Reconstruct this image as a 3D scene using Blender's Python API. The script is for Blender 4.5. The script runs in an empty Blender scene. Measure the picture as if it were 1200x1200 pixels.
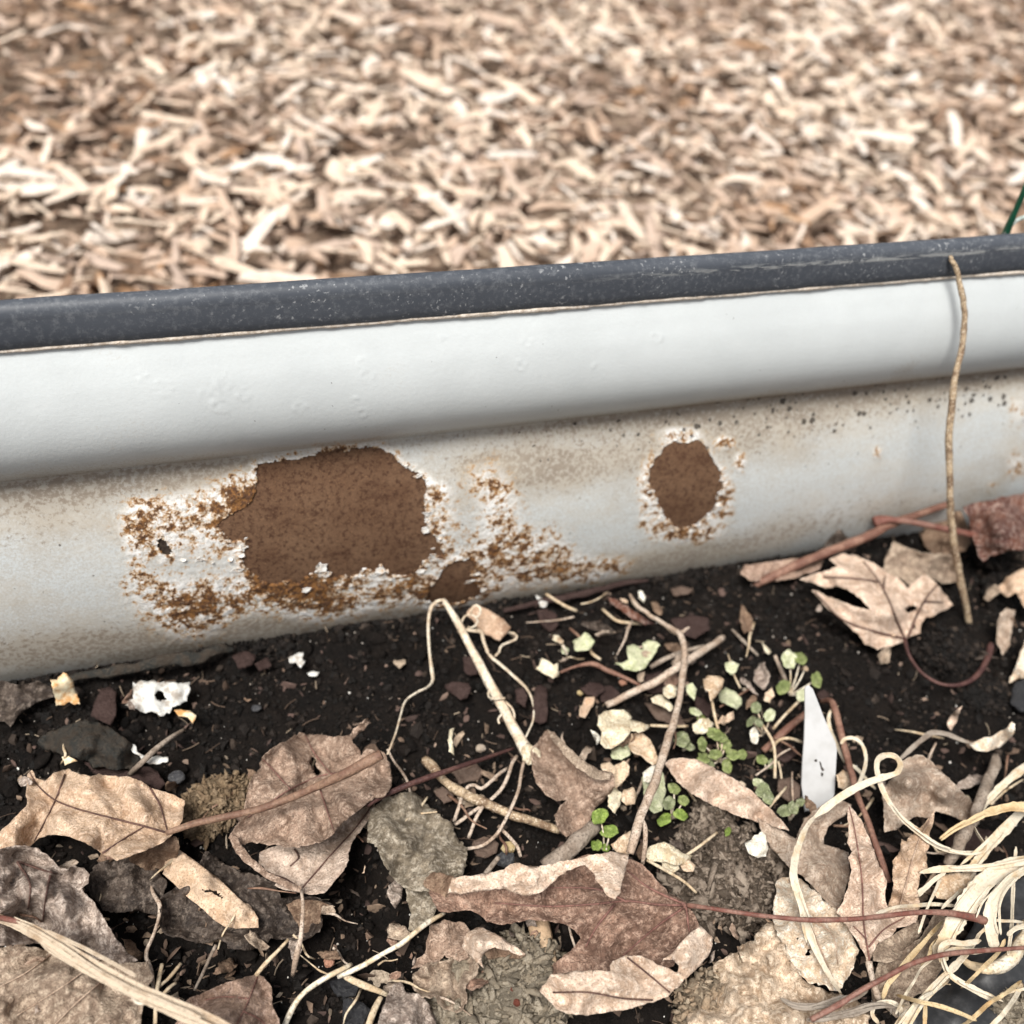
import bpy, bmesh, math, random
import numpy as np
from mathutils import Vector, Matrix
from mathutils.geometry import delaunay_2d_cdt

random.seed(11)
rng = np.random.default_rng(7)
S = bpy.context.scene
COL = S.collection
MM = 0.001

# ------------------------------------------------------------------ camera
T_HALF = 0.5                                   # tan of half the field of view
CAM = np.array([-0.14211, -0.38455, 0.44515])  # metres, bed soil is z = 0, bed wall runs along x at y = 0
R = np.array([[0.95173925, 0.128833, -0.27855783],
              [-0.28961392, 0.67737796, -0.67622693],
              [0.10157086, 0.72426625, 0.68199836]])
cd = bpy.data.cameras.new('camera')
cam = bpy.data.objects.new('camera', cd)
COL.objects.link(cam)
m4 = Matrix.Identity(4)
for i in range(3):
    for j in range(3):
        m4[i][j] = R[i][j]
    m4[i][3] = CAM[i]
cam.matrix_world = m4
cd.sensor_width = 36.0
cd.lens = 18.0 / T_HALF
cd.clip_start = 0.01
cd.clip_end = 200
cd.dof.use_dof = True
cd.dof.focus_distance = 0.435
cd.dof.aperture_fstop = 6.6
S.camera = cam

# ------------------------------------------------------------------ light
W = bpy.data.worlds.new('World')
S.world = W
W.use_nodes = True
wn = W.node_tree.nodes
wl = W.node_tree.links
wn.clear()
sky = wn.new('ShaderNodeTexSky')
sky.sky_type = 'NISHITA'
sky.sun_disc = False
sky.sun_elevation = math.radians(64)
sky.sun_rotation = math.radians(226)
sky.air_density = 1.0
sky.dust_density = 3.0
hsv = wn.new('ShaderNodeHueSaturation')
hsv.inputs['Saturation'].default_value = 0.28
bg = wn.new('ShaderNodeBackground')
bg.inputs['Strength'].default_value = 0.06
wo = wn.new('ShaderNodeOutputWorld')
wl.new(sky.outputs[0], hsv.inputs['Color'])
wl.new(hsv.outputs[0], bg.inputs['Color'])
wl.new(bg.outputs[0], wo.inputs[0])
sd = bpy.data.lights.new('sun', 'SUN')
sd.energy = 3.0
sd.angle = math.radians(22)
sd.color = (1.0, 0.96, 0.9)
sun = bpy.data.objects.new('sun', sd)
COL.objects.link(sun)
_e, _a = math.radians(64), math.radians(226)
sdir = Vector((math.sin(_a) * math.cos(_e), math.cos(_a) * math.cos(_e), math.sin(_e)))
sun.rotation_euler = sdir.to_track_quat('Z', 'Y').to_euler()
sun.location = (0, 0, 3)
S.view_settings.view_transform = 'Standard'
S.view_settings.look = 'None'
S.view_settings.gamma = 1.0
S.view_settings.use_curve_mapping = False
S.view_settings.exposure = 0.85
S.render.engine = 'CYCLES'
S.cycles.max_bounces = 6

# ------------------------------------------------------------------ geometry helpers
def rays(P):
    P = np.atleast_2d(np.asarray(P, float))
    c = np.stack([(P[:, 0] - 600) / 600 * T_HALF, (600 - P[:, 1]) / 600 * T_HALF, -np.ones(len(P))], 1)
    return c @ R.T

def at(P, h):
    """points (x, y of the photograph) -> world, h millimetres above the soil"""
    d = rays(P)
    s = (np.asarray(h) * MM - CAM[2]) / d[:, 2]
    return CAM + d * s[:, None]

def at_y(P, Y):
    d = rays(P)
    s = (np.asarray(Y) - CAM[1]) / d[:, 1]
    return CAM + d * s[:, None]

def project(V):
    c = (V - CAM) @ R
    z = np.maximum(-c[:, 2], 1e-4)
    return np.stack([600 + c[:, 0] / z / T_HALF * 600, 600 - c[:, 1] / z / T_HALF * 600], 1), -c[:, 2]

def _h(i, j, k, seed):
    n = (i * 374761393 + j * 668265263 + k * 2147483647 + seed * 1274126177) & 0xFFFFFFFF
    n = ((n ^ (n >> 13)) * 1274126177) & 0xFFFFFFFF
    n = ((n ^ (n >> 16)) * 2246822519) & 0xFFFFFFFF
    return ((n ^ (n >> 15)) & 0xFFFFFF) / float(0xFFFFFF) * 2 - 1

def noise3(x, y, z, seed=0):
    xi, yi, zi = np.floor(x).astype(np.int64), np.floor(y).astype(np.int64), np.floor(z).astype(np.int64)
    u, v, w = x - xi, y - yi, z - zi
    u, v, w = [t * t * t * (t * (t * 6 - 15) + 10) for t in (u, v, w)]
    r = 0
    for a in (0, 1):
        for b in (0, 1):
            for c in (0, 1):
                r = r + _h(xi + a, yi + b, zi + c, seed) * (u if a else 1 - u) * (v if b else 1 - v) * (w if c else 1 - w)
    return r

def noise2(x, y, seed=0):
    xi, yi = np.floor(x).astype(np.int64), np.floor(y).astype(np.int64)
    u, v = x - xi, y - yi
    u, v = [t * t * t * (t * (t * 6 - 15) + 10) for t in (u, v)]
    r = 0
    for a in (0, 1):
        for b in (0, 1):
            r = r + _h(xi + a, yi + b, np.zeros_like(xi), seed) * (u if a else 1 - u) * (v if b else 1 - v)
    return r

def fbm2(x, y, seed=0, octv=3, gain=0.5):
    x = np.asarray(x, float); y = np.asarray(y, float)
    r, a, s = 0, 1.0, 0
    for o in range(octv):
        r = r + a * noise2(x * 2 ** o + 17.3 * o, y * 2 ** o - 9.1 * o, seed + o)
        s += a
        a *= gain
    return r / s

def fbm3(V, seed=0, octv=3, gain=0.5):
    r, a, s = 0, 1.0, 0
    for o in range(octv):
        q = V * 2 ** o + 13.7 * o
        r = r + a * noise3(q[:, 0], q[:, 1], q[:, 2], seed + o)
        s += a
        a *= gain
    return r / s

def mk_mesh(name, V, Fs, mat=None, smooth=True, attrs=None):
    me = bpy.data.meshes.new(name)
    if not isinstance(Fs, (list, tuple)):
        Fs = [Fs]
    Fs = [np.asarray(f, dtype=np.int32) for f in Fs if len(f)]
    V = np.asarray(V, dtype=np.float32)
    tot = np.concatenate([np.full(len(f), f.shape[1], np.int32) for f in Fs])
    loops = np.concatenate([f.ravel() for f in Fs])
    me.vertices.add(len(V)); me.vertices.foreach_set('co', V.ravel())
    me.loops.add(len(loops)); me.loops.foreach_set('vertex_index', loops)
    me.polygons.add(len(tot))
    me.polygons.foreach_set('loop_start', np.concatenate([[0], np.cumsum(tot)[:-1]]).astype(np.int32))
    me.polygons.foreach_set('use_smooth', np.full(len(tot), smooth))
    me.update(calc_edges=True)
    for k, a in (attrs or {}).items():
        t = me.attributes.new(k, 'FLOAT', 'POINT')
        t.data.foreach_set('value', np.asarray(a, np.float32))
    if mat:
        me.materials.append(mat)
    return me

def link(name, me, parent=None, loc=None):
    o = bpy.data.objects.new(name, me)
    COL.objects.link(o)
    if parent is not None:
        o.parent = parent
    if loc is not None:
        o.location = loc
    return o

def tag(o, label=None, cat=None, group=None, kind=None):
    if label: o['label'] = label
    if cat: o['category'] = cat
    if group: o['group'] = group
    if kind: o['kind'] = kind
    return o

def root(name, label, cat, loc, group=None):
    o = link(name, None, None, loc)
    o.empty_display_size = 0.01
    return tag(o, label, cat, group)

def poly_dist(P, poly, closed=True):
    """distance of points to a polyline"""
    A = np.asarray(poly, float)
    B = np.roll(A, -1, 0) if closed else A[1:]
    A = A if closed else A[:-1]
    d = np.full(len(P), 1e9)
    for a, b in zip(A, B):
        ab = b - a
        t = np.clip(((P - a) @ ab) / max(ab @ ab, 1e-9), 0, 1)
        d = np.minimum(d, np.hypot(*(P - a - t[:, None] * ab).T))
    return d

def inside(P, poly):
    A = np.asarray(poly, float)
    B = np.roll(A, -1, 0)
    c = np.zeros(len(P), bool)
    for a, b in zip(A, B):
        if a[1] == b[1]:
            continue
        k = ((a[1] > P[:, 1]) != (b[1] > P[:, 1])) & (P[:, 0] < (b[0] - a[0]) * (P[:, 1] - a[1]) / (b[1] - a[1]) + a[0])
        c ^= k
    return c

def sdf(P, poly):
    d = poly_dist(P, poly)
    return np.where(inside(P, poly), -d, d)

def spline(K, n):
    """Catmull-Rom through the rows of K"""
    K = np.asarray(K, float)
    if len(K) == 2:
        return K[0] + (K[1] - K[0]) * np.linspace(0, 1, n)[:, None]
    E = np.vstack([2 * K[0] - K[1], K, 2 * K[-1] - K[-2]])
    t = np.linspace(0, len(K) - 1 - 1e-9, n)
    i = t.astype(int)
    f = (t - i)[:, None]
    a, b, c, d = E[i], E[i + 1], E[i + 2], E[i + 3]
    return 0.5 * (2 * b + (c - a) * f + (2 * a - 5 * b + 4 * c - d) * f ** 2 + (3 * b - a - 3 * c + d) * f ** 3)

_sd = [0]
def nseed():
    _sd[0] += 17
    return _sd[0]

# ------------------------------------------------------------------ materials
class NT:
    def __init__(s, name, rough=0.8, spec=0.3):
        s.m = bpy.data.materials.new(name)
        s.m.use_nodes = True
        s.t = s.m.node_tree
        s.b = s.t.nodes['Principled BSDF']
        s.b.inputs['Roughness'].default_value = rough
        s.b.inputs['Specular IOR Level'].default_value = spec
        s.co = s.t.nodes.new('ShaderNodeTexCoord')
    def n(s, typ, **kw):
        o = s.t.nodes.new(typ)
        for k, v in kw.items():
            setattr(o, k, v)
        return o
    def l(s, a, b):
        s.t.links.new(a, b)
    def noise(s, scale, detail=4, rough=0.6, vec=None, stretch=None, dist=0.0):
        o = s.n('ShaderNodeTexNoise')
        o.inputs['Scale'].default_value = scale
        o.inputs['Detail'].default_value = detail
        o.inputs['Roughness'].default_value = rough
        o.inputs['Distortion'].default_value = dist
        v = vec or s.co.outputs['Object']
        if stretch:
            mp = s.n('ShaderNodeMapping')
            mp.inputs['Scale'].default_value = stretch
            s.l(v, mp.inputs[0]); v = mp.outputs[0]
        s.l(v, o.inputs['Vector'])
        return o.outputs[0]
    def vor(s, scale, feature='F1', rnd=1.0):
        o = s.n('ShaderNodeTexVoronoi', feature=feature)
        o.inputs['Scale'].default_value = scale
        o.inputs['Randomness'].default_value = rnd
        s.l(s.co.outputs['Object'], o.inputs['Vector'])
        return o
    def ramp(s, fac, stops, interp='LINEAR'):
        o = s.n('ShaderNodeValToRGB')
        o.color_ramp.interpolation = interp
        el = o.color_ramp.elements
        while len(el) < len(stops):
            el.new(0.5)
        for e, (p, c) in zip(el, stops):
            e.position = p
            e.color = (c, c, c, 1) if isinstance(c, (int, float)) else (*c, 1)
        s.l(fac, o.inputs[0])
        return o.outputs[0]
    def mix(s, fac, a, b, mode='MIX'):
        o = s.n('ShaderNodeMix', data_type='RGBA', blend_type=mode)
        for sock, v in ((o.inputs[0], fac), (o.inputs[6], a), (o.inputs[7], b)):
            if isinstance(v, (int, float)):
                sock.default_value = v
            elif isinstance(v, tuple):
                sock.default_value = (*v, 1)
            else:
                s.l(v, sock)
        return o.outputs[2]
    def math(s, op, a, b=None, clamp=False):
        o = s.n('ShaderNodeMath', operation=op, use_clamp=clamp)
        for sock, v in ((o.inputs[0], a), (o.inputs[1], b)):
            if v is None: continue
            if isinstance(v, (int, float)): sock.default_value = v
            else: s.l(v, sock)
        return o.outputs[0]
    def attr(s, name):
        o = s.n('ShaderNodeAttribute')
        o.attribute_name = name
        return o.outputs['Fac']
    def rnd(s):
        return s.n('ShaderNodeObjectInfo').outputs['Random']
    def bump(s, h, strength, dist, prev=None):
        o = s.n('ShaderNodeBump')
        o.inputs['Strength'].default_value = strength
        o.inputs['Distance'].default_value = dist
        s.l(h, o.inputs['Height'])
        if prev: s.l(prev, o.inputs['Normal'])
        return o.outputs[0]
    def out(s, col=None, normal=None, rough=None):
        if col is not None: s.l(col, s.b.inputs['Base Color'])
        if normal is not None: s.l(normal, s.b.inputs['Normal'])
        if rough is not None: s.l(rough, s.b.inputs['Roughness'])
        return s.m

def sc(c, k):
    return tuple(min(0.95, x * k) for x in c)

def leaf_mat(name, base, blotch=None, edge=None, spots=0.5, rough=0.75, cells=1.0, var=1.0, gain=1.0):
    """dry leaf: mottled, fine vein net, dark freckles"""
    k = NT(name, rough, 0.25)
    grey = lambda c_: tuple(0.90 * x + 0.10 * (0.3 * c_[0] + 0.6 * c_[1] + 0.1 * c_[2]) for x in c_)
    base, blotch, edge = sc(grey(base), 1.22 * gain), sc(grey(blotch), 1.05 * gain), sc(grey(edge), 1.25 * gain)
    blotch = blotch or sc(base, 0.55)
    edge = edge or sc(base, 1.35)
    n0 = k.noise(28, 3, 0.6)
    n1 = k.noise(75, 6, 0.7, dist=0.6)
    n2 = k.noise(330, 5, 0.75)
    n3 = k.noise(1100, 3, 0.65)
    c = k.mix(k.ramp(n1, [(0.43, 0), (0.58, 0.9)]), base, blotch)
    c = k.mix(k.ramp(n0, [(0.48, 0), (0.62, 0.45)]), c, sc(blotch, 0.8))
    c = k.mix(k.ramp(n2, [(0.48, 0), (0.60, 0.75 * var)]), c, edge)
    c = k.mix(k.ramp(n3, [(0.50, 0), (0.64, 0.7 * var)]), c, sc(blotch, 0.6))
    v = k.vor(520, 'DISTANCE_TO_EDGE')
    v2 = k.vor(1500, 'DISTANCE_TO_EDGE')
    net = k.math('ADD', k.ramp(v.outputs['Distance'], [(0.0, 0.8), (0.10, 0)]), k.ramp(v2.outputs['Distance'], [(0.0, 0.5), (0.12, 0)]), True)
    c = k.mix(k.math('MULTIPLY', net, 0.38 * cells), c, sc(blotch, 0.55))
    sp = k.vor(210)
    spn = k.ramp(sp.outputs['Distance'], [(0.06, 1), (0.2, 0)])
    gate = k.ramp(k.noise(90, 2), [(0.48, 0), (0.56, 1)])
    c = k.mix(k.math('MULTIPLY', k.math('MULTIPLY', spn, gate), spots), c, sc(blotch, 0.22))
    vn = k.attr('vein')
    c = k.mix(k.math('MULTIPLY', vn, 0.6), c, sc(blotch, 0.55))
    b = k.bump(n2, 0.9, 0.0016)
    b = k.bump(v.outputs['Distance'], 0.6 * cells, 0.0008, b)
    b = k.bump(n3, 0.5, 0.0005, b)
    return k.out(c, b)

def stem_mat(name, c1, c2, rough=0.7, scale=300, spots=None):
    k = NT(name, rough, 0.3)
    n1 = k.noise(scale * 0.35, 4, 0.65)
    n2 = k.noise(scale * 2.5, 3, 0.6)
    c = k.mix(k.ramp(n1, [(0.43, 0), (0.57, 1)]), c1, c2)
    c = k.mix(k.ramp(n2, [(0.50, 0), (0.66, 0.75)]), c, sc(c2, 0.5))
    if spots:
        c = k.mix(k.ramp(k.noise(scale * 4, 2, 0.5, stretch=(1, 1, 1)), [(0.58, 0), (0.66, 0.9)]), c, spots)
    b = k.bump(n2, 0.9, 0.0008)
    return k.out(c, b)

def lump_mat(name, c1, c2, c3, rough=0.95, scale=300):
    k = NT(name, rough, 0.12)
    n1 = k.noise(scale * 0.4, 4, 0.65)
    n2 = k.noise(scale * 2, 4, 0.7)
    n4 = k.attr('tint')
    c = k.mix(k.ramp(n1, [(0.43, 0), (0.57, 1)]), c1, c2)
    c = k.mix(k.ramp(n2, [(0.5, 0), (0.62, 1)]), c, c3)
    c = k.mix(k.ramp(n4, [(0.5, 0), (1.0, 0.75)]), c, sc(c3, 1.35))
    c = k.mix(k.ramp(n4, [(0.0, 0.7), (0.25, 0)]), c, sc(c1, 0.35))
    b = k.bump(n2, 1.0, 0.0018)
    return k.out(c, b)

# ------------------------------------------------------------------ setting: mulch ground and bed soil
GZ = -0.11
def soil_material():
    k = NT('soil', 0.75, 0.15)
    n1 = k.noise(60, 5, 0.6)
    n2 = k.noise(700, 5, 0.7)
    c = k.mix(k.ramp(n1, [(0.35, 0), (0.65, 1)]), (0.004, 0.0033, 0.003), (0.011, 0.008, 0.0063))
    c = k.mix(k.ramp(n2, [(0.5, 0), (0.75, 0.8)]), c, (0.024, 0.018, 0.015))
    b = k.bump(n2, 1.0, 0.002)
    b = k.bump(k.noise(2200, 3, 0.6), 0.6, 0.0006, b)
    return k.out(c, b)
M_SOIL = soil_material()

HOLLOWS = [(425, 1040, 34, 16), (480, 1100, 40, 8), (70, 1000, 30, 10), (150, 1040, 30, 9), (660, 1100, 26, 12), (1005, 720, 40, 6),
           (1130, 890, 40, 8), (1060, 800, 60, -4), (1000, 660, 60, -5), (500, 780, 120, -2), (1100, 630, 60, -9), (900, 690, 50, -4)]
def soil_h(x, y):
    h = 4.2 * fbm2(x * 34, y * 34, 5, 3) + 3.4 * fbm2(x * 120, y * 120, 9, 3, 0.6) + 1.6 * np.abs(fbm2(x * 400, y * 400, 21, 2))
    for px, py, r, d in HOLLOWS:
        c = at([(px, py)], 0)[0]
        rr = r * 0.0004
        h = h - d * np.exp(-((x - c[0]) ** 2 + (y - c[1]) ** 2) / (2 * rr * rr))
    return h * MM

def grid(xs, ys, zf):
    X, Y = np.meshgrid(xs, ys)
    V = np.stack([X.ravel(), Y.ravel(), zf(X.ravel(), Y.ravel())], 1)
    nx, ny = len(xs), len(ys)
    i = np.arange((ny - 1) * nx).reshape(ny - 1, nx)[:, :-1].ravel()
    return V, np.stack([i, i + 1, i + nx + 1, i + nx], 1)

xs = np.concatenate([np.arange(-0.9, -0.31, 0.015), np.arange(-0.31, 0.44, 0.0018), np.arange(0.44, 1.2, 0.015)])
ys = np.concatenate([np.arange(-0.8, -0.36, 0.015), np.arange(-0.36, -0.002, 0.0018)])
V, F = grid(xs, ys, soil_h)
tag(link('soil', mk_mesh('soil', V, F, M_SOIL)), 'dark crumbly potting soil filling the raised bed', None, None, 'structure')

def ico(sub):
    bm = bmesh.new()
    bmesh.ops.create_icosphere(bm, subdivisions=sub, radius=1.0)
    V = np.array([v.co[:] for v in bm.verts])
    F = np.array([[v.index for v in f.verts] for f in bm.faces])
    bm.free()
    return V, F
ICO1, ICO2, ICO3, ICO4, ICO5 = [ico(k) for k in (1, 2, 3, 4, 5)]

def rot_rand(n):
    q = rng.normal(size=(n, 4)); q /= np.linalg.norm(q, axis=1)[:, None]
    w, x, y, z = q.T
    return np.stack([np.stack([1 - 2 * (y * y + z * z), 2 * (x * y - z * w), 2 * (x * z + y * w)], 1),
                     np.stack([2 * (x * y + z * w), 1 - 2 * (x * x + z * z), 2 * (y * z - x * w)], 1),
                     np.stack([2 * (x * z - y * w), 2 * (y * z + x * w), 1 - 2 * (x * x + y * y)], 1)], 1)

def scatter(C, size, base=ICO1, jit=0.3, squash=(1, 1, 0.8)):
    """many small lumps as one vertex/face array"""
    bv, bf = base
    n = len(C)
    Rm = rot_rand(n)
    L = bv[None] * (1 + jit * rng.uniform(-1, 1, (n, len(bv), 1))) * np.array(squash) * (0.75 + 0.5 * rng.random((n, 1, 3)))
    L = np.einsum('nij,nkj->nki', Rm, L) * size[:, None, None] + C[:, None]
    Fq = bf[None] + (np.arange(n) * len(bv))[:, None, None]
    return L.reshape(-1, 3), Fq.reshape(-1, bf.shape[1])

def in_view(V, mx=60, top=-80, bot=1300):
    p, z = project(V)
    return (z > 0.05) & (p[:, 0] > -mx) & (p[:, 0] < 1200 + mx) & (p[:, 1] > top) & (p[:, 1] < bot)

def crumb_points(n, xr=(-0.29, 0.42), yr=(-0.34, -0.012)):
    x = rng.uniform(*xr, n); y = rng.uniform(*yr, n)
    P = np.stack([x, y, soil_h(x, y)], 1)
    return P[in_view(P, 40, 500, 1260)]

P = crumb_points(44000)
sz = np.clip(np.exp(rng.normal(-0.1, 0.62, len(P))), 0.3, 4.6) * 0.75 * MM
keep = fbm2(P[:, 0] * 60, P[:, 1] * 60, 3, 2) > -0.45
P, sz = P[keep], sz[keep]
P[:, 2] += sz * 0.35
V, F = scatter(P, sz, ICO1, 0.42)
crumb_v = np.repeat(rng.random(len(P)), len(ICO1[0]))
def crumb_material():
    k = NT('soil_crumb', 0.6, 0.22)
    n2 = k.noise(1500, 3, 0.7)
    t = k.ramp(k.attr('tint'), [(0.0, (0.003, 0.0026, 0.0022)), (0.6, (0.008, 0.006, 0.005)), (0.93, (0.02, 0.0145, 0.0115)), (1.0, (0.065, 0.048, 0.037))])
    c = k.mix(k.ramp(n2, [(0.5, 0), (0.75, 0.5)]), t, (0.03, 0.023, 0.019))
    return k.out(c, k.bump(n2, 0.9, 0.0008))
M_CRUMB = crumb_material()
tag(link('soil_crumbs', mk_mesh('soil_crumbs', V, F, M_CRUMB, False, {'tint': crumb_v})), 'loose dark crumbs of potting soil', None, None, 'stuff')

nW = 5200
xw = rng.uniform(-0.28, 0.43, nW); dw = np.abs(rng.normal(0, 0.005, nW))
hw = (2.5 + 6.5 * fbm2(xw * 22, xw * 0, 61, 4) + 2.5 * fbm2(xw * 120, xw * 0, 62, 2)) * MM
zw = np.maximum(hw - dw * 0.9, -0.002)
yw = -0.0165 - np.clip(zw, 0, .02) * 0.26 - dw
P = np.stack([xw, yw, zw * rng.uniform(.35, 1, nW) + 0.0012], 1)
sz = np.clip(np.exp(rng.normal(0.0, 0.6, nW)), 0.3, 4.2) * 0.8 * MM
V, F = scatter(P, sz, ICO1, 0.42)
tag(link('wall_foot_crumbs', mk_mesh('wall_foot_crumbs', V, F, M_CRUMB, False, {'tint': np.repeat(rng.random(nW), 12)})), 'dark soil crumbs piled along the foot of the wall', None, None, 'stuff')
P = crumb_points(1900)
keep = fbm2(P[:, 0] * 26, P[:, 1] * 26, 71, 3) > -0.12
P = P[keep]
nC = len(P)
sz = np.clip(np.exp(rng.normal(0.75, 0.42, nC)), 1.0, 5.2) * MM
P[:, 2] += sz * .15
bv, bf = ICO2
V, F = scatter(P, sz, ICO2, .16, (1.15, 1, .75))
V = V + 0.45 * MM * np.stack([fbm3(V * 900, 3, 2), fbm3(V * 900, 13, 2), fbm3(V * 900, 23, 2)], 1)
tag(link('soil_clumps', mk_mesh('soil_clumps', V, F, M_SOIL, False)), 'small lumps of dark soil on the bed', None, None, 'stuff')
P = crumb_points(1500)
sz = np.clip(np.exp(rng.normal(-0.8, 0.45, len(P))), 0.2, 1.1) * 0.62 * MM
P[:, 2] += 0.8 * MM
V, F = scatter(P, sz)
k = NT('perlite', 0.8, 0.3)
M_PERL = k.out(k.ramp(k.attr('tint'), [(0, (0.25, 0.2, 0.15)), (0.5, (0.5, 0.45, 0.4)), (1, (0.75, 0.74, 0.7))]))
tag(link('perlite_specks', mk_mesh('perlite_specks', V, F, M_PERL, False, {'tint': np.repeat(rng.random(len(P)), 12)})), 'tiny pale specks of grit in the soil', None, None, 'stuff')

# mulch ground beyond the bed
def ground_material():
    k = NT('mulch_ground', 0.95, 0.1)
    n1 = k.noise(18, 6, 0.7); n2 = k.noise(75, 5, 0.75)
    c = k.mix(k.ramp(n1, [(0.35, 0), (0.65, 1)]), (0.17, 0.115, 0.08), (0.27, 0.19, 0.14))
    c = k.mix(k.ramp(n2, [(0.45, 0), (0.65, 1)]), c, (0.46, 0.36, 0.27))
    return k.out(c, k.bump(n2, 1.0, 0.012))
V, F = grid(np.linspace(-15, 25, 60), np.concatenate([[-8, -4], np.linspace(-1.5, 30, 60)]), lambda x, y: np.full_like(x, GZ - 0.012))
tag(link('mulch_ground', mk_mesh('mulch_ground', V, F, ground_material())), 'ground of the path under the wood chip mulch', None, None, 'structure')

def chip_material(name, ca, cb, cc):
    k = NT(name, 0.85, 0.15)
    r = k.math('FRACT', k.math('ADD', k.rnd(), k.attr('tint')))
    c = k.ramp(r, [(0.0, ca), (0.5, cb), (1.0, cc)])
    n = k.noise(90, 4, 0.65)
    c = k.mix(k.ramp(n, [(0.4, 0), (0.7, 0.5)]), c, sc(cb, 0.55))
    return k.out(c, k.bump(k.noise(350, 3, 0.6), 0.6, 0.002))
CHIP_M = {'pale': chip_material('chip_pale', (0.77, 0.64, 0.51), (0.66, 0.525, 0.41), (0.79, 0.72, 0.65)),
          'tan': chip_material('chip_tan', (0.52, 0.375, 0.275), (0.57, 0.43, 0.335), (0.49, 0.385, 0.32)),
          'brown': chip_material('chip_brown', (0.34, 0.215, 0.14), (0.22, 0.15, 0.11), (0.40, 0.24, 0.135))}

def chip_local(kind, seed):
    """elongated splinter: rings of 5 along a bent axis"""
    r = np.random.default_rng(seed)
    if kind == 'long':   L, w, t, bend, n = r.uniform(46, 78), r.uniform(9, 16), r.uniform(3, 6), r.uniform(-4, 4), 4
    elif kind == 'curled': L, w, t, bend, n = r.uniform(34, 52), r.uniform(10, 17), r.uniform(3, 5), r.uniform(3, 7) * r.choice([-1, 1]), 4
    else: L, w, t, bend, n = r.uniform(22, 42), r.uniform(13, 24), r.uniform(6, 11), r.uniform(-3, 3), 4
    V = []
    for i in range(n):
        u = i / (n - 1) * 2 - 1
        taper = (1 - 0.3 * abs(u) ** 4) * r.uniform(0.8, 1.15)
        cx, cy, cz = u * L / 2, bend * (u * u - 0.4), r.uniform(-1, 1) + (bend * 0.35) * (u * u - .3)
        for a in range(5):
            th = a / 5 * math.tau + 0.3
            V.append((cx + r.uniform(-1, 1) * (6 if i in (0, n - 1) else 1), cy + math.cos(th) * w / 2 * taper * r.uniform(.85, 1.15), cz + math.sin(th) * t / 2 * taper))
    Fq, Ft = [], []
    for i in range(n - 1):
        for a in range(5):
            p, q = i * 5 + a, i * 5 + (a + 1) % 5
            Fq.append((p, q, q + 5, p + 5))
    for a in (1, 2, 3):
        Ft.append((0, a + 1, a)); e = (n - 1) * 5
        Ft.append((e, e + a, e + a + 1))
    return np.array(V) * MM, np.array(Fq), np.array(Ft)

CHIP_SHAPES = [(kd, chip_local(kd, 100 + i)) for i, kd in enumerate(['long'] * 6 + ['curled'] * 5 + ['chunky'] * 4)]
CHIP_V = {}
NCH = 36000
x = rng.uniform(-0.75, 2.6, NCH); y = rng.uniform(0.03, 2.5, NCH)
P = np.stack([x, y, np.full(NCH, GZ)], 1)
P = P[in_view(P, 160, -260, 470)]
NFAR = 9000                                      # thinner cover where the path goes on beyond the frame
Pf = np.stack([rng.uniform(-1.8, 3.8, NFAR), rng.uniform(0.03, 3.8, NFAR), np.full(NFAR, GZ)], 1)
Pf = Pf[~in_view(Pf, 160, -260, 470)]
n_near = len(P)
P = np.vstack([P, Pf])
n = len(P)
lay = rng.random(n)
P[:, 2] = GZ - 0.006 + 0.036 * lay
yaw = rng.uniform(0, math.tau, n); pit = rng.normal(0, 0.24, n); rol = rng.normal(0, 0.35, n)
shape = rng.choice(len(CHIP_SHAPES), n, p=[0.06] * 6 + [0.056] * 5 + [0.09] * 4)
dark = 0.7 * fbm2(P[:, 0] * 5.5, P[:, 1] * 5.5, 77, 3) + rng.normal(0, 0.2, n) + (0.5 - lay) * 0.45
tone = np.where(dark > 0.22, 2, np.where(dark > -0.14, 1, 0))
scale_c = np.clip(np.exp(rng.normal(-0.6, 0.42, n)), 0.22, 1.15) * np.where(tone == 2, 0.9, 1) * np.where(np.arange(n) < n_near, 1.0, 1.75)
def chip_rot(i):
    return Matrix.Rotation(yaw[i], 3, 'Z') @ Matrix.Rotation(pit[i], 3, 'Y') @ Matrix.Rotation(rol[i], 3, 'X')
pp, zz = project(P)
vis = (pp[:, 0] > 0) & (pp[:, 0] < 1200) & (pp[:, 1] > 0) & (pp[:, 1] < 345 - pp[:, 0] * 0.066) & (lay > 0.5)
Ls = np.array([np.ptp(CHIP_SHAPES[s][1][0][:, 0]) * np.ptp(CHIP_SHAPES[s][1][0][:, 1]) for s in shape]) * scale_c ** 2 / zz ** 2
order = np.argsort(-(Ls * vis * (0.5 + lay)))
single = set(order[:300].tolist())
TONE = ['pale', 'tan', 'brown']
WORD = {('long', 'pale'): 'long bleached splinter of wood lying on the mulch path', ('long', 'tan'): 'long tan splinter of wood lying on the mulch path',
        ('long', 'brown'): 'long brown bark splinter lying on the mulch path', ('curled', 'pale'): 'bent bleached wood shred lying on the mulch path',
        ('curled', 'tan'): 'bent tan wood shred lying on the mulch path', ('curled', 'brown'): 'bent brown bark shred lying on the mulch path',
        ('chunky', 'pale'): 'short thick cream wood chunk lying on the mulch path', ('chunky', 'tan'): 'short thick tan wood chunk lying on the mulch path',
        ('chunky', 'brown'): 'short thick brown bark chunk lying on the mulch path'}
acc = {t: ([], [], [], [], 0) for t in TONE}
accV, accQ, accT, accA, accN = {t: [] for t in TONE}, {t: [] for t in TONE}, {t: [] for t in TONE}, {t: [] for t in TONE}, {t: 0 for t in TONE}
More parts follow.
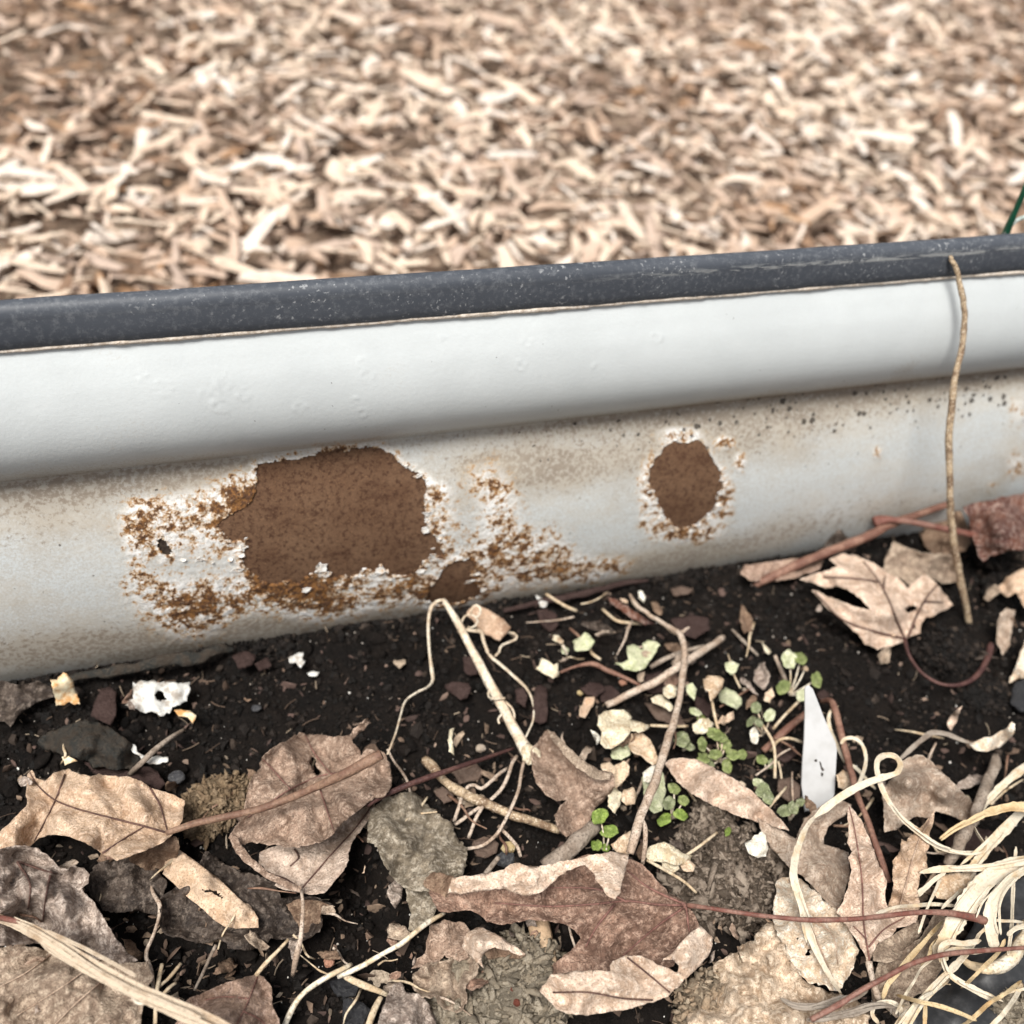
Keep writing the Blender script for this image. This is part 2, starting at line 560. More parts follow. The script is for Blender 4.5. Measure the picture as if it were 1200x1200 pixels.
for i in range(n):
    kd, (cv, cq, ct) = CHIP_SHAPES[shape[i]]
    tn = TONE[tone[i]]
    if i in single:
        key = (shape[i], tn)
        if key not in CHIP_V:
            CHIP_V[key] = mk_mesh('wood_chip', cv, [cq, ct], CHIP_M[tn], False, {'tint': np.zeros(len(cv))})
        o = link('wood_chip', CHIP_V[key])
        o.matrix_world = Matrix.Translation(P[i]) @ chip_rot(i).to_4x4() @ Matrix.Scale(scale_c[i], 4)
        tag(o, WORD[(kd, tn)], 'wood chip', WORD[(kd, tn)].replace(' lying on', 's on').replace('splinter of wood', 'wood splinter'))
    else:
        M3 = np.array(chip_rot(i))
        accV[tn].append(cv @ M3.T * scale_c[i] + P[i])
        accQ[tn].append(cq + accN[tn]); accT[tn].append(ct + accN[tn])
        accA[tn].append(np.full(len(cv), rng.random()))
        accN[tn] += len(cv)
for tn in TONE:
    if accV[tn]:
        me = mk_mesh('mulch', np.vstack(accV[tn]), [np.vstack(accQ[tn]), np.vstack(accT[tn])], CHIP_M[tn], False, {'tint': np.concatenate(accA[tn])})
        tag(link('mulch', me), {'pale': 'bleached wood chip mulch covering the path', 'tan': 'tan wood chip mulch covering the path', 'brown': 'brown bark mulch covering the path'}[tn], None, None, 'stuff')

# ------------------------------------------------------------------ the raised bed wall
PROF = np.array([(-2.2, 203), (-2.6, 196), (-4.4, 190), (-8.5, 182), (-12.8, 172.5), (-15.8, 162), (-16.8, 152), (-15.6, 142.5), (-12, 133.5), (-7, 126.5), (-3.6, 122.8),
                 (-3.0, 120.6), (-4.6, 117.5), (-8.5, 110), (-13, 99), (-17, 86), (-20.5, 69), (-22.3, 50), (-22.4, 32), (-20.5, 15), (-16.5, 0),
                 (-10.5, -14), (-4, -27), (-2, -40), (-6, -60), (-11, -80), (-11, -100), (-8, -112)]) * MM
dense = spline(PROF, 4000)
arc = np.concatenate([[0], np.cumsum(np.hypot(*np.diff(dense, axis=0).T))])
i_soil = np.argmin(np.abs(dense[:, 1] + 0.006))
sv = np.concatenate([np.arange(0, arc[i_soil], 0.0009), np.linspace(arc[i_soil], arc[-1], 20)])
py_, pz_ = np.interp(sv, arc, dense[:, 0]), np.interp(sv, arc, dense[:, 1])
ty, tz = np.gradient(py_, sv), np.gradient(pz_, sv)
ln = np.hypot(ty, tz)
ny_, nz_ = tz / ln, -ty / ln                       # points to the camera side (-y) and up
XW = np.concatenate([np.arange(-0.9, -0.27, 0.015), np.arange(-0.27, 0.44, 0.0009), np.arange(0.44, 1.6, 0.015)])
nv, nu = len(sv), len(XW)
Xg, Yg = np.meshgrid(XW, py_); _, Zg = np.meshgrid(XW, pz_)
_, NYg = np.meshgrid(XW, ny_); _, NZg = np.meshgrid(XW, nz_)
V = np.stack([Xg.ravel(), Yg.ravel(), Zg.ravel()], 1)
Nn = np.stack([np.zeros(V.shape[0]), NYg.ravel(), NZg.ravel()], 1)
wall_px, wall_z = project(V)
fine = (V[:, 0] > -0.275) & (V[:, 0] < 0.445) & (V[:, 2] > -0.02)
Q = np.where(fine[:, None], wall_px, -5000)
BIG = [(302, 545), (318, 541), (333, 538), (350, 537), (367, 532), (400, 527), (425, 526), (443, 525), (455, 530), (463, 536), (470, 545), (477, 549), (487, 552), (494, 558), (500, 573),
       (498, 590), (497, 610), (503, 623), (517, 637), (519, 650), (503, 652), (492, 664), (480, 672), (466, 675), (455, 668), (447, 662), (438, 668), (428, 664), (410, 677), (392, 678), (384, 672),
       (376, 662), (368, 672), (350, 682), (325, 685), (305, 681), (292, 668), (283, 655), (287, 640), (283, 632), (270, 635), (262, 626), (254, 618), (260, 608), (275, 600), (290, 590), (300, 574), (303, 558)]
OVAL = [(770, 535), (778, 524), (790, 516), (803, 519), (815, 515), (828, 524), (836, 540), (845, 552), (846, 572), (838, 590), (829, 606), (815, 617), (800, 621), (786, 612), (775, 598), (768, 580), (760, 566), (761, 550)]
TOE = [(505, 690), (515, 675), (522, 661), (535, 656), (553, 655), (556, 667), (548, 673), (560, 686), (562, 700), (540, 705), (515, 711), (500, 704)]
SPOT = [(185, 632), (190, 630), (200, 640), (201, 650), (193, 651), (184, 641)]
near = fine & (Q[:, 0] > 120) & (Q[:, 0] < 900) & (Q[:, 1] > 480) & (Q[:, 1] < 760)
idx = np.where(near)[0]
sds = []
for poly, amp in ((BIG, 1), (OVAL, 0.75), (TOE, 0.8), (SPOT, 0.3)):
    s = np.full(len(V), 1e3)
    q = Q[idx]
    s[idx] = sdf(q, poly) + amp * (4.5 * fbm2(q[:, 0] / 11, q[:, 1] / 11, 31, 3, 0.65) + 1.5 * noise2(q[:, 0] / 3.2, q[:, 1] / 3.2, 8))
    sds.append(s)
SD = np.min(sds, axis=0)
who = np.argmin(sds, axis=0)
def blob(q, c):
    cx, cy, rx, ry, a, ang = (*c, 0)[:6]
    ca, sa = math.cos(math.radians(ang)), math.sin(math.radians(ang))
    dx, dy = q[:, 0] - cx, q[:, 1] - cy
    u, v = (dx * ca + dy * sa) / rx, (-dx * sa + dy * ca) / ry
    return a * np.exp(-(u * u + v * v))
RUST0 = [(225, 600, 60, 22, .75, -12), (165, 612, 18, 24, .5), (285, 578, 22, 20, .8), (250, 640, 40, 18, .45), (160, 650, 12, 25, .4), (222, 722, 34, 22, .95), (300, 705, 60, 14, .5, -5), (370, 700, 34, 22, .85),
        (430, 700, 50, 16, .6, -8), (510, 575, 14, 10, .7), (520, 605, 16, 20, .5), (585, 600, 22, 40, .62), (560, 560, 20, 20, .3), (590, 655, 44, 24, .62), (650, 668, 40, 14, .62, -6), (705, 668, 30, 10, .75, -12), (250, 690, 70, 18, .5, -5),
        (850, 519, 9, 6, 1.0), (868, 541, 6, 9, .9), (846, 585, 12, 22, .7), (815, 625, 25, 9, .8), (780, 618, 20, 14, .6), (757, 580, 10, 30, .55), (795, 508, 22, 7, .7), (1028, 531, 5, 6, .7), (1190, 545, 14, 14, .45), (1192, 480, 10, 18, .4),
        (640, 640, 30, 20, .4), (480, 690, 30, 16, .5), (170, 690, 30, 20, .3), (340, 690, 40, 12, .6), (540, 690, 40, 14, .6), (1160, 570, 8, 8, .3)]
RUST = [(c[0], c[1], c[2] * 1.22, c[3] * 1.25, c[4] * 0.64, *c[5:]) for c in RUST0]
GRIME = [(620, 545, 55, 18, .9), (560, 545, 40, 14, .5), (60, 600, 200, 45, .45, -6), (640, 560, 300, 30, .35, -8), (900, 500, 260, 30, .55, -9), (60, 760, 260, 26, .6, -8), (350, 735, 260, 22, .75, -9), (620, 695, 160, 18, .8, -10), (800, 655, 180, 16, .5, -11), (1000, 600, 240, 26, .4, -11), (200, 560, 160, 16, .4, -6)]
qf = Q
rust = np.zeros(len(V)); grime_bounce = np.zeros(len(V))
fi = np.where(fine)[0]
for c in RUST: rust[fi] += blob(qf[fi], c)
for c in GRIME: grime_bounce[fi] += blob(qf[fi], c)
halo = np.exp(-(np.maximum(SD, 0) / 10.0) ** 2) * np.where(wall_px[:, 0] > 700, .20, .30)
rust = np.clip(rust + halo * (SD < 900), 0, 1.15)
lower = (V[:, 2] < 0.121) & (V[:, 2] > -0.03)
grime_bounce = np.clip(grime_bounce + 0.22 * lower + 0.42 * np.exp(-((V[:, 2] - 0.121) / 0.009) ** 2), 0, 1)  # crease band: part dirt, part soil-reflected light painted as brown tint
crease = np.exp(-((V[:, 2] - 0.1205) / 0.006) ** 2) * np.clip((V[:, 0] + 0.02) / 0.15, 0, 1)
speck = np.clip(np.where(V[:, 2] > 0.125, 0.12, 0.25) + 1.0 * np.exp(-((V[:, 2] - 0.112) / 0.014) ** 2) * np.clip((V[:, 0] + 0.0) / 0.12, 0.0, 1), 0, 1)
grime_bounce = np.clip(grime_bounce + 0.85 * crease, 0, 1.2)
# snap the border of the bare patches on to the outline
Sg = SD.reshape(nv, nu)
gy, gx = np.gradient(Sg)
cellpx = 1.9
mag = np.maximum(np.hypot(gx, gy), 0.4)
du = np.clip(-Sg * gx / mag ** 2, -0.5, 0.5); dv = np.clip(-Sg * gy / mag ** 2, -0.5, 0.5)
snap = (np.abs(Sg) < 0.5 * mag) & (Sg < 50)
Vg = V.reshape(nv, nu, 3).copy()
dX = np.gradient(Vg, axis=1); dS = np.gradient(Vg, axis=0)
Vg = np.where(snap[..., None], Vg + dX * du[..., None] + dS * dv[..., None], Vg)
Vflat = Vg.reshape(-1, 3).copy()
# blistered coating round the rust, small dents elsewhere
f3 = fbm2(wall_px[:, 0] / 5.0, wall_px[:, 1] / 5.0, 55, 3)
f4 = fbm2(wall_px[:, 0] / 60.0, wall_px[:, 1] / 90.0, 56, 2)
f5 = fbm2(wall_px[:, 0] / 2.6, wall_px[:, 1] / 2.6, 57, 2)
disp = np.where(fine, 0.75 * MM * np.clip(rust * 1.4, 0, 1) * (f3 + 0.45 * f5 + 0.25) + 0.13 * MM * f4, 0)
SCUFF = [(166, 440, 8), (190, 455, 13), (246, 462, 15), (262, 448, 12), (258, 476, 12), (285, 462, 10), (352, 478, 9), (430, 440, 10), (425, 425, 8), (610, 428, 8), (618, 400, 8), (416, 470, 6), (520, 396, 6), (425, 484, 7), (700, 430, 7), (770, 395, 8)]
fi2 = np.where(fine & (V[:, 2] > 0.12))[0]
q2 = Q[fi2]
for sx, sy, sr in SCUFF:
    dd = np.hypot(q2[:, 0] - sx, (q2[:, 1] - sy) * 1.15)
    ringn = 0.5 + fbm2(q2[:, 0] / 5, q2[:, 1] / 5, int(sx), 2)
    disp[fi2] += 0.16 * MM * ringn * np.exp(-((dd - sr * .75) / 2.2) ** 2) + 0.17 * MM * (dd < sr) * np.clip(fbm2(q2[:, 0] / 3.5, q2[:, 1] / 3.5, int(sy), 2), -.3, 1)
lip = np.exp(-((SD - 1.5) / 2.5) ** 2) * (SD < 60) * 0.18 * MM
disp = disp + lip * (0.5 + f3)
Vg = Vg + (Nn * disp[:, None]).reshape(nv, nu, 3)
cls = (Sg[:-1, :-1] + Sg[1:, :-1] + Sg[:-1, 1:] + Sg[1:, 1:]) < 0
I = np.arange(nv * nu).reshape(nv, nu)
quad = np.stack([I[:-1, :-1], I[1:, :-1], I[1:, 1:], I[:-1, 1:]], -1)
keepq = quad[~cls]
Vfl = Vg.reshape(-1, 3)
Vin = Vflat - Nn * (0.7 * MM)
# skirt of the coating round every bare patch
edges = []
a, b = cls[:, :-1], cls[:, 1:]
r_, c_ = np.where(a != b); edges.append(np.stack([I[r_, c_ + 1], I[r_ + 1, c_ + 1]], 1))
a, b = cls[:-1], cls[1:]
r_, c_ = np.where(a != b); edges.append(np.stack([I[r_ + 1, c_], I[r_ + 1, c_ + 1]], 1))
edges = np.vstack(edges)
ev = np.unique(edges)
mp = np.full(nv * nu, -1); mp[ev] = np.arange(len(ev)) + nv * nu
skirt = np.stack([edges[:, 0], edges[:, 1], mp[edges[:, 1]], mp[edges[:, 0]]], 1)
Vp = np.vstack([Vfl, Vin[ev]])
ext = lambda a: np.concatenate([a, a[ev]])

def panel_material():
    k = NT('white_coating', 0.42, 0.35)
    ru, gr, sp = k.attr('rust'), k.attr('grime_bounce'), k.attr('speck')
    n1 = k.noise(25, 5, 0.6); nf = k.noise(700, 5, 0.72); nm = k.noise(190, 5, 0.7); nl = k.noise(420, 4, 0.7)
    c = k.mix(k.ramp(n1, [(0.35, 0), (0.65, 1)]), (0.515, 0.548, 0.558), (0.565, 0.60, 0.61))
    # dirt and painted soil bounce: fine stipple whose density follows both
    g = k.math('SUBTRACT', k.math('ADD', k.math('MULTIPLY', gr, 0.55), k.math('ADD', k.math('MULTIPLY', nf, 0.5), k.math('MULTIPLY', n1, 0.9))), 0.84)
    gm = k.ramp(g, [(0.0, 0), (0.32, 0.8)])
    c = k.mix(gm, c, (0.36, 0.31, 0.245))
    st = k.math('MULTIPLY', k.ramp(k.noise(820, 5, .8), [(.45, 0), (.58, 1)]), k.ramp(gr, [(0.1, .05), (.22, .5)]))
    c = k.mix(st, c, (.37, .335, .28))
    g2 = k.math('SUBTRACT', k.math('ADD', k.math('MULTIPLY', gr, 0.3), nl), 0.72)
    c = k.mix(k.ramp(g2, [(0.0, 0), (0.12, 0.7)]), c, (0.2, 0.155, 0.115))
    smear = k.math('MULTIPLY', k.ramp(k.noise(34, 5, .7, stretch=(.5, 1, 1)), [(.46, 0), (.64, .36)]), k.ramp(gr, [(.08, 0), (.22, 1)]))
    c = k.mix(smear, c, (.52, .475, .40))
    c = k.mix(k.math('MULTIPLY', k.ramp(ru, [(.05, 0), (.8, .6)]), k.ramp(nm, [(.35, .3), (.6, 1)])), c, (.60, .46, .29))
    # chalky blistered bits between the rust
    ch = k.math('MULTIPLY', k.ramp(ru, [(0.14, 0), (0.38, 1)]), k.ramp(nl, [(0.40, 0), (0.50, 1)]))
    c = k.mix(ch, c, (0.76, 0.755, 0.74))
    # rust specks
    v = k.vor(330)
    cell = k.math('MULTIPLY', v.outputs['Distance'], -0.22)
    na = k.ramp(k.noise(430, 4, 0.7), [(0.33, 0), (0.67, 1)])
    nb = k.ramp(k.noise(165, 4, 0.65), [(0.36, 0), (0.64, 1)])
    nz = k.math('ADD', k.math('MULTIPLY', na, 0.40), k.math('ADD', k.math('MULTIPLY', nb, 0.50), k.math('MULTIPLY', nf, 0.2)))
    r1 = k.math('ADD', k.math('MULTIPLY', ru, 0.5), k.math('MULTIPLY', nz, 0.75))
    halo = k.ramp(r1, [(0.55, 0), (0.68, 0.85)])
    core = k.ramp(r1, [(0.66, 0), (0.75, 1)])
    rc = k.mix(k.ramp(nl, [(0.40, 0), (0.54, 1)]), (0.25, 0.115, 0.035), (0.085, 0.04, 0.02))
    on = k.ramp(ru, [(0.04, 0), (0.2, 1)])
    c = k.mix(k.math('MULTIPLY', halo, on), c, (0.45, 0.27, 0.115))
    c = k.mix(k.math('MULTIPLY', core, on), c, rc)
    # black specks
    v2 = k.vor(260); v3 = k.vor(120)
    sepq = k.n('ShaderNodeSeparateColor'); k.l(v2.outputs['Color'], sepq.inputs[0])
    dn = k.math('ADD', v2.outputs['Distance'], k.math('MULTIPLY', k.math('SUBTRACT', k.noise(800, 3, .7), .5), .8))
    s1 = k.math('LESS_THAN', dn, k.math('MULTIPLY', k.math('MULTIPLY', sp, 0.50), k.math('POWER', sepq.outputs[2], 1.5)))
    sepc = k.n('ShaderNodeSeparateColor'); k.l(v2.outputs['Color'], sepc.inputs[0])
    pick = k.math('LESS_THAN', sepc.outputs[0], k.math('MULTIPLY', sp, 0.75))
    c = k.mix(k.math('MULTIPLY', k.math('MULTIPLY', s1, pick), 0.85), c, (0.035, 0.028, 0.022))
    # stuck pellets and scuffs on the smooth roll
    b = k.bump(k.math('ADD', k.math('MULTIPLY', nl, k.math('ADD', ru, 0.06)), 0.0), 0.9, 0.0022)
    b = k.bump(nf, 0.12, 0.0005, b)
    sepd = k.n('ShaderNodeSeparateColor'); k.l(v3.outputs['Color'], sepd.inputs[0])
    dim = k.math('MULTIPLY', k.math('LESS_THAN', v3.outputs['Distance'], 0.2), k.math('GREATER_THAN', sepd.outputs[1], 0.9))
    b = k.bump(dim, 0.25, 0.0006, b)
    rg = k.math('ADD', 0.4, k.math('MULTIPLY', k.math('ADD', ru, gr), 0.35), True)
    return k.out(c, b, rg)
M_PANEL = panel_material()
def rust_material():
    k = NT('bare_rust', 0.9, 0.15)
    n1 = k.noise(45, 5, 0.65); n2 = k.noise(420, 5, 0.72); n3 = k.noise(1300, 3, 0.6)
    c = k.mix(k.ramp(n1, [(0.35, 0), (0.65, 1)]), (0.112, 0.061, 0.036), (0.155, 0.092, 0.056))
    c = k.mix(k.ramp(n2, [(0.49, 0), (0.60, 0.8)]), c, (0.05, 0.024, 0.015))
    c = k.mix(k.ramp(k.noise(120, 5, .75, stretch=(.5, 1, 1)), [(.52, 0), (.66, .65)]), c, (.055, .026, .016))
    c = k.mix(k.ramp(n3, [(0.55, 0), (0.75, 0.6)]), c, (0.28, 0.16, 0.085))
    b = k.bump(n2, 0.2, 0.0002); b = k.bump(n3, 0.2, 0.00012, b)
    return k.out(c, b)
M_RUST = rust_material()
k = NT('rust_hole', 0.9, 0.1)
M_HOLE = k.out(k.mix(k.ramp(k.noise(500), [(0.4, 0), (0.6, 1)]), (0.03, 0.022, 0.018), (0.06, 0.045, 0.036)))

BED = root('raised_garden_bed', 'white corrugated metal garden bed wall with rust patches and a dark rubber rim', 'garden bed', (0, 0, 0))
panel = link('corrugated_panel', mk_mesh('corrugated_panel', Vp, [keepq, skirt], M_PANEL, True, {'rust': ext(rust), 'grime_bounce': ext(grime_bounce), 'speck': ext(speck)}), BED)
PATCH_L = ['wide ragged brown rust patch in the middle of the wall', 'oval brown rust patch right of the wide one', 'small rust patch at the soil line', 'tiny dark hole in the coating']
for w in range(4):
    fw = cls & (who.reshape(nv, nu)[:-1, :-1] == w)
    qd = quad[fw]
    if not len(qd): continue
    uv, inv = np.unique(qd, return_inverse=True)
    pv = Vin[uv] + Nn[uv] * (0.045 * MM * fbm2(wall_px[uv, 0] / 7, wall_px[uv, 1] / 7, 91, 3))[:, None]
    o = link('rust_patch', mk_mesh('rust_patch', pv, inv.reshape(-1, 4), M_HOLE if w == 3 else M_RUST), panel)
    o['label'] = PATCH_L[w]

# surface sampler of the wall
def wall_at(px, py, off=0.0):
    j = np.argmin((wall_px[:, 0] - px) ** 2 + (wall_px[:, 1] - py) ** 2 + np.where(fine, 0, 1e9))
    return Vfl[j] + Nn[j] * off, Nn[j]
k = NT('coating_flake', 0.6, 0.3)
fn = k.noise(400, 4, 0.7)
M_FLAKE = k.out(k.mix(k.ramp(fn, [(0.5, 0), (0.66, 0.9)]), (0.74, 0.73, 0.70), (0.45, 0.25, 0.09)), k.bump(fn, 0.5, 0.001))
FLK = [(370, 668), (378, 664), (384, 672), (286, 640), (283, 650), (290, 630), (446, 666), (440, 672), (455, 678), (505, 650), (512, 656), (500, 662), (492, 668), (508, 642), (500, 600), (503, 610), (498, 620),
       (515, 630), (270, 655), (278, 668), (560, 672), (552, 680), (566, 690), (848, 560), (846, 575), (842, 590), (832, 608), (760, 575), (765, 590), (772, 606), (476, 545), (490, 556), (410, 686), (425, 676), (360, 690), (250, 660), (235, 655), (215, 655)]
for px, py in FLK:
    p, nrm = wall_at(px, py)
    r0 = random.uniform(1.0, 3.2) * MM
    e1 = np.array([1.0, 0, 0]); e2 = np.cross(nrm, e1)
    pts, m = [], 6
    cur = random.uniform(0.4, 1.2) * MM
    a0 = random.uniform(0, 6.28)
    for ring, rr in ((0, 0.0), (1, 0.55), (2, 1.0)):
        for q in range(1 if ring == 0 else m):
            th = a0 + q / m * 6.283
            r1 = r0 * rr * random.uniform(0.35, 1.35)
            d = e1 * math.cos(th) * r1 + e2 * math.sin(th) * r1 * 0.7
            pts.append(p + d + nrm * (0.25 * MM + cur * rr * (0.5 + 0.5 * math.sin(th + a0)) + random.uniform(0, .25) * MM))
    ft = [(0, 1 + q, 1 + (q + 1) % m) for q in range(m)]
    fq = [(1 + q, 1 + m + q, 1 + m + (q + 1) % m, 1 + (q + 1) % m) for q in range(m)]
    o = link('coating_flake', mk_mesh('coating_flake', pts, [ft, fq], M_FLAKE, False), panel)
    sm = o.modifiers.new('thick', 'SOLIDIFY'); sm.thickness = 0.25 * MM

# rubber edging over the top of the sheet
def rubber_material():
    k = NT('rim_rubber', 0.5, 0.35)
    n1 = k.noise(30, 4, 0.6, stretch=(0.3, 1, 1)); n2 = k.noise(330, 5, 0.75); n3 = k.noise(60, 3, 0.6)
    c = k.mix(k.ramp(n1, [(0.35, 0), (0.65, 1)]), (0.047, 0.054, 0.067), (0.068, 0.077, 0.093))
    c = k.mix(k.ramp(n2, [(0.5, 0), (0.7, 0.5)]), c, (0.19, 0.20, 0.215))
    sc_ = k.noise(520, 2, 0.5)
    c = k.mix(k.math('MULTIPLY', k.ramp(sc_, [(0.62, 0), (0.70, 0.6)]), k.ramp(n3, [(0.46, 0), (0.6, 1)])), c, (0.42, 0.43, 0.44))
    c = k.mix(k.math('MULTIPLY', k.attr('chalk'), k.ramp(k.noise(600, 3, 0.7, stretch=(0.12, 1, 1)), [(0.47, 0), (0.56, 1)])), c, (0.42, 0.43, 0.42))
    b = k.bump(n2, 0.2, 0.0006)
    return k.out(c, b)
rim_prof = np.array([(3.6, 178), (4.2, 192), (4.3, 203), (3.4, 207.5), (1.2, 209.8), (-0.8, 210), (-2.6, 209.2), (-3.6, 207.6), (-4.1, 205.6), (-4.15, 205.0), (-4.3, 204.2), (-4.9, 200), (-5.1, 196.5), (-4.9, 193.6), (-4.3, 192.6), (-3.0, 192.3)]) * MM
XR = np.arange(-0.9, 1.6, 0.003)
nr = len(rim_prof)
V = np.zeros((len(XR), nr, 3))
V[:, :, 0] = XR[:, None]
V[:, :, 1] = rim_prof[None, :, 0] + 0.25 * MM * fbm2(XR * 25, XR * 0, 4, 3)[:, None]
V[:, :, 2] = rim_prof[None, :, 1] + 0.5 * MM * fbm2(XR * 14, XR * 0 + 3, 5, 3)[:, None]
V[:, :, 2] += np.where((np.arange(nr) > 10)[None], 0.35 * MM * fbm2(XR * 90, XR * 0 + 8, 6, 2)[:, None], 0)
i = np.arange((len(XR) - 1) * nr).reshape(-1, nr)[:, :-1].ravel()
chalk = np.zeros((len(XR), nr)); chalk[:, 8:10] = np.clip((XR[:, None] - 0.02) * 5, 0.03, 0.5)
rim = link('rim_edging', mk_mesh('rim_edging', V.reshape(-1, 3), np.stack([i, i + nr, i + nr + 1, i + 1], 1), rubber_material(), True, {'chalk': chalk.ravel()}), BED)
sm = rim.modifiers.new('thick', 'SOLIDIFY'); sm.thickness = 1.2 * MM; sm.offset = -1

k = NT('sealant', 0.85, 0.2)
sn = k.noise(350, 4, 0.7)
M_SEAL = k.out(k.mix(k.ramp(sn, [(0.42, 0), (0.66, 1)]), (0.72, 0.65, 0.57), (0.46, 0.38, 0.30)), k.bump(sn, 0.8, 0.001))
XS = np.arange(-0.9, 1.6, 0.0015)
rad = (0.95 + 0.9 * np.clip(fbm2(XS * 45, XS * 0, 12, 4) + 0.1, 0, 1) + 0.12 * noise2(XS * 300, XS * 0, 3)) * MM * .85
drop = 0.9 * MM * np.clip(fbm2(XS * 28, XS * 0, 15, 3) - 0.05, 0, 1)
ring = []
for a in range(8):
    th = a / 8 * math.tau
    jit = 1 + 0.16 * noise2(XS * 260, XS * 0 + a * 3.3, 44)
    ring.append(np.stack([XS, -0.0050 + math.cos(th) * rad * jit * 0.9, 0.1917 - drop + math.sin(th) * rad * jit * 1.15], 1))
V = np.stack(ring, 1).reshape(-1, 3)
i = np.arange((len(XS) - 1) * 8).reshape(-1, 8)
j = np.roll(i, -1, 1)
F = np.stack([i.ravel(), j.ravel(), j.ravel() + 8, i.ravel() + 8], 1)
link('sealant_strip', mk_mesh('sealant_strip', V, F, M_SEAL), BED)

# ------------------------------------------------------------------ builders for the litter on the soil
HS = 1.28                                       # overall height of the litter
def ctrl_height(hs):
    A = np.asarray(hs, float)
    def f(P):
        d2 = (P[:, None, 0] - A[None, :, 0]) ** 2 + (P[:, None, 1] - A[None, :, 1]) ** 2
        w = 1.0 / (d2 + 40.0) ** 1.35
        return (w * A[None, :, 2]).sum(1) / w.sum(1)
    return f

def blade_mesh(name, mat, outline, hs, veins=(), holes=(), wr=1.0, lip=0.0, step=3.1, fold=4.5, rag=0.8, seed=None, vein_h=0.5, loc=np.zeros(3), smooth_edge=True):
    """thin sheet: triangulated outline, lifted by control heights (mm), wrinkles, raised veins and curled margin"""
    seed = seed or nseed()
    r = np.random.default_rng(seed)
    O = np.asarray(outline, float)
    pts = []
    for a, b in zip(O, np.roll(O, -1, 0)):
        m = max(1, int(round(np.hypot(*(b - a)) / step)))
        for q in range(m):
            pts.append(a + (b - a) * q / m)
    B = np.array(pts)
    if rag:
        B = B + rag * np.stack([noise2(B[:, 0] / 5, B[:, 1] / 5, seed + 1), noise2(B[:, 0] / 5, B[:, 1] / 5, seed + 2)], 1) + 0.35 * rag * r.normal(size=B.shape)
    lo, hi = B.min(0), B.max(0)
    gx, gy = np.meshgrid(np.arange(lo[0], hi[0], step), np.arange(lo[1], hi[1], step * 0.87))
    gx = gx + (np.arange(gx.shape[0]) % 2)[:, None] * step / 2
    G = np.stack([gx.ravel(), gy.ravel()], 1) + r.uniform(-.22, .22, (gx.size, 2)) * step
    G = G[inside(G, B)]
    if len(G):
        G = G[poly_dist(G, B) > step * 0.55]
    nb = len(B)
    allp = np.vstack([B, G]) if len(G) else B
    res = delaunay_2d_cdt([Vector(p) for p in allp], [], [list(range(nb))], 1, 1e-5)
    P = np.array([v[:] for v in res[0]])
    F = [f for f in res[2] if len(f) == 3]
    F = np.array(F)
    cen = P[F].mean(1)
    for hl in holes:
        F = F[~inside(P[F].mean(1), hl)]
    side = side_veins(veins, B, seed)
    H = height_fn(B, hs, veins, wr, lip, seed, vein_h, side, fold)
    h = H(P)
    vein = np.zeros(len(P))
    for v in side:
        vein = np.maximum(vein, 0.75 * np.exp(-(poly_dist(P, v, False) / 1.5) ** 2))
    for v in veins:
        vein = np.maximum(vein, np.exp(-(poly_dist(P, v, False) / 2.2) ** 2))
    V = at(P, h * HS) - loc
    # face up
    a, b, c = V[F[:, 0]], V[F[:, 1]], V[F[:, 2]]
    view = (CAM - loc) - (a + b + c) / 3
    flip = (np.cross(b - a, c - a) * view).sum(1) < 0
    F[flip] = F[flip][:, ::-1]
    return mk_mesh(name, V, F, mat, True, {'vein': vein}), H

def side_veins(veins, B, seed):
    """branches off the main veins, running to the margin"""
    r = np.random.default_rng(seed + 99)
    out = []
    for v in veins:
        v = np.asarray(v, float)
        L = np.hypot(*np.diff(v, axis=0).T).sum()
        if L < 34: continue
        d = spline(v, max(3, int(L / 6)))
        side = 1
        for q in range(1, len(d) - 1):
            if q % 2 == 0: continue
            t = d[min(q + 1, len(d) - 1)] - d[q - 1]; t /= np.hypot(*t) + 1e-9
            for side in (-1, 1):
                if r.random() < 0.25: continue
                a = side * math.radians(r.uniform(38, 58))
                dr = np.array([t[0] * math.cos(a) - t[1] * math.sin(a), t[0] * math.sin(a) + t[1] * math.cos(a)])
                pts = [d[q]]
                for st in range(int(r.uniform(4, 11))):
                    dr = dr + t * 0.10 + r.normal(0, .12, 2); dr /= np.hypot(*dr)
                    nx_ = pts[-1] + dr * 4.5
                    if not inside(nx_[None], B)[0]: break
                    pts.append(nx_)
                if len(pts) > 2: out.append(np.array(pts))
    return out

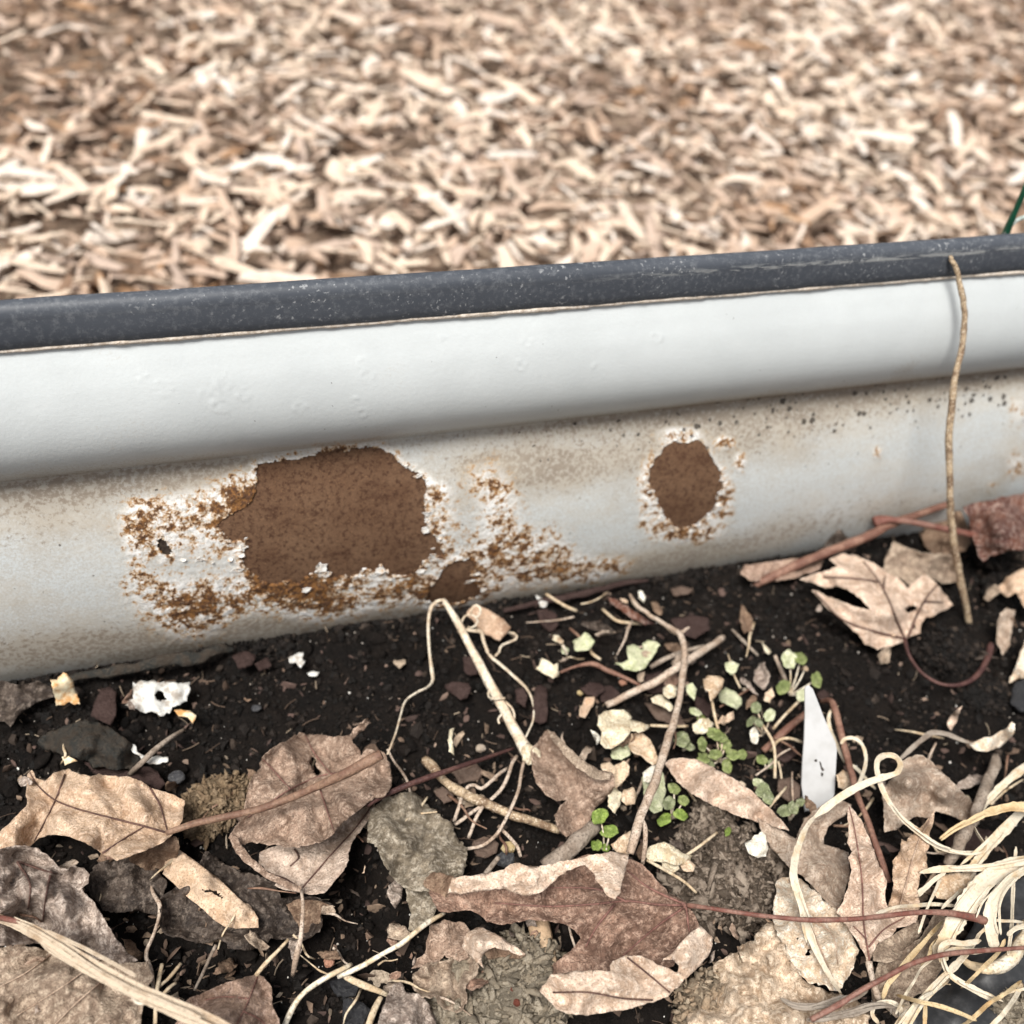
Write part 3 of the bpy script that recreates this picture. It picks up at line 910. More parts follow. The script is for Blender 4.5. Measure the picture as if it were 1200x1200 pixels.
def height_fn(B, hs, veins, wr, lip, seed, vein_h, side=(), fold=0.0):
    f0 = ctrl_height(hs)
    def H(P):
        P = np.atleast_2d(np.asarray(P, float))
        h = f0(P)
        if wr:
            h = h + wr * (5.6 * fbm2(P[:, 0] / 46, P[:, 1] / 46, seed + 5, 2) + 2.5 * fbm2(P[:, 0] / 15, P[:, 1] / 15, seed + 6, 3, 0.62))
        for v in veins:
            d = poly_dist(P, v, False)
            h = h + vein_h * np.exp(-(d / 2.5) ** 2) - 0.7 * vein_h * wr * np.exp(-((d - 9) / 7) ** 2)
        if len(veins) and fold:
            dm = np.min([poly_dist(P, v, False) for v in veins], axis=0)
            h = h + fold * min(1.0, wr) * (1 - np.exp(-(dm / 17.0) ** 2)) - fold * .4
        if len(side):
            ds = np.min([poly_dist(P, v, False) for v in list(side) + [np.asarray(v, float) for v in veins]], axis=0)
            h = h + 1.5 * min(1.2, wr) * (1 - np.exp(-(ds / 5.0) ** 2))
        if lip:
            d = poly_dist(P, B)
            h = h + lip * np.exp(-d / 5.5) * (0.9 + 2.2 * noise2(P[:, 0] / 15, P[:, 1] / 15, seed + 9))
        return h
    return H

def tube_mesh(name, mat, pts, width, loc=np.zeros(3), flat=1.0, n=None, sides=8, jit=0.12, twist=(0, 0), seed=None, wobble=0.0):
    """pts: (x, y, h) on the bed or ('y', x, y, Y) on the wall; width in photograph pixels"""
    seed = seed or nseed()
    K = np.array([at_y([(p[1], p[2])], p[3])[0] if p[0] == 'y' else at([(p[0], p[1])], p[2] * HS)[0] for p in pts])
    W_ = np.asarray(width, float) if np.ndim(width) else np.full(len(K), float(width))
    L = np.linalg.norm(np.diff(K, axis=0), axis=1).sum()
    n = n or int(np.clip(L / 0.0022, 8, 90))
    C = spline(K, n)
    w = np.interp(np.linspace(0, 1, n), np.linspace(0, 1, len(W_)), W_)
    _, dep = project(C)
    rad = w * dep / 1200 / 2
    t = np.linspace(0, n * 0.35, n)
    if wobble:
        C = C + np.stack([noise2(t, t * 0, seed), noise2(t, t * 0 + 5, seed), noise2(t, t * 0 + 9, seed)], 1) * wobble * MM
    T = np.gradient(C, axis=0); T /= np.linalg.norm(T, axis=1)[:, None] + 1e-12
    view = CAM - C; view /= np.linalg.norm(view, axis=1)[:, None]
    A = np.cross(T, view); A /= np.linalg.norm(A, axis=1)[:, None] + 1e-9
    Bn = np.cross(A, T)
    tw = np.radians(np.linspace(twist[0], twist[1], n)) + 0.25 * noise2(t * 0.5, t * 0 + 2, seed + 3)
    A2 = A * np.cos(tw)[:, None] + Bn * np.sin(tw)[:, None]
    B2 = -A * np.sin(tw)[:, None] + Bn * np.cos(tw)[:, None]
    V = []
    for a in range(sides):
        th = a / sides * math.tau
        j = 1 + jit * noise2(t, t * 0 + a * 2.7, seed + 1)
        V.append(C + A2 * (np.cos(th) * rad * j)[:, None] + B2 * (np.sin(th) * rad * j * flat)[:, None])
    V = np.stack(V, 1).reshape(-1, 3)
    i = np.arange((n - 1) * sides).reshape(-1, sides)
    k_ = np.roll(i, -1, 1)
    F = np.stack([i.ravel(), k_.ravel(), k_.ravel() + sides, i.ravel() + sides], 1)
    e0 = len(V)
    V = np.vstack([V, C[0], C[-1]])
    q = np.arange(sides); l = (n - 1) * sides
    cap = np.vstack([np.stack([np.full(sides, e0), np.roll(q, -1), q], 1), np.stack([np.full(sides, e0 + 1), l + q, l + np.roll(q, -1)], 1)])
    return mk_mesh(name, V - loc, [F, cap], mat, True)

def base_loc(pts, h=0):
    P = np.asarray(pts, float)
    return at([P.mean(0)], h)[0]

def solid(o, t):
    m = o.modifiers.new('thick', 'SOLIDIFY'); m.thickness = t * MM; m.offset = -1

def leaf(name, label, cat, mat, outline, hs, veins=(), vmat=None, vw=2.2, stalk=None, curls=(), group=None, thick=0.3, **kw):
    """a leaf: blade, raised veins, stalk and rolled-over margins are its parts"""
    loc = base_loc(outline)
    t = root(name, label, cat, loc, group)
    me, H = blade_mesh('blade', mat, outline, hs, veins, loc=loc, **kw)
    o = link('blade', me, t); solid(o, thick)
    if vmat:
        for v in veins:
            v = np.asarray(v, float)
            d = spline(v, max(6, int(np.hypot(*np.diff(v, axis=0).T).sum() / 6)))
            hh = H(d) + 0.25
            wv = np.linspace(vw, vw * 0.5, 5)
            link('vein', tube_mesh('vein', vmat, [(p[0], p[1], q) for p, q in zip(d, hh)], wv, loc, sides=6), t)
    for c in curls:
        ckw = {k_: v for k_, v in c.items() if k_ not in ('outline', 'hs', 'mat', 'name', 'label', 'veins', 'vmat')}
        up = 6 if 'margin' in c.get('name', 'rolled_margin') or 'folded' in c.get('name', '') else 0
        me, Hc = blade_mesh(c.get('name', 'rolled_margin'), c['mat'], c['outline'], [(q[0], q[1], q[2] + up) for q in c['hs']], c.get('veins', ()), loc=loc, **ckw)
        oc = link(c.get('name', 'rolled_margin'), me, t); solid(oc, thick)
        if c.get('label'): oc['label'] = c['label']
        if c.get('vmat'):
            for v in c.get('veins', ()):
                v = np.asarray(v, float)
                d = spline(v, max(6, int(np.hypot(*np.diff(v, axis=0).T).sum() / 6)))
                link('vein', tube_mesh('vein', c['vmat'], [(p[0], p[1], q) for p, q in zip(d, Hc(d) + 0.25)], 2.0, loc, sides=6), t)
    if stalk:
        for s in (stalk if isinstance(stalk, list) else [stalk]):
            link('stalk', tube_mesh('stalk', s[2], s[0], s[1], loc, sides=10), t)
    return t

def scrap(name, label, cat, mat, outline, h, group=None, thick=0.6, wr=0.5, tilt=None, **kw):
    """a small flat piece lying on the soil, one mesh"""
    loc = base_loc(outline)
    hs = [(p[0], p[1], h) for p in outline] if not tilt else tilt
    kw.setdefault('step', 3.0)
    me, _ = blade_mesh(name, mat, outline, hs, wr=wr, loc=loc, **kw)
    o = link(name, me, None, loc); solid(o, thick)
    return tag(o, label, cat, group)

def stick(name, label, cat, mat, pts, width, group=None, **kw):
    P = [(p[1], p[2]) if p[0] == 'y' else (p[0], p[1]) for p in pts]
    loc = base_loc([P[-1]])
    o = link(name, tube_mesh(name, mat, pts, width, loc, **kw), None, loc)
    return tag(o, label, cat, group)

def lump(name, label, cat, mat, px, py, h, r, squash=(1, 1, .75), rough=0.35, crumbs=0, csize=0.8, group=None, base=ICO5, fscale=1.6, ridge=False):
    c = at([(px, py)], h)[0]
    V, F = base
    s = nseed()
    n = fbm3(V * fscale, s, 5, 0.6)
    if ridge: n = 0.6 - 1.6 * np.abs(n)
    V = V * (1 + rough * (n + .35 * fbm3(V * fscale * 6, s + 50, 2)))[:, None] * np.array(squash) * r * MM
    Fs = [F]
    if crumbs:
        if base is ICO5:
            csize = csize * 1.15; crumbs = int(crumbs * 1.7)
            V = V * .9
        k_ = rng.integers(0, len(V), crumbs)
        V2, F2 = scatter(V[k_] * (1 + .06 * rng.normal(size=(crumbs, 1))), np.clip(np.exp(rng.normal(0, .6, crumbs)), .25, 3.5) * csize * MM, ICO1 if base is ICO5 else ICO1, .5, (1.7, .8, .4) if base is ICO5 else (1.1, 1, .8))
        Fs.append(F2 + len(V)); V = np.vstack([V, V2])
    tint = np.concatenate([np.full(len(base[0]), 0.02), np.repeat(rng.random(crumbs), len(V2) // crumbs)]) if crumbs else np.full(len(V), .4)
    o = link(name, mk_mesh(name, V, Fs, mat, False if base is not ICO5 else True, {'tint': tint}), None, c)
    return tag(o, label, cat, group)

def ribbon(pts, w, loc, tw=(0, 0), arch=.18, seed=0, cut=(0, 1), lat0=-1.0, lat1=1.0):
    """flat fibrous blade: rows of 9 points across, ribbed, with a ragged margin"""
    K = np.array([at([(p[0], p[1])], p[2] * HS)[0] for p in pts])
    W_ = np.asarray(w, float) if np.ndim(w) else np.full(len(K), float(w))
    L = np.linalg.norm(np.diff(K, axis=0), axis=1).sum()
    n = int(np.clip(L / 0.0013, 14, 150))
    C = spline(K, n)
    u = np.linspace(0, 1, n)
    wd = np.interp(u, np.linspace(0, 1, len(W_)), W_)
    t = u * L / 0.004
    wd = wd * (1 + .14 * noise2(t * .6, t * 0, seed) + .08 * noise2(t * 2.5, t * 0 + 3, seed))
    wd = wd * np.clip(np.minimum(u / .05, (1 - u) / .05) * .8 + .25, 0, 1)
    _, dep = project(C)
    half = wd * dep / 2400
    T = np.gradient(C, axis=0); T /= np.linalg.norm(T, axis=1)[:, None] + 1e-12
    view = CAM - C; view /= np.linalg.norm(view, axis=1)[:, None]
    A = np.cross(T, view); A /= np.linalg.norm(A, axis=1)[:, None] + 1e-9
    Bn = np.cross(A, T)
    a = np.radians(np.interp(u, (0, 1), tw)) + .45 * noise2(t * .25, t * 0 + 7, seed)
    A2 = A * np.cos(a)[:, None] + Bn * np.sin(a)[:, None]
    B2 = -A * np.sin(a)[:, None] + Bn * np.cos(a)[:, None]
    lat = np.linspace(lat0, lat1, 9)
    rows = []
    for l in lat:
        prof = arch * (l * l) * (1 + .8 * noise2(t * .4, t * 0 + 11, seed)) + .10 * noise2(t * .5 + l * 7, t * 0 + l * 9, seed) + .05 * math.cos(l * 14)
        edge = 1 + (.10 * noise2(t * 3, t * 0 + l, seed + 1) if abs(l) > .9 else 0)
        rows.append(C + A2 * (half * l * edge)[:, None] + B2 * (half * prof)[:, None])
    V = np.stack(rows, 1)
    i = np.arange((n - 1) * 9).reshape(-1, 9)[:, :-1].ravel()
    F = np.stack([i, i + 1, i + 10, i + 9], 1)
    return V.reshape(-1, 3) - loc, F, np.tile(lat, n), np.repeat(t, 9)

def ribbon_mat(name, c1, c2, c3):
    k = NT(name, .6, .3)
    cx = k.n('ShaderNodeCombineXYZ'); k.l(k.math('MULTIPLY', k.attr('lat'), 9.0), cx.inputs[0])
    st = k.noise(1.6, 3, .7, vec=cx.outputs[0])
    n1 = k.noise(90, 4, .65); n2 = k.noise(700, 4, .7)
    c = k.mix(k.ramp(st, [(.38, 0), (.62, 1)]), c1, c2)
    c = k.mix(k.ramp(n1, [(.5, 0), (.64, .8)]), c, c3)
    c = k.mix(k.ramp(n2, [(.54, 0), (.68, .6)]), c, sc(c3, .6))
    b = k.bump(st, .6, .0009); b = k.bump(n2, .5, .0006, b)
    return k.out(c, b)

# ------------------------------------------------------------------ litter materials
L_TAN = leaf_mat('leaf_tan', (0.53, 0.385, 0.265), (0.40, 0.255, 0.155), (0.62, 0.47, 0.35), gain=1.18)
L_PINK = leaf_mat('leaf_pinkish', (0.30, 0.205, 0.148), (0.165, 0.104, 0.07), (0.45, 0.335, 0.255), spots=0.7, gain=1.25)
L_PINKPALE = leaf_mat('leaf_pale_pink', (0.45, 0.35, 0.28), (0.34, 0.24, 0.175), (0.54, 0.435, 0.35), gain=1.2)
L_OLIVE = leaf_mat('leaf_olive_grey', (0.19, 0.155, 0.11), (0.105, 0.083, 0.055), (0.36, 0.315, 0.25), spots=0.6, cells=0.6, gain=1.3)
L_RED = leaf_mat('leaf_red_brown', (0.215, 0.128, 0.088), (0.11, 0.06, 0.041), (0.36, 0.245, 0.18), gain=1.38)
L_UNDER = leaf_mat('leaf_underside', (0.56, 0.435, 0.335), (0.44, 0.30, 0.205), (0.63, 0.52, 0.42), spots=0.35, cells=0.5, gain=1.15)
L_GREY = leaf_mat('leaf_grey_mottled', (0.235, 0.185, 0.15), (0.115, 0.083, 0.066), (0.40, 0.335, 0.285), spots=0.8, gain=1.65)
L_DUN = leaf_mat('leaf_dun', (0.33, 0.25, 0.18), (0.19, 0.13, 0.09), (0.44, 0.35, 0.26), gain=1.2)
L_ROSE = leaf_mat('leaf_rose', (0.37, 0.25, 0.18), (0.235, 0.145, 0.10), (0.48, 0.34, 0.27))
L_WET = leaf_mat('leaf_wet_dark', (0.075, 0.055, 0.043), (0.035, 0.025, 0.02), (0.19, 0.15, 0.12), rough=0.4)
L_BUFF = leaf_mat('leaf_buff', (0.50, 0.375, 0.285), (0.37, 0.25, 0.175), (0.60, 0.48, 0.385), gain=1.3)
L_BEIGE = leaf_mat('leaf_beige', (0.44, 0.345, 0.265), (0.33, 0.225, 0.155), (0.55, 0.46, 0.37))
L_RUSSET = leaf_mat('leaf_russet', (0.165, 0.062, 0.035), (0.10, 0.04, 0.032), (0.40, 0.29, 0.24), rough=0.45)
L_PALE = leaf_mat('leaf_bleached', (0.60, 0.50, 0.39), (0.46, 0.335, 0.22), (0.70, 0.62, 0.52), spots=0.6, gain=1.3)
L_MAT = leaf_mat('leaf_rotted', (0.42, 0.325, 0.235), (0.27, 0.185, 0.115), (0.58, 0.49, 0.38), spots=0.6, cells=0.3, gain=1.3)
L_POCKET = leaf_mat('leaf_underside_brown', (0.20, 0.125, 0.08), (0.13, 0.075, 0.045), (0.29, 0.2, 0.13), cells=0.4)
V_DARK = stem_mat('vein_dark', (0.12, 0.065, 0.05), (0.075, 0.04, 0.033))
V_RED = stem_mat('vein_red', (0.24, 0.12, 0.095), (0.17, 0.085, 0.07))
V_PALE = stem_mat('vein_pale', (0.48, 0.36, 0.27), (0.38, 0.26, 0.19))
S_RED = stem_mat('stalk_red', (0.16, 0.06, 0.045), (0.24, 0.13, 0.10), 0.5)
S_BROWN = stem_mat('stalk_brown', (0.15, 0.08, 0.055), (0.25, 0.155, 0.105), 0.55)
S_DARK = stem_mat('stalk_dark', (0.06, 0.026, 0.024), (0.105, 0.05, 0.042), 0.5)
S_STRAW = stem_mat('straw', (0.60, 0.50, 0.36), (0.50, 0.375, 0.24), 0.6)
S_CREAM = stem_mat('straw_cream', (0.74, 0.67, 0.55), (0.56, 0.44, 0.29), 0.6, 240)
S_WHITE = stem_mat('straw_white', (0.70, 0.63, 0.51), (0.58, 0.46, 0.33), 0.6)
S_TAN = stem_mat('twig_tan', (0.55, 0.455, 0.37), (0.40, 0.30, 0.225), 0.7, 320, (0.17, 0.11, 0.08))
S_GREY = stem_mat('twig_grey', (0.36, 0.30, 0.245), (0.23, 0.18, 0.14), 0.75)
S_STICK = stem_mat('stick_brown', (0.46, 0.35, 0.23), (0.20, 0.13, 0.08), 0.65, 260, (0.66, 0.56, 0.43))
S_REDTWIG = stem_mat('twig_reddish', (0.15, 0.07, 0.05), (0.25, 0.14, 0.10), 0.6)
B_BARK = lump_mat('bark', (0.10, 0.062, 0.055), (0.15, 0.10, 0.09), (0.07, 0.045, 0.04), 0.85, 400)
B_CHAR = lump_mat('bark_charcoal', (0.06, 0.06, 0.055), (0.12, 0.085, 0.06), (0.17, 0.14, 0.11), 0.65, 330)
B_TANBARK = lump_mat('bark_tan', (0.27, 0.19, 0.15), (0.20, 0.13, 0.10), (0.36, 0.27, 0.21), 0.85, 350)
B_WOOD = leaf_mat('wood_tan', (0.50, 0.335, 0.22), (0.36, 0.215, 0.13), (0.62, 0.46, 0.33), spots=0.2, cells=0.0)
P_LIME = leaf_mat('petal_pale_green', (0.52, 0.54, 0.34), (0.40, 0.44, 0.22), (0.64, 0.62, 0.46), spots=0.1, cells=0.4)
P_CREAM = leaf_mat('petal_cream', (0.66, 0.59, 0.42), (0.53, 0.40, 0.235), (0.74, 0.69, 0.55), spots=0.3, cells=0.3)
P_BUFF = leaf_mat('petal_buff', (0.60, 0.455, 0.31), (0.47, 0.31, 0.18), (0.68, 0.56, 0.42), spots=0.3, cells=0.3)
P_WHITE = leaf_mat('petal_white', (0.72, 0.68, 0.58), (0.62, 0.56, 0.44), (0.78, 0.76, 0.70), spots=0.05, cells=0.1)
G_BRIGHT = leaf_mat('green_bright', (0.22, 0.31, 0.04), (0.14, 0.22, 0.03), (0.31, 0.38, 0.10), spots=0.05, cells=0.9, rough=0.5)
G_MID = leaf_mat('green_mid', (0.23, 0.275, 0.075), (0.14, 0.18, 0.05), (0.36, 0.38, 0.17), spots=0.1, cells=0.9, rough=0.5)
G_GREY = leaf_mat('green_grey', (0.24, 0.27, 0.125), (0.16, 0.185, 0.085), (0.40, 0.41, 0.27), spots=0.1, cells=0.9, rough=0.5)
k = NT('paint_flake', 0.6, 0.3)
fn = k.noise(160, 5, 0.7)
M_PAINT = k.out(k.mix(k.ramp(fn, [(0.48, 0), (0.60, 0.85)]), (0.60, 0.60, 0.575), (0.30, 0.255, 0.21)), k.bump(k.noise(500, 4, .7), 0.6, 0.001))
k = NT('paint_flake_rusty', 0.6, 0.3)
fn = k.noise(140, 5, 0.7)
M_PAINTR = k.out(k.mix(k.ramp(fn, [(0.42, 0), (0.62, 0.95)]), (0.74, 0.66, 0.47), (0.50, 0.24, 0.07)), k.bump(k.noise(500, 4, .7), 0.6, 0.001))
CLOD = lump_mat('clod_grey', (0.10, 0.075, 0.055), (0.20, 0.155, 0.12), (0.34, 0.28, 0.225), 0.95, 420)
LICH = lump_mat('lichen', (0.27, 0.23, 0.175), (0.42, 0.365, 0.285), (0.22, 0.18, 0.13), 0.95, 420)
MOSS = lump_mat('moss_dry', (0.27, 0.195, 0.12), (0.38, 0.285, 0.19), (0.17, 0.115, 0.07), 0.95, 500)
ROCK = lump_mat('pebble', (0.40, 0.33, 0.26), (0.33, 0.26, 0.20), (0.46, 0.40, 0.34), 0.7, 300)
ROCKY = lump_mat('pebble_yellow', (0.48, 0.37, 0.2), (0.40, 0.29, 0.14), (0.56, 0.47, 0.30), 0.7, 300)
ROCKP = lump_mat('pebble_pink', (0.42, 0.22, 0.15), (0.36, 0.18, 0.12), (0.48, 0.28, 0.2), 0.7, 300)
ROCKD = lump_mat('stone_dark', (0.05, 0.05, 0.055), (0.08, 0.08, 0.085), (0.12, 0.12, 0.12), 0.6, 300)

# ------------------------------------------------------------------ leaves, left to right
leaf('dead_leaf', 'folded tan leaf with a long red-brown stalk lying left of the pinkish leaf', 'dead leaf', L_TAN,
     [(79, 901), (95, 907), (106, 910), (117, 907), (126, 910), (152, 910), (165, 916), (176, 923), (200, 930), (216, 938), (214, 960), (208, 971), (196, 983), (180, 992), (162, 1000), (137, 1008), (125, 1002), (100, 987), (75, 979), (60, 978), (46, 982), (37, 990), (20, 995), (-8, 1003),
      (-8, 978), (0, 975), (17, 958), (33, 942), (31, 925), (32, 908), (37, 902), (42, 912), (54, 915), (62, 906)],
     [(79, 901, 12), (130, 912, 15), (176, 923, 18), (214, 940, 15), (205, 975, 28), (140, 1005, 34), (120, 960, 32), (160, 950, 29), (75, 930, 22), (60, 945, 14), (72, 960, 30), (45, 980, 10), (0, 990, 14), (30, 950, 16), (36, 910, 12), (100, 985, 33)],
     veins=[[(197, 976), (160, 966), (120, 956), (85, 946), (62, 936), (44, 920), (35, 905)], [(176, 923), (188, 945), (196, 974)], [(76, 908), (66, 935), (54, 960), (40, 986)], [(120, 1000), (150, 980), (170, 968)]], vmat=V_DARK, vw=2.6, wr=0.8, lip=1.2,
     curls=[dict(name='curled_underside', mat=L_POCKET, outline=[(150, 1002), (165, 999), (196, 982), (207, 980), (211, 993), (206, 1009), (190, 1021), (170, 1019), (153, 1010)], hs=[(155, 1003, 30), (196, 984, 24), (208, 985, 22), (205, 1010, 13), (185, 1020, 10), (160, 1012, 14)], wr=0.3)],
     stalk=([(195, 976, 30), (225, 966, 32), (255, 959, 34), (300, 949, 36), (340, 935, 40), (375, 920, 46), (405, 906, 52), (430, 893, 56), (447, 884, 58)], [7, 8, 9, 9, 9, 10, 12, 13, 12], S_BROWN))
leaf('dead_leaf', 'crinkled pinkish brown leaf with a torn slit, paler lobe showing below it', 'dead leaf', L_PINK,
     [(352, 859), (334, 868), (317, 878), (306, 889), (304, 900), (293, 915), (288, 933), (287, 950), (278, 967), (268, 982), (280, 991), (295, 987), (313, 989), (330, 991), (350, 993), (365, 990), (386, 982), (390, 976), (401, 965), (417, 952), (434, 939), (453, 932), (460, 915), (455, 891), (449, 881), (430, 878), (423, 887), (420, 876), (412, 868), (424, 858), (434, 846), (430, 841), (420, 850), (408, 862), (384, 863), (371, 861)],
     [(352, 859, 10), (310, 885, 20), (288, 940, 24), (270, 980, 16), (300, 985, 20), (350, 990, 24), (400, 965, 26), (440, 935, 20), (455, 900, 12), (425, 880, 12), (400, 864, 14), (350, 900, 22), (330, 940, 28), (380, 940, 26), (430, 845, 22)],
     veins=[[(420, 905), (380, 908), (340, 925), (310, 945), (290, 958)], [(395, 915), (370, 885), (358, 862)], [(375, 925), (385, 955), (392, 975)], [(340, 925), (318, 900), (308, 890)]], vmat=V_RED, vw=2.0, wr=1.25, lip=2.5, rag=1.4, vein_h=0.9,
     holes=[[(364, 886), (369, 888), (371, 898), (376, 905), (371, 910), (366, 902), (362, 893)]],
     curls=[dict(name='lower_lobe', label='smooth pale pink lower lobe', mat=L_PINKPALE, outline=[(304, 1000), (315, 994), (340, 985), (365, 980), (390, 970), (420, 950), (441, 938), (436, 955), (421, 975), (411, 990), (406, 1015), (395, 1030), (380, 1046), (365, 1048), (335, 1043), (321, 1037), (327, 1030), (312, 1018), (304, 1012)],
                 hs=[(304, 1005, 8), (360, 985, 9), (440, 940, 9), (405, 1010, 15), (370, 1046, 16), (330, 1035, 11), (350, 1010, 14)], veins=[[(353, 1042), (385, 1005), (415, 972), (437, 943)], [(340, 1015), (350, 1005), (345, 995)], [(353, 1042), (335, 1030), (322, 1026)]], vmat=V_DARK, wr=0.6, lip=1),
            dict(name='curled_margin', mat=L_PINK, outline=[(267, 980), (276, 978), (282, 990), (294, 1004), (315, 1022), (340, 1034), (354, 1040), (350, 1045), (335, 1040), (312, 1029), (288, 1012), (275, 998)], hs=[(268, 981, 18), (290, 1003, 20), (320, 1025, 18), (352, 1042, 18)], wr=0.2)],
     stalk=([(353, 1041, 18), (355, 1060, 20), (354, 1080, 21), (352, 1100, 20), (347, 1122, 16), (343, 1143, 8)], [4, 4, 5, 6, 8, 5], S_TAN))
leaf('dead_leaf', 'grey olive fuzzy leaf leaning down behind the big lobed maple leaf', 'dead leaf', L_OLIVE,
     [(478, 928), (486, 928), (500, 940), (512, 952), (520, 958), (528, 964), (534, 972), (536, 982), (543, 988), (548, 1000), (546, 1012), (543, 1026), (530, 1038), (510, 1045), (490, 1044), (474, 1040), (460, 1028), (452, 1016), (445, 1002), (439, 988), (431, 986), (431, 966), (435, 948), (450, 936), (466, 930)],
     [(480, 928, 7), (535, 975, 8), (545, 1010, 10), (500, 1040, 14), (445, 1000, 14), (433, 960, 10), (490, 985, 18)], veins=[[(452, 938), (470, 960), (478, 970)], [(470, 1030), (490, 990), (505, 950)]], wr=1.6, lip=1.5, rag=1.8,
     curls=[dict(name='lower_lobe', mat=L_OLIVE, outline=[(474, 1036), (500, 1042), (513, 1062), (505, 1080), (492, 1090), (478, 1092), (481, 1070), (476, 1050)], hs=[(480, 1045, 13), (505, 1065, 9), (485, 1090, 3)], wr=0.6)])
leaf('dead_leaf', 'brown leaf scrap with a rolled rim beside the white bulb end', 'dead leaf', L_PINK,
     [(640, 855), (648, 858), (655, 868), (676, 888), (700, 903), (718, 905), (721, 922), (706, 941), (694, 950), (690, 966), (680, 972), (665, 981), (655, 972), (650, 955), (664, 937), (652, 939), (640, 931), (628, 916), (624, 897), (622, 880), (632, 867)],
     [(640, 856, 12), (680, 890, 22), (718, 908, 14), (700, 945, 10), (668, 978, 7), (652, 960, 9), (640, 928, 12), (624, 890, 8), (660, 905, 11), (690, 915, 18)], veins=[[(640, 860), (655, 890), (672, 925), (676, 960)]], wr=1.0, lip=1.5, rag=1.0,
     curls=[dict(mat=L_DUN, outline=[(641, 855), (649, 857), (657, 867), (677, 886), (701, 902), (717, 905), (714, 913), (700, 914), (678, 901), (660, 883), (648, 869)], hs=[(642, 856, 14), (660, 876, 22), (680, 895, 24), (715, 908, 17)], wr=0.2)])
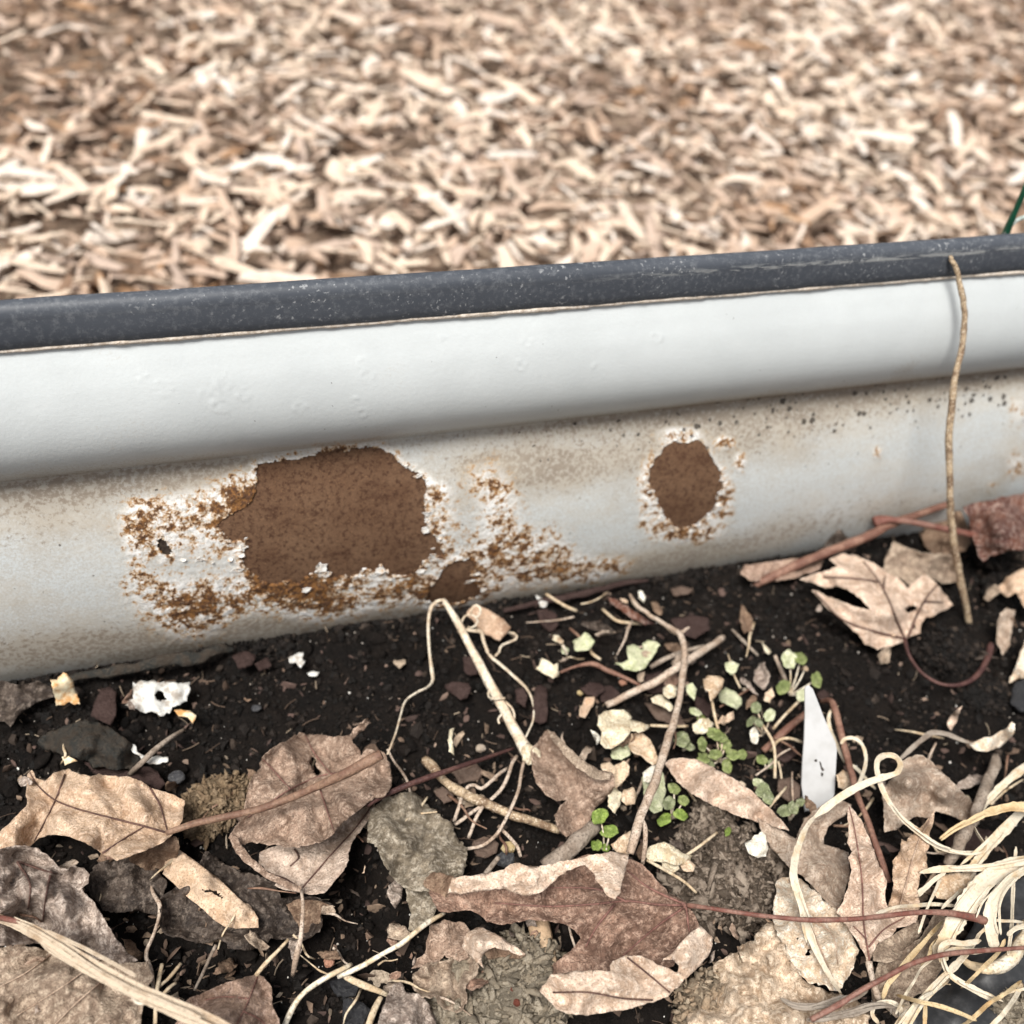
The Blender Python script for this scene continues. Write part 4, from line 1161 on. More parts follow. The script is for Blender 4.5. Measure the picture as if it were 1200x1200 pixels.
leaf('maple_leaf', 'big red brown lobed maple leaf with pale rolled margins at the front', 'maple leaf', L_RED,
     [(497, 1032), (504, 1026), (530, 1032), (600, 1032), (650, 1015), (690, 1002), (739, 1007), (750, 1012), (765, 1026), (784, 1047), (804, 1057), (811, 1067), (821, 1090), (800, 1108), (790, 1132), (760, 1137), (720, 1142), (680, 1144), (646, 1142), (648, 1129), (661, 1120), (674, 1109), (681, 1099), (674, 1090), (663, 1083), (645, 1079), (618, 1077), (600, 1082), (586, 1083), (570, 1080), (564, 1072), (552, 1067), (540, 1067), (528, 1069), (516, 1068), (511, 1062), (505, 1050)],
     [(500, 1035, 20), (516, 1066, 16), (560, 1040, 19), (560, 1070, 15), (620, 1050, 22), (640, 1076, 21), (600, 1080, 18), (680, 1098, 19), (650, 1138, 16), (700, 1060, 24), (740, 1010, 21), (770, 1040, 24), (806, 1060, 28), (820, 1088, 24), (760, 1090, 21), (730, 1120, 17), (690, 1125, 17), (690, 1020, 17)],
     veins=[[(804, 1061), (770, 1060), (735, 1056), (690, 1060), (640, 1062), (580, 1058)], [(804, 1062), (780, 1078), (755, 1098), (730, 1120)], [(803, 1060), (760, 1040), (735, 1020)], [(735, 1057), (700, 1042), (645, 1040)], [(720, 1060), (700, 1085), (686, 1110)], [(804, 1062), (806, 1080), (808, 1092)]], vmat=V_RED, vw=3.2, wr=0.9, lip=0.8, vein_h=0.9,
     curls=[dict(label='pale rolled upper margin', mat=L_UNDER, outline=[(530, 1029), (560, 1025), (590, 1020), (598, 1013), (608, 1011), (618, 1015), (640, 1014), (665, 1009), (690, 1003), (715, 998), (737, 1000), (735, 1012), (730, 1030), (726, 1047), (721, 1054), (712, 1049), (703, 1037), (694, 1022), (685, 1013), (668, 1019), (655, 1027), (642, 1040), (630, 1047), (615, 1050), (600, 1045), (590, 1041), (575, 1043), (560, 1045), (540, 1048), (525, 1046)],
                 hs=[(530, 1030, 24), (527, 1045, 21), (560, 1027, 29), (560, 1043, 25), (605, 1014, 32), (615, 1030, 34), (612, 1048, 27), (650, 1014, 31), (650, 1028, 28), (690, 1005, 31), (690, 1014, 30), (735, 1002, 27), (720, 1052, 36), (715, 1025, 35)], wr=0.8, lip=0.5),
            dict(name='leaf_tip', label='orange brown curled tip', mat=L_POCKET, outline=[(496, 1036), (499, 1028), (506, 1023), (518, 1023), (532, 1027), (531, 1038), (526, 1046), (520, 1062), (514, 1068), (508, 1056)], hs=[(498, 1032, 24), (518, 1024, 27), (530, 1034, 22), (515, 1065, 19)], wr=0.4),
            dict(name='folded_lobe', label='pale folded over lower lobe', mat=L_UNDER, outline=[(632, 1160), (640, 1152), (646, 1143), (671, 1138), (704, 1137), (716, 1138), (715, 1131), (719, 1126), (734, 1119), (752, 1121), (773, 1131), (791, 1139), (806, 1143), (801, 1148), (795, 1156), (782, 1168), (765, 1174), (741, 1181), (708, 1187), (687, 1190), (663, 1187), (652, 1181), (641, 1170)],
                 hs=[(634, 1160, 20), (650, 1143, 26), (710, 1137, 29), (734, 1120, 27), (775, 1132, 29), (805, 1145, 30), (770, 1172, 24), (700, 1188, 20), (655, 1180, 20), (720, 1155, 33), (680, 1160, 31)], veins=[[(648, 1163), (690, 1163), (730, 1170), (765, 1172)], [(735, 1122), (760, 1142), (785, 1163)]], vmat=V_DARK, wr=0.6, lip=0.6),
            dict(mat=L_UNDER, label='pale rolled margin at the stalk end', outline=[(776, 1125), (788, 1117), (801, 1101), (812, 1091), (821, 1086), (828, 1092), (836, 1099), (834, 1110), (830, 1119), (818, 1134), (804, 1146), (795, 1140), (796, 1131), (787, 1124)],
                 hs=[(778, 1125, 26), (800, 1102, 32), (822, 1088, 30), (834, 1102, 25), (818, 1132, 25), (800, 1143, 28), (806, 1120, 34)], wr=0.5)],
     stalk=([(806, 1061, 29), (830, 1064, 34), (870, 1070, 38), (910, 1075, 40), (950, 1078, 41), (1000, 1077, 41), (1040, 1073, 41), (1080, 1069, 40), (1110, 1070, 39), (1135, 1074, 37), (1154, 1079, 35)], [6, 5, 5, 5.5, 6, 6, 6, 6, 7, 9, 10], S_RED))
leaf('dead_leaf', 'mottled grey brown crumpled leaf at the left edge above the straw bundle', 'dead leaf', L_GREY,
     [(-12, 998), (0, 995), (18, 991), (42, 993), (55, 1002), (68, 1015), (78, 1019), (88, 1014), (98, 1017), (105, 1025), (103, 1035), (95, 1041), (106, 1053), (119, 1072), (132, 1095), (148, 1116), (161, 1125), (152, 1131), (128, 1126), (110, 1122), (80, 1112), (40, 1105), (0, 1108), (-12, 1108)],
     [(0, 997, 26), (50, 1000, 20), (95, 1020, 20), (105, 1055, 19), (160, 1126, 12), (100, 1110, 18), (50, 1085, 13), (40, 1040, 34), (70, 1060, 28), (0, 1060, 32), (0, 1105, 22), (35, 1075, 14), (20, 1020, 28)],
     veins=[[(0, 1076), (20, 1078), (40, 1086)], [(20, 1010), (35, 1035), (33, 1065)], [(60, 1020), (54, 1050), (50, 1080)], [(22, 1010), (45, 1018), (66, 1024)]], vmat=V_DARK, vw=3.0, wr=1.7, lip=1.5, vein_h=1.2)
leaf('dead_leaf', 'brown ribbed leaf in the near left corner under the straw bundle', 'dead leaf', L_DUN,
     [(-12, 1112), (20, 1108), (60, 1114), (100, 1120), (140, 1128), (172, 1128), (180, 1145), (170, 1165), (166, 1190), (160, 1225), (-12, 1225)],
     [(0, 1112, 10), (60, 1116, 12), (170, 1132, 14), (172, 1170, 12), (150, 1220, 16), (20, 1190, 14), (70, 1150, 20), (110, 1180, 20), (0, 1220, 6)],
     veins=[[(118, 1124), (75, 1155), (20, 1190)], [(125, 1145), (90, 1175), (60, 1205)], [(60, 1118), (30, 1140), (-8, 1160)]], vmat=V_PALE, vw=2.0, wr=0.9, lip=0.8, vein_h=1.4)
leaf('dead_leaf', 'rosy brown pointed leaf at the bottom edge with a thin tan stalk', 'dead leaf', L_ROSE,
     [(301, 1142), (289, 1144), (268, 1151), (240, 1163), (218, 1172), (195, 1225), (330, 1225), (326, 1195), (320, 1180), (318, 1158), (309, 1144)],
     [(301, 1142, 14), (240, 1163, 12), (200, 1220, 10), (260, 1190, 26), (318, 1170, 12), (320, 1220, 12), (290, 1165, 24)], veins=[[(302, 1144), (290, 1175), (270, 1215)], [(290, 1170), (262, 1168), (240, 1172)], [(285, 1185), (305, 1195), (318, 1210)]], vmat=V_RED, vw=2.0, wr=0.9, lip=1,
     stalk=([(300, 1143, 15), (312, 1128, 17), (325, 1115, 18), (338, 1101, 18)], [5, 5, 4, 4], S_STRAW))
leaf('dead_leaf', 'dark wet brown leaf lying flat under the narrow tan sheath', 'dead leaf', L_WET,
     [(241, 998), (257, 1007), (271, 1017), (303, 1028), (322, 1035), (329, 1052), (350, 1050), (373, 1053), (390, 1060), (376, 1070), (378, 1085), (373, 1093), (350, 1104), (332, 1099), (317, 1100), (313, 1107), (292, 1114), (271, 1112), (257, 1100), (238, 1107), (219, 1100), (194, 1095), (188, 1085), (180, 1060), (205, 1040), (230, 1020)],
     [(241, 998, 9), (300, 1028, 9), (385, 1060, 10), (350, 1100, 7), (290, 1110, 7), (200, 1090, 5), (230, 1030, 4), (300, 1070, 8)], veins=[[(245, 1005), (275, 1035), (320, 1050), (380, 1062)], [(205, 1080), (250, 1085), (300, 1080), (340, 1075)]], wr=1.2, lip=2.2, rag=1.4,
     curls=[dict(name='brown_lobe', mat=L_POCKET, outline=[(335, 1060), (350, 1053), (376, 1056), (388, 1061), (374, 1073), (376, 1086), (366, 1098), (352, 1103), (350, 1085)], hs=[(340, 1058, 10), (385, 1061, 14), (372, 1090, 10), (352, 1080, 9)], wr=0.4)])
leaf('dead_leaf', 'dark decayed leaf behind the mottled grey leaf, under the folded tan leaf', 'dead leaf', L_WET,
     [(100, 1045), (105, 1025), (115, 1010), (150, 1005), (185, 1018), (195, 1035), (190, 1058), (186, 1075), (178, 1072), (160, 1066), (140, 1070), (122, 1066)], [(105, 1030, 4), (150, 1008, 6), (188, 1050, 6), (140, 1068, 4), (150, 1040, 6)], wr=1.2, lip=2, rag=1.4)
leaf('leaf_sheath', 'narrow cream tan papery sheath with a cracked hole on the dark wet leaf', 'dry sheath', leaf_mat('sheath', (0.60, 0.43, 0.29), (0.50, 0.33, 0.20), (0.66, 0.50, 0.36), spots=0.2, cells=0.0),
     [(205, 992), (218, 1001), (233, 1012), (246, 1022), (257, 1030), (273, 1046), (289, 1060), (298, 1068), (302, 1076), (303, 1087), (289, 1087), (276, 1088), (264, 1086), (253, 1079), (243, 1070), (230, 1059), (219, 1051), (205, 1037), (191, 1024), (194, 1006)],
     [(200, 1000, 12), (257, 1030, 12), (301, 1075, 13), (300, 1087, 13), (264, 1086, 9), (219, 1051, 8), (192, 1022, 9), (240, 1038, 18), (280, 1070, 18), (215, 1020, 16)], wr=0.35, rag=0.4, lip=0.4,
     holes=[[(233, 1038), (238, 1043), (247, 1042), (254, 1044), (259, 1049), (262, 1054), (256, 1051), (250, 1046), (241, 1047)]])
leaf('dead_leaf', 'dull dark leaf lying against the wall in the left corner', 'dead leaf', L_WET,
     [(-12, 800), (0, 798), (25, 802), (45, 798), (62, 806), (66, 816), (50, 820), (35, 828), (20, 840), (12, 852), (5, 846), (-12, 845)], [(0, 800, 8), (60, 810, 7), (10, 850, 9), (30, 820, 11)], wr=0.9, lip=1.2)
leaf('maple_leaf', 'buff lobed leaf with dark veins and a dark red stalk right of the soil patch', 'maple leaf', L_BUFF,
     [(937, 679), (948, 675), (960, 671), (972, 668), (981, 663), (972, 655), (987, 649), (1003, 651), (1021, 659), (1040, 670), (1053, 677), (1064, 689), (1069, 685), (1083, 672), (1092, 678), (1099, 685), (1117, 709), (1104, 716), (1093, 722), (1086, 724), (1079, 731), (1078, 741), (1067, 747), (1059, 752), (1045, 757), (1029, 760), (1013, 754), (1004, 741), (987, 727), (971, 714), (960, 702), (951, 691), (960, 693), (968, 698), (981, 703), (1003, 711), (1020, 714), (1008, 701), (992, 690), (980, 687), (968, 689), (960, 685), (948, 682)],
     [(937, 679, 17), (990, 652, 15), (1040, 672, 17), (1064, 690, 14), (1083, 673, 16), (1117, 709, 11), (1079, 732, 13), (1060, 750, 12), (1030, 759, 10), (1005, 740, 17), (960, 700, 14), (952, 692, 12), (1020, 715, 22), (1010, 690, 26), (1040, 715, 27), (990, 672, 24), (1085, 705, 22)],
     veins=[[(1060, 748), (1050, 725), (1042, 704), (1029, 680), (1012, 658)], [(1058, 748), (1029, 741), (987, 726), (955, 694)], [(1064, 747), (1075, 720), (1086, 700), (1098, 686)], [(1035, 690), (1037, 675)], [(1030, 682), (1000, 678), (965, 676)], [(1083, 705), (1105, 706)]], vmat=V_DARK, vw=3.0, wr=0.55, lip=0.8, vein_h=0.7,
     holes=[[(1060, 714), (1068, 709), (1075, 710), (1074, 716), (1064, 718)], [(1068, 733), (1072, 731), (1072, 736)]],
     stalk=([(1060, 748, 14), (1064, 764, 14), (1070, 776, 13), (1080, 788, 13), (1094, 798, 13), (1110, 803, 13), (1127, 802, 13), (1141, 795, 13), (1152, 782, 13), (1158, 768, 12), (1161, 756, 11)], [5, 4, 4, 4, 4, 4, 5, 6, 7, 8, 9], S_DARK))
leaf('dead_leaf', 'dull brown leaf tucked between the wall and the buff lobed leaf', 'dead leaf', L_DUN,
     [(1035, 668), (1038, 650), (1047, 634), (1060, 640), (1080, 648), (1120, 650), (1128, 662), (1122, 682), (1105, 684), (1090, 676), (1070, 688), (1055, 678)], [(1045, 636, 12), (1120, 652, 12), (1120, 680, 8), (1065, 685, 7), (1080, 660, 14)], veins=[[(1040, 660), (1080, 664), (1120, 668)]], wr=1.1, lip=1)
leaf('dead_leaf', 'glossy russet leaf with white mould patches at the right edge', 'dead leaf', L_RUSSET,
     [(1128, 594), (1140, 590), (1155, 587), (1175, 582), (1215, 576), (1215, 645), (1190, 644), (1175, 648), (1160, 652), (1152, 658), (1147, 652), (1143, 640), (1139, 625), (1135, 606)],
     [(1130, 595, 34), (1215, 578, 26), (1215, 640, 24), (1152, 656, 15), (1140, 625, 24), (1175, 615, 37)], veins=[[(1140, 625), (1170, 610), (1210, 605)]], wr=0.9, lip=0.8)
leaf('dead_leaf', 'dark russet curl behind the leaning stick, beside the russet leaf', 'dead leaf', L_POCKET,
     [(1080, 628), (1085, 618), (1097, 607), (1112, 600), (1126, 598), (1133, 612), (1138, 635), (1130, 646), (1112, 648), (1095, 650), (1083, 640)], [(1082, 630, 10), (1100, 606, 14), (1126, 600, 24), (1136, 630, 12), (1100, 646, 8), (1105, 628, 15)], wr=0.5)
leaf('dead_leaf', 'small orange brown leaf curl at the wall beneath the reddish twig', 'dead leaf', L_ROSE,
     [(868, 672), (872, 663), (885, 661), (905, 658), (925, 655), (950, 653), (966, 657), (958, 668), (935, 676), (905, 682), (880, 681)], [(870, 668, 12), (925, 657, 12), (962, 658, 9), (900, 680, 7), (910, 668, 13)], wr=0.7, lip=1.2)
leaf('dead_leaf', 'small dark leaf scrap standing against the wall above the reddish twig', 'dead leaf', L_WET,
     [(962, 645), (970, 632), (984, 619), (994, 630), (1000, 640), (992, 648), (975, 652)], [(984, 620, 20), (965, 645, 9), (998, 640, 10)], wr=0.4)
leaf('dead_leaf', 'hooded grey tan leaf behind the looped straw right of the plant tag', 'dead leaf', L_BEIGE,
     [(1057, 892), (1072, 885), (1083, 886), (1097, 897), (1112, 912), (1127, 927), (1141, 941), (1145, 950), (1138, 960), (1127, 961), (1112, 954), (1097, 951), (1088, 958), (1075, 956), (1061, 963), (1050, 973), (1037, 975), (1036, 947), (1033, 925), (1042, 916), (1053, 901)],
     [(1060, 892, 20), (1080, 886, 22), (1112, 912, 22), (1143, 948, 14), (1130, 960, 11), (1097, 951, 16), (1085, 940, 20), (1075, 955, 12), (1040, 974, 9), (1035, 930, 12), (1070, 915, 36), (1105, 930, 31)], veins=[[(1072, 888), (1085, 915), (1098, 945)], [(1085, 915), (1110, 930), (1138, 948)]], wr=1.0, lip=1.2)
leaf('dead_leaf', 'long curved buff leaf blade lying across the green seedlings', 'dead leaf', L_BUFF,
     [(778, 893), (790, 889), (800, 888), (820, 891), (840, 902), (860, 912), (880, 926), (900, 946), (918, 964), (925, 973), (912, 970), (898, 965), (888, 963), (872, 958), (856, 952), (836, 944), (818, 934), (800, 922), (788, 908)],
     [(782, 892, 13), (820, 892, 14), (880, 926, 17), (923, 970, 21), (888, 963, 15), (836, 944, 13), (795, 915, 12), (830, 918, 22), (880, 945, 22)], veins=[[(785, 898), (830, 918), (880, 942), (920, 968)]], wr=0.5, lip=1)
leaf('dead_leaf', 'smooth buff brown folded leaf just in front of the white plant tag', 'dead leaf', L_BEIGE,
     [(888, 958), (900, 964), (913, 971), (932, 983), (941, 964), (952, 951), (969, 941), (985, 938), (998, 943), (991, 955), (978, 962), (969, 970), (966, 980), (966, 990), (980, 994), (994, 999), (996, 1027), (991, 1042), (987, 1055), (982, 1068), (969, 1057), (952, 1037), (940, 1026), (928, 1018), (915, 1006), (904, 994), (895, 981)],
     [(890, 960, 16), (932, 984, 19), (952, 952, 24), (985, 938, 20), (992, 950, 16), (967, 985, 14), (993, 1000, 14), (990, 1045, 14), (980, 1066, 19), (930, 1018, 18), (900, 990, 12), (960, 1020, 25), (945, 985, 22)], veins=[[(935, 985), (955, 1010), (978, 1050)], [(945, 965), (965, 1000), (988, 1035)]], wr=0.4, lip=0.8)
leaf('maple_leaf', 'upright pale lobed maple leaf with toothed pointed tips among the straw', 'maple leaf', L_BUFF,
     [(993, 942), (1002, 951), (1010, 964), (1019, 983), (1024, 996), (1028, 1007), (1034, 1020), (1039, 1033), (1037, 1053), (1040, 1063), (1060, 1066), (1076, 1070), (1074, 1081), (1051, 1087), (1046, 1096), (1028, 1107), (1021, 1120), (1018, 1130), (1012, 1116), (1004, 1102), (991, 1083), (980, 1069), (989, 1055), (995, 1035), (998, 1020), (995, 1005), (999, 998), (993, 987), (995, 978)],
     [(994, 943, 42), (1020, 985, 34), (1038, 1035, 24), (1037, 1055, 20), (1074, 1075, 22), (1050, 1088, 22), (1020, 1128, 22), (985, 1068, 22), (996, 1010, 32), (1010, 1000, 42), (1015, 1050, 33), (1015, 1090, 28)],
     veins=[[(1019, 1126), (1012, 1080), (1010, 1030), (1002, 975), (995, 945)], [(1018, 1110), (1035, 1090), (1060, 1075)], [(1015, 1100), (1000, 1085)]], vmat=V_RED, vw=2.2, wr=0.5, lip=0.8,
     curls=[dict(name='right_lobe', label='darker toothed right lobe', mat=L_TAN, outline=[(1040, 1068), (1045, 1050), (1047, 1037), (1046, 1020), (1047, 1006), (1052, 1002), (1056, 995), (1056, 983), (1062, 986), (1066, 980), (1071, 977), (1072, 968), (1078, 971), (1084, 964), (1090, 956), (1096, 949), (1094, 962), (1092, 970), (1088, 979), (1090, 990), (1086, 998), (1087, 1016), (1078, 1027), (1075, 1042), (1078, 1061), (1075, 1078), (1055, 1080)],
                 hs=[(1095, 951, 46), (1048, 1008, 22), (1045, 1060, 18), (1086, 1015, 26), (1075, 1075, 20), (1070, 1000, 34), (1062, 1040, 28)], veins=[[(1050, 1078), (1062, 1035), (1075, 990), (1092, 956)]], vmat=V_PALE, wr=0.4),
            dict(name='shaded_underside', mat=L_DUN, outline=[(1023, 1126), (1022, 1113), (1036, 1099), (1054, 1091), (1076, 1078), (1081, 1090), (1074, 1107), (1056, 1122), (1038, 1129)], hs=[(1024, 1125, 19), (1040, 1100, 15), (1076, 1080, 15), (1074, 1105, 10), (1040, 1127, 17)], veins=[[(1024, 1124), (1040, 1112), (1074, 1100)]], wr=0.3)],
     stalk=([(1018, 1127, 23), (1021, 1142, 22), (1025, 1158, 20), (1030, 1172, 16)], [9, 7, 7, 8], S_TAN))
leaf('dead_leaf', 'bleached cream leaf skeleton hanging down left of the upright lobed leaf', 'dead leaf', L_PALE,
     [(910, 1034), (918, 1029), (930, 1024), (945, 1035), (962, 1050), (982, 1070), (995, 1090), (1006, 1112), (1001, 1132), (992, 1148), (985, 1158), (975, 1162), (966, 1154), (950, 1152), (936, 1140), (922, 1120), (908, 1086), (905, 1065), (909, 1050)],
     [(912, 1035, 14), (930, 1026, 15), (985, 1072, 17), (1004, 1112, 15), (980, 1158, 12), (940, 1145, 11), (907, 1075, 13), (940, 1080, 24), (970, 1110, 25)], veins=[[(925, 1030), (945, 1075), (965, 1120), (980, 1155)], [(945, 1075), (975, 1095), (982, 1130)]], vmat=V_PALE, vw=2.5, wr=0.9, lip=1.5, rag=1.6, holes=[[(944, 1115), (950, 1112), (950, 1119), (945, 1121)], [(931, 1099), (936, 1098), (935, 1102)]])
leaf('dead_leaf', 'broad beige rotting leaf sheet spread along the bottom edge', 'dead leaf', L_MAT,
     [(822, 1148), (840, 1128), (858, 1118), (880, 1102), (900, 1078), (915, 1095), (926, 1128), (945, 1150), (968, 1160), (1000, 1166), (1018, 1190), (1016, 1225), (800, 1225), (806, 1190), (815, 1170)],
     [(825, 1150, 8), (880, 1103, 13), (900, 1080, 10), (930, 1130, 12), (1000, 1168, 10), (1000, 1220, 14), (810, 1220, 8), (880, 1150, 20), (930, 1190, 18)], wr=2.2, lip=1.5, rag=2.2, veins=[[(860, 1120), (880, 1160), (880, 1215)]])
leaf('dead_leaf', 'flat tan brown leaf under the upright lobed leaf, beside the dark plastic', 'dead leaf', L_DUN,
     [(1022, 1150), (1030, 1128), (1055, 1116), (1078, 1100), (1098, 1068), (1108, 1075), (1116, 1090), (1116, 1112), (1102, 1138), (1085, 1160), (1065, 1172), (1040, 1182), (1022, 1172)], [(1030, 1130, 8), (1100, 1072, 12), (1114, 1110, 12), (1070, 1170, 10), (1025, 1165, 8), (1075, 1130, 15)], veins=[[(1025, 1165), (1065, 1135), (1105, 1090)]], wr=0.7, lip=0.8)
leaf('dead_leaf', 'brown leaf shred below the big maple leaf, left of the cream curl', 'dead leaf', L_PINK,
     [(504, 1084), (520, 1078), (544, 1082), (554, 1092), (546, 1106), (550, 1122), (538, 1126), (520, 1120), (512, 1130), (496, 1133), (482, 1135), (490, 1124), (498, 1118)], [(506, 1084, 8), (545, 1084, 9), (545, 1122, 12), (484, 1134, 8), (520, 1100, 13)], veins=[[(545, 1086), (530, 1105), (515, 1120)]], wr=0.9, lip=1)
leaf('dead_leaf', 'cream curled leaf tip in front of the upright pale stick', 'dead leaf', L_UNDER,
     [(542, 1110), (544, 1098), (550, 1091), (564, 1086), (580, 1094), (600, 1106), (617, 1118), (608, 1119), (596, 1114), (580, 1110), (570, 1114), (564, 1122), (566, 1134), (558, 1126), (550, 1119)],
     [(543, 1108, 16), (564, 1087, 18), (600, 1106, 22), (616, 1118, 20), (580, 1110, 26), (566, 1132, 18), (560, 1105, 30)], wr=0.5,
     curls=[dict(name='shaded_underside', mat=L_POCKET, outline=[(566, 1116), (580, 1108), (597, 1112), (617, 1118), (610, 1124), (590, 1122), (574, 1124)], hs=[(570, 1116, 18), (617, 1119, 17), (590, 1120, 13)], wr=0.2)])
leaf('dead_leaf', 'crumpled brown leaf remains beside the grey lichen clump', 'dead leaf', L_DUN,
     [(484, 1142), (500, 1130), (525, 1124), (548, 1118), (562, 1130), (556, 1145), (546, 1155), (548, 1175), (535, 1188), (518, 1180), (508, 1168), (492, 1168), (484, 1158)], [(486, 1145, 8), (525, 1126, 14), (560, 1130, 16), (545, 1180, 12), (490, 1165, 8), (520, 1150, 12)], veins=[[(526, 1128), (528, 1155), (534, 1180)], [(548, 1122), (542, 1145), (542, 1170)]], wr=2.0, lip=2, rag=1.5, vein_h=1.6)
leaf('dead_leaf', 'greyish leaf tip pointing up from the bottom edge near its middle', 'dead leaf', L_GREY,
     [(434, 1225), (445, 1190), (455, 1165), (463, 1152), (470, 1150), (476, 1162), (490, 1165), (505, 1178), (512, 1200), (505, 1225)], [(468, 1152, 14), (440, 1215, 8), (505, 1190, 8), (470, 1190, 24)], veins=[[(468, 1154), (468, 1185), (462, 1220)]], wr=0.8, lip=1)
leaf('dead_leaf', 'small brown leaf piece standing in the right soil by the russet leaf', 'dead leaf', L_BEIGE,
     [(1172, 718), (1180, 712), (1190, 715), (1186, 735), (1184, 755), (1176, 768), (1168, 752), (1168, 735)], [(1180, 714, 20), (1170, 745, 10), (1180, 765, 8), (1184, 735, 17)], wr=0.6)
leaf('dead_leaf', 'pale leaf corner at the right edge above the dark stone', 'dead leaf', L_PALE,
     [(1215, 735), (1205, 742), (1196, 765), (1188, 785), (1182, 800), (1192, 796), (1215, 790)], [(1205, 742, 20), (1184, 798, 8), (1215, 780, 12), (1198, 775, 16)], wr=0.4)
leaf('dead_leaf', 'brown leaf fold at the right edge below the russet leaf', 'dead leaf', L_TAN,
     [(1215, 660), (1195, 668), (1180, 676), (1168, 690), (1180, 700), (1192, 695), (1200, 712), (1215, 718)], [(1200, 668, 22), (1172, 690, 9), (1200, 710, 12), (1192, 686, 18)], wr=0.6)
leaf('dead_leaf', 'thin brown leaf strip behind the forked twig against the wall', 'dead leaf', L_RUSSET,
     [(712, 699), (722, 702), (735, 710), (752, 722), (768, 730), (756, 733), (742, 726), (728, 716), (716, 706)], [(714, 700, 9), (740, 716, 14), (765, 730, 8)], wr=0.4)

# ------------------------------------------------------------------ stems, twigs and straw
_F, _T = at([(1136, 734)], -2)[0], at_y([(1113, 300)], -.0072)[0]
_n = np.cross(_T - _F, [1.0, 0, 0])
def on_lean(px, py):
    d = rays([(px, py)])[0]
    q = CAM + d * (((_F - CAM) @ _n) / (d @ _n))
    f = np.clip((q[2] - _F[2]) / (_T[2] - _F[2]), 0, 1)
    return ('y', px, py, q[1] - .004 * math.sin(f * math.pi))
stick('plant_stalk', 'tall thin dry stem leaning up the white wall to the dark rim', 'dry stem', S_STICK,
      [on_lean(*p) for p in ((1113, 300), (1117, 308), (1123, 322), (1128, 350), (1130, 376), (1127, 410), (1118, 450), (1115, 480), (1112, 510), (1113, 560), (1114, 600), (1120, 650), (1128, 690), (1136, 732))],
      [4, 6, 6, 7, 7, 7, 8, 8.5, 8.5, 8, 8, 8.5, 8, 7], n=110, wobble=0.3, jit=.12)
t = root('dried_plant', 'white dried stem with a bulb end and curling roots on the soil by the wall', 'dry stem', base_loc([(570, 800)]))
tl = np.array(t.location)
link('stem', tube_mesh('stem', S_WHITE, [(520, 703, 22), (528, 716, 22), (540, 736, 17), (552, 760, 13), (566, 786, 10), (582, 815, 9), (598, 846, 8), (612, 872, 8), (620, 884, 8)], [5, 8, 9, 10, 11, 12, 13, 15, 18], tl, flat=.8), t)
me, _ = blade_mesh('bulb_end', P_CREAM, [(612, 876), (618, 870), (626, 874), (633, 880), (634, 888), (628, 894), (620, 896), (613, 890), (611, 882)], [(622, 882, 13), (612, 884, 9), (633, 886, 9), (622, 895, 7)], wr=0.2, step=3, loc=tl)
solid(link('bulb_end', me, t), 1.5)
link('root', tube_mesh('root', S_WHITE, [(520, 703, 22), (512, 705, 22), (505, 713, 20), (502, 730, 16), (503, 760, 11), (506, 785, 8), (507, 798, 7), (500, 806, 8), (488, 812, 8), (475, 822, 8), (469, 840, 10), (464, 858, 14), (458, 874, 20), (454, 884, 22)], [3.5, 4, 4, 4, 4, 5, 5, 4, 5, 5, 5, 5, 4, 3], tl, flat=.5, twist=(0, 120)), t)
link('root', tube_mesh('root', S_WHITE, [(546, 738, 14), (556, 739, 14), (564, 741, 12), (567, 752, 9), (574, 768, 7), (588, 780, 7), (604, 794, 7), (618, 808, 8), (625, 825, 8), (625, 843, 8), (619, 858, 9), (614, 868, 9)], [4, 5, 5, 4, 4, 4, 5, 5, 4, 4, 4, 3], tl, flat=.6, twist=(0, 90)), t)
link('root', tube_mesh('root', S_TAN, [(614, 892, 9), (611, 905, 10), (608, 925, 12), (600, 945, 13), (590, 965, 12), (580, 980, 10), (565, 991, 8), (546, 995, 6)], [4, 4, 4, 4, 4, 4, 4, 4], tl, flat=.6), t)
link('root', tube_mesh('root', S_TAN, [(454, 878, 22), (462, 893, 18), (470, 903, 12), (477, 915, 8), (481, 930, 6)], [3, 3, 3, 3, 3], tl), t)
for p in ([(540, 733, 16), (543, 724, 19), (549, 720, 21), (556, 722, 21), (560, 728, 19), (555, 735, 17), (548, 735, 15)], [(552, 722, 20), (553, 713, 23), (558, 709, 24), (563, 713, 24), (562, 721, 22), (556, 723, 20)],
          [(590, 741, 7), (602, 742, 7), (606, 748, 6), (596, 753, 6), (587, 757, 6), (585, 764, 5), (580, 769, 5)], [(576, 805, 9), (572, 812, 10), (574, 818, 10), (582, 819, 12), (592, 818, 12)], [(592, 822, 9), (600, 830, 9), (603, 840, 8), (600, 846, 8)], [(590, 835, 9), (584, 842, 9), (585, 848, 9)]):
    link('tendril', tube_mesh('tendril', S_WHITE, p, 2.6, tl, flat=.6, sides=6), t)
t = root('twig', 'forked tan speckled twig running from the wall to the seedlings', 'twig', base_loc([(780, 850)]))
tl = np.array(t.location)
link('stem', tube_mesh('stem', S_TAN, [(738, 696, 10), (745, 708, 12), (756, 717, 14), (770, 726, 16), (785, 736, 19), (795, 741, 22), (800, 752, 23), (802, 770, 23), (800, 790, 24), (796, 815, 25), (789, 845, 27), (782, 870, 29), (774, 895, 31), (764, 925, 33), (754, 950, 33), (746, 974, 32), (738, 1000, 29)], [3, 6, 5, 5, 6, 7, 7, 7, 8, 8, 9, 9, 10, 11, 11, 11, 9], tl, wobble=.4, n=90), t)
link('side_shoot', tube_mesh('side_shoot', S_TAN, [(798, 742, 22), (803, 738, 23), (808, 735, 23)], [5, 4, 2], tl), t)
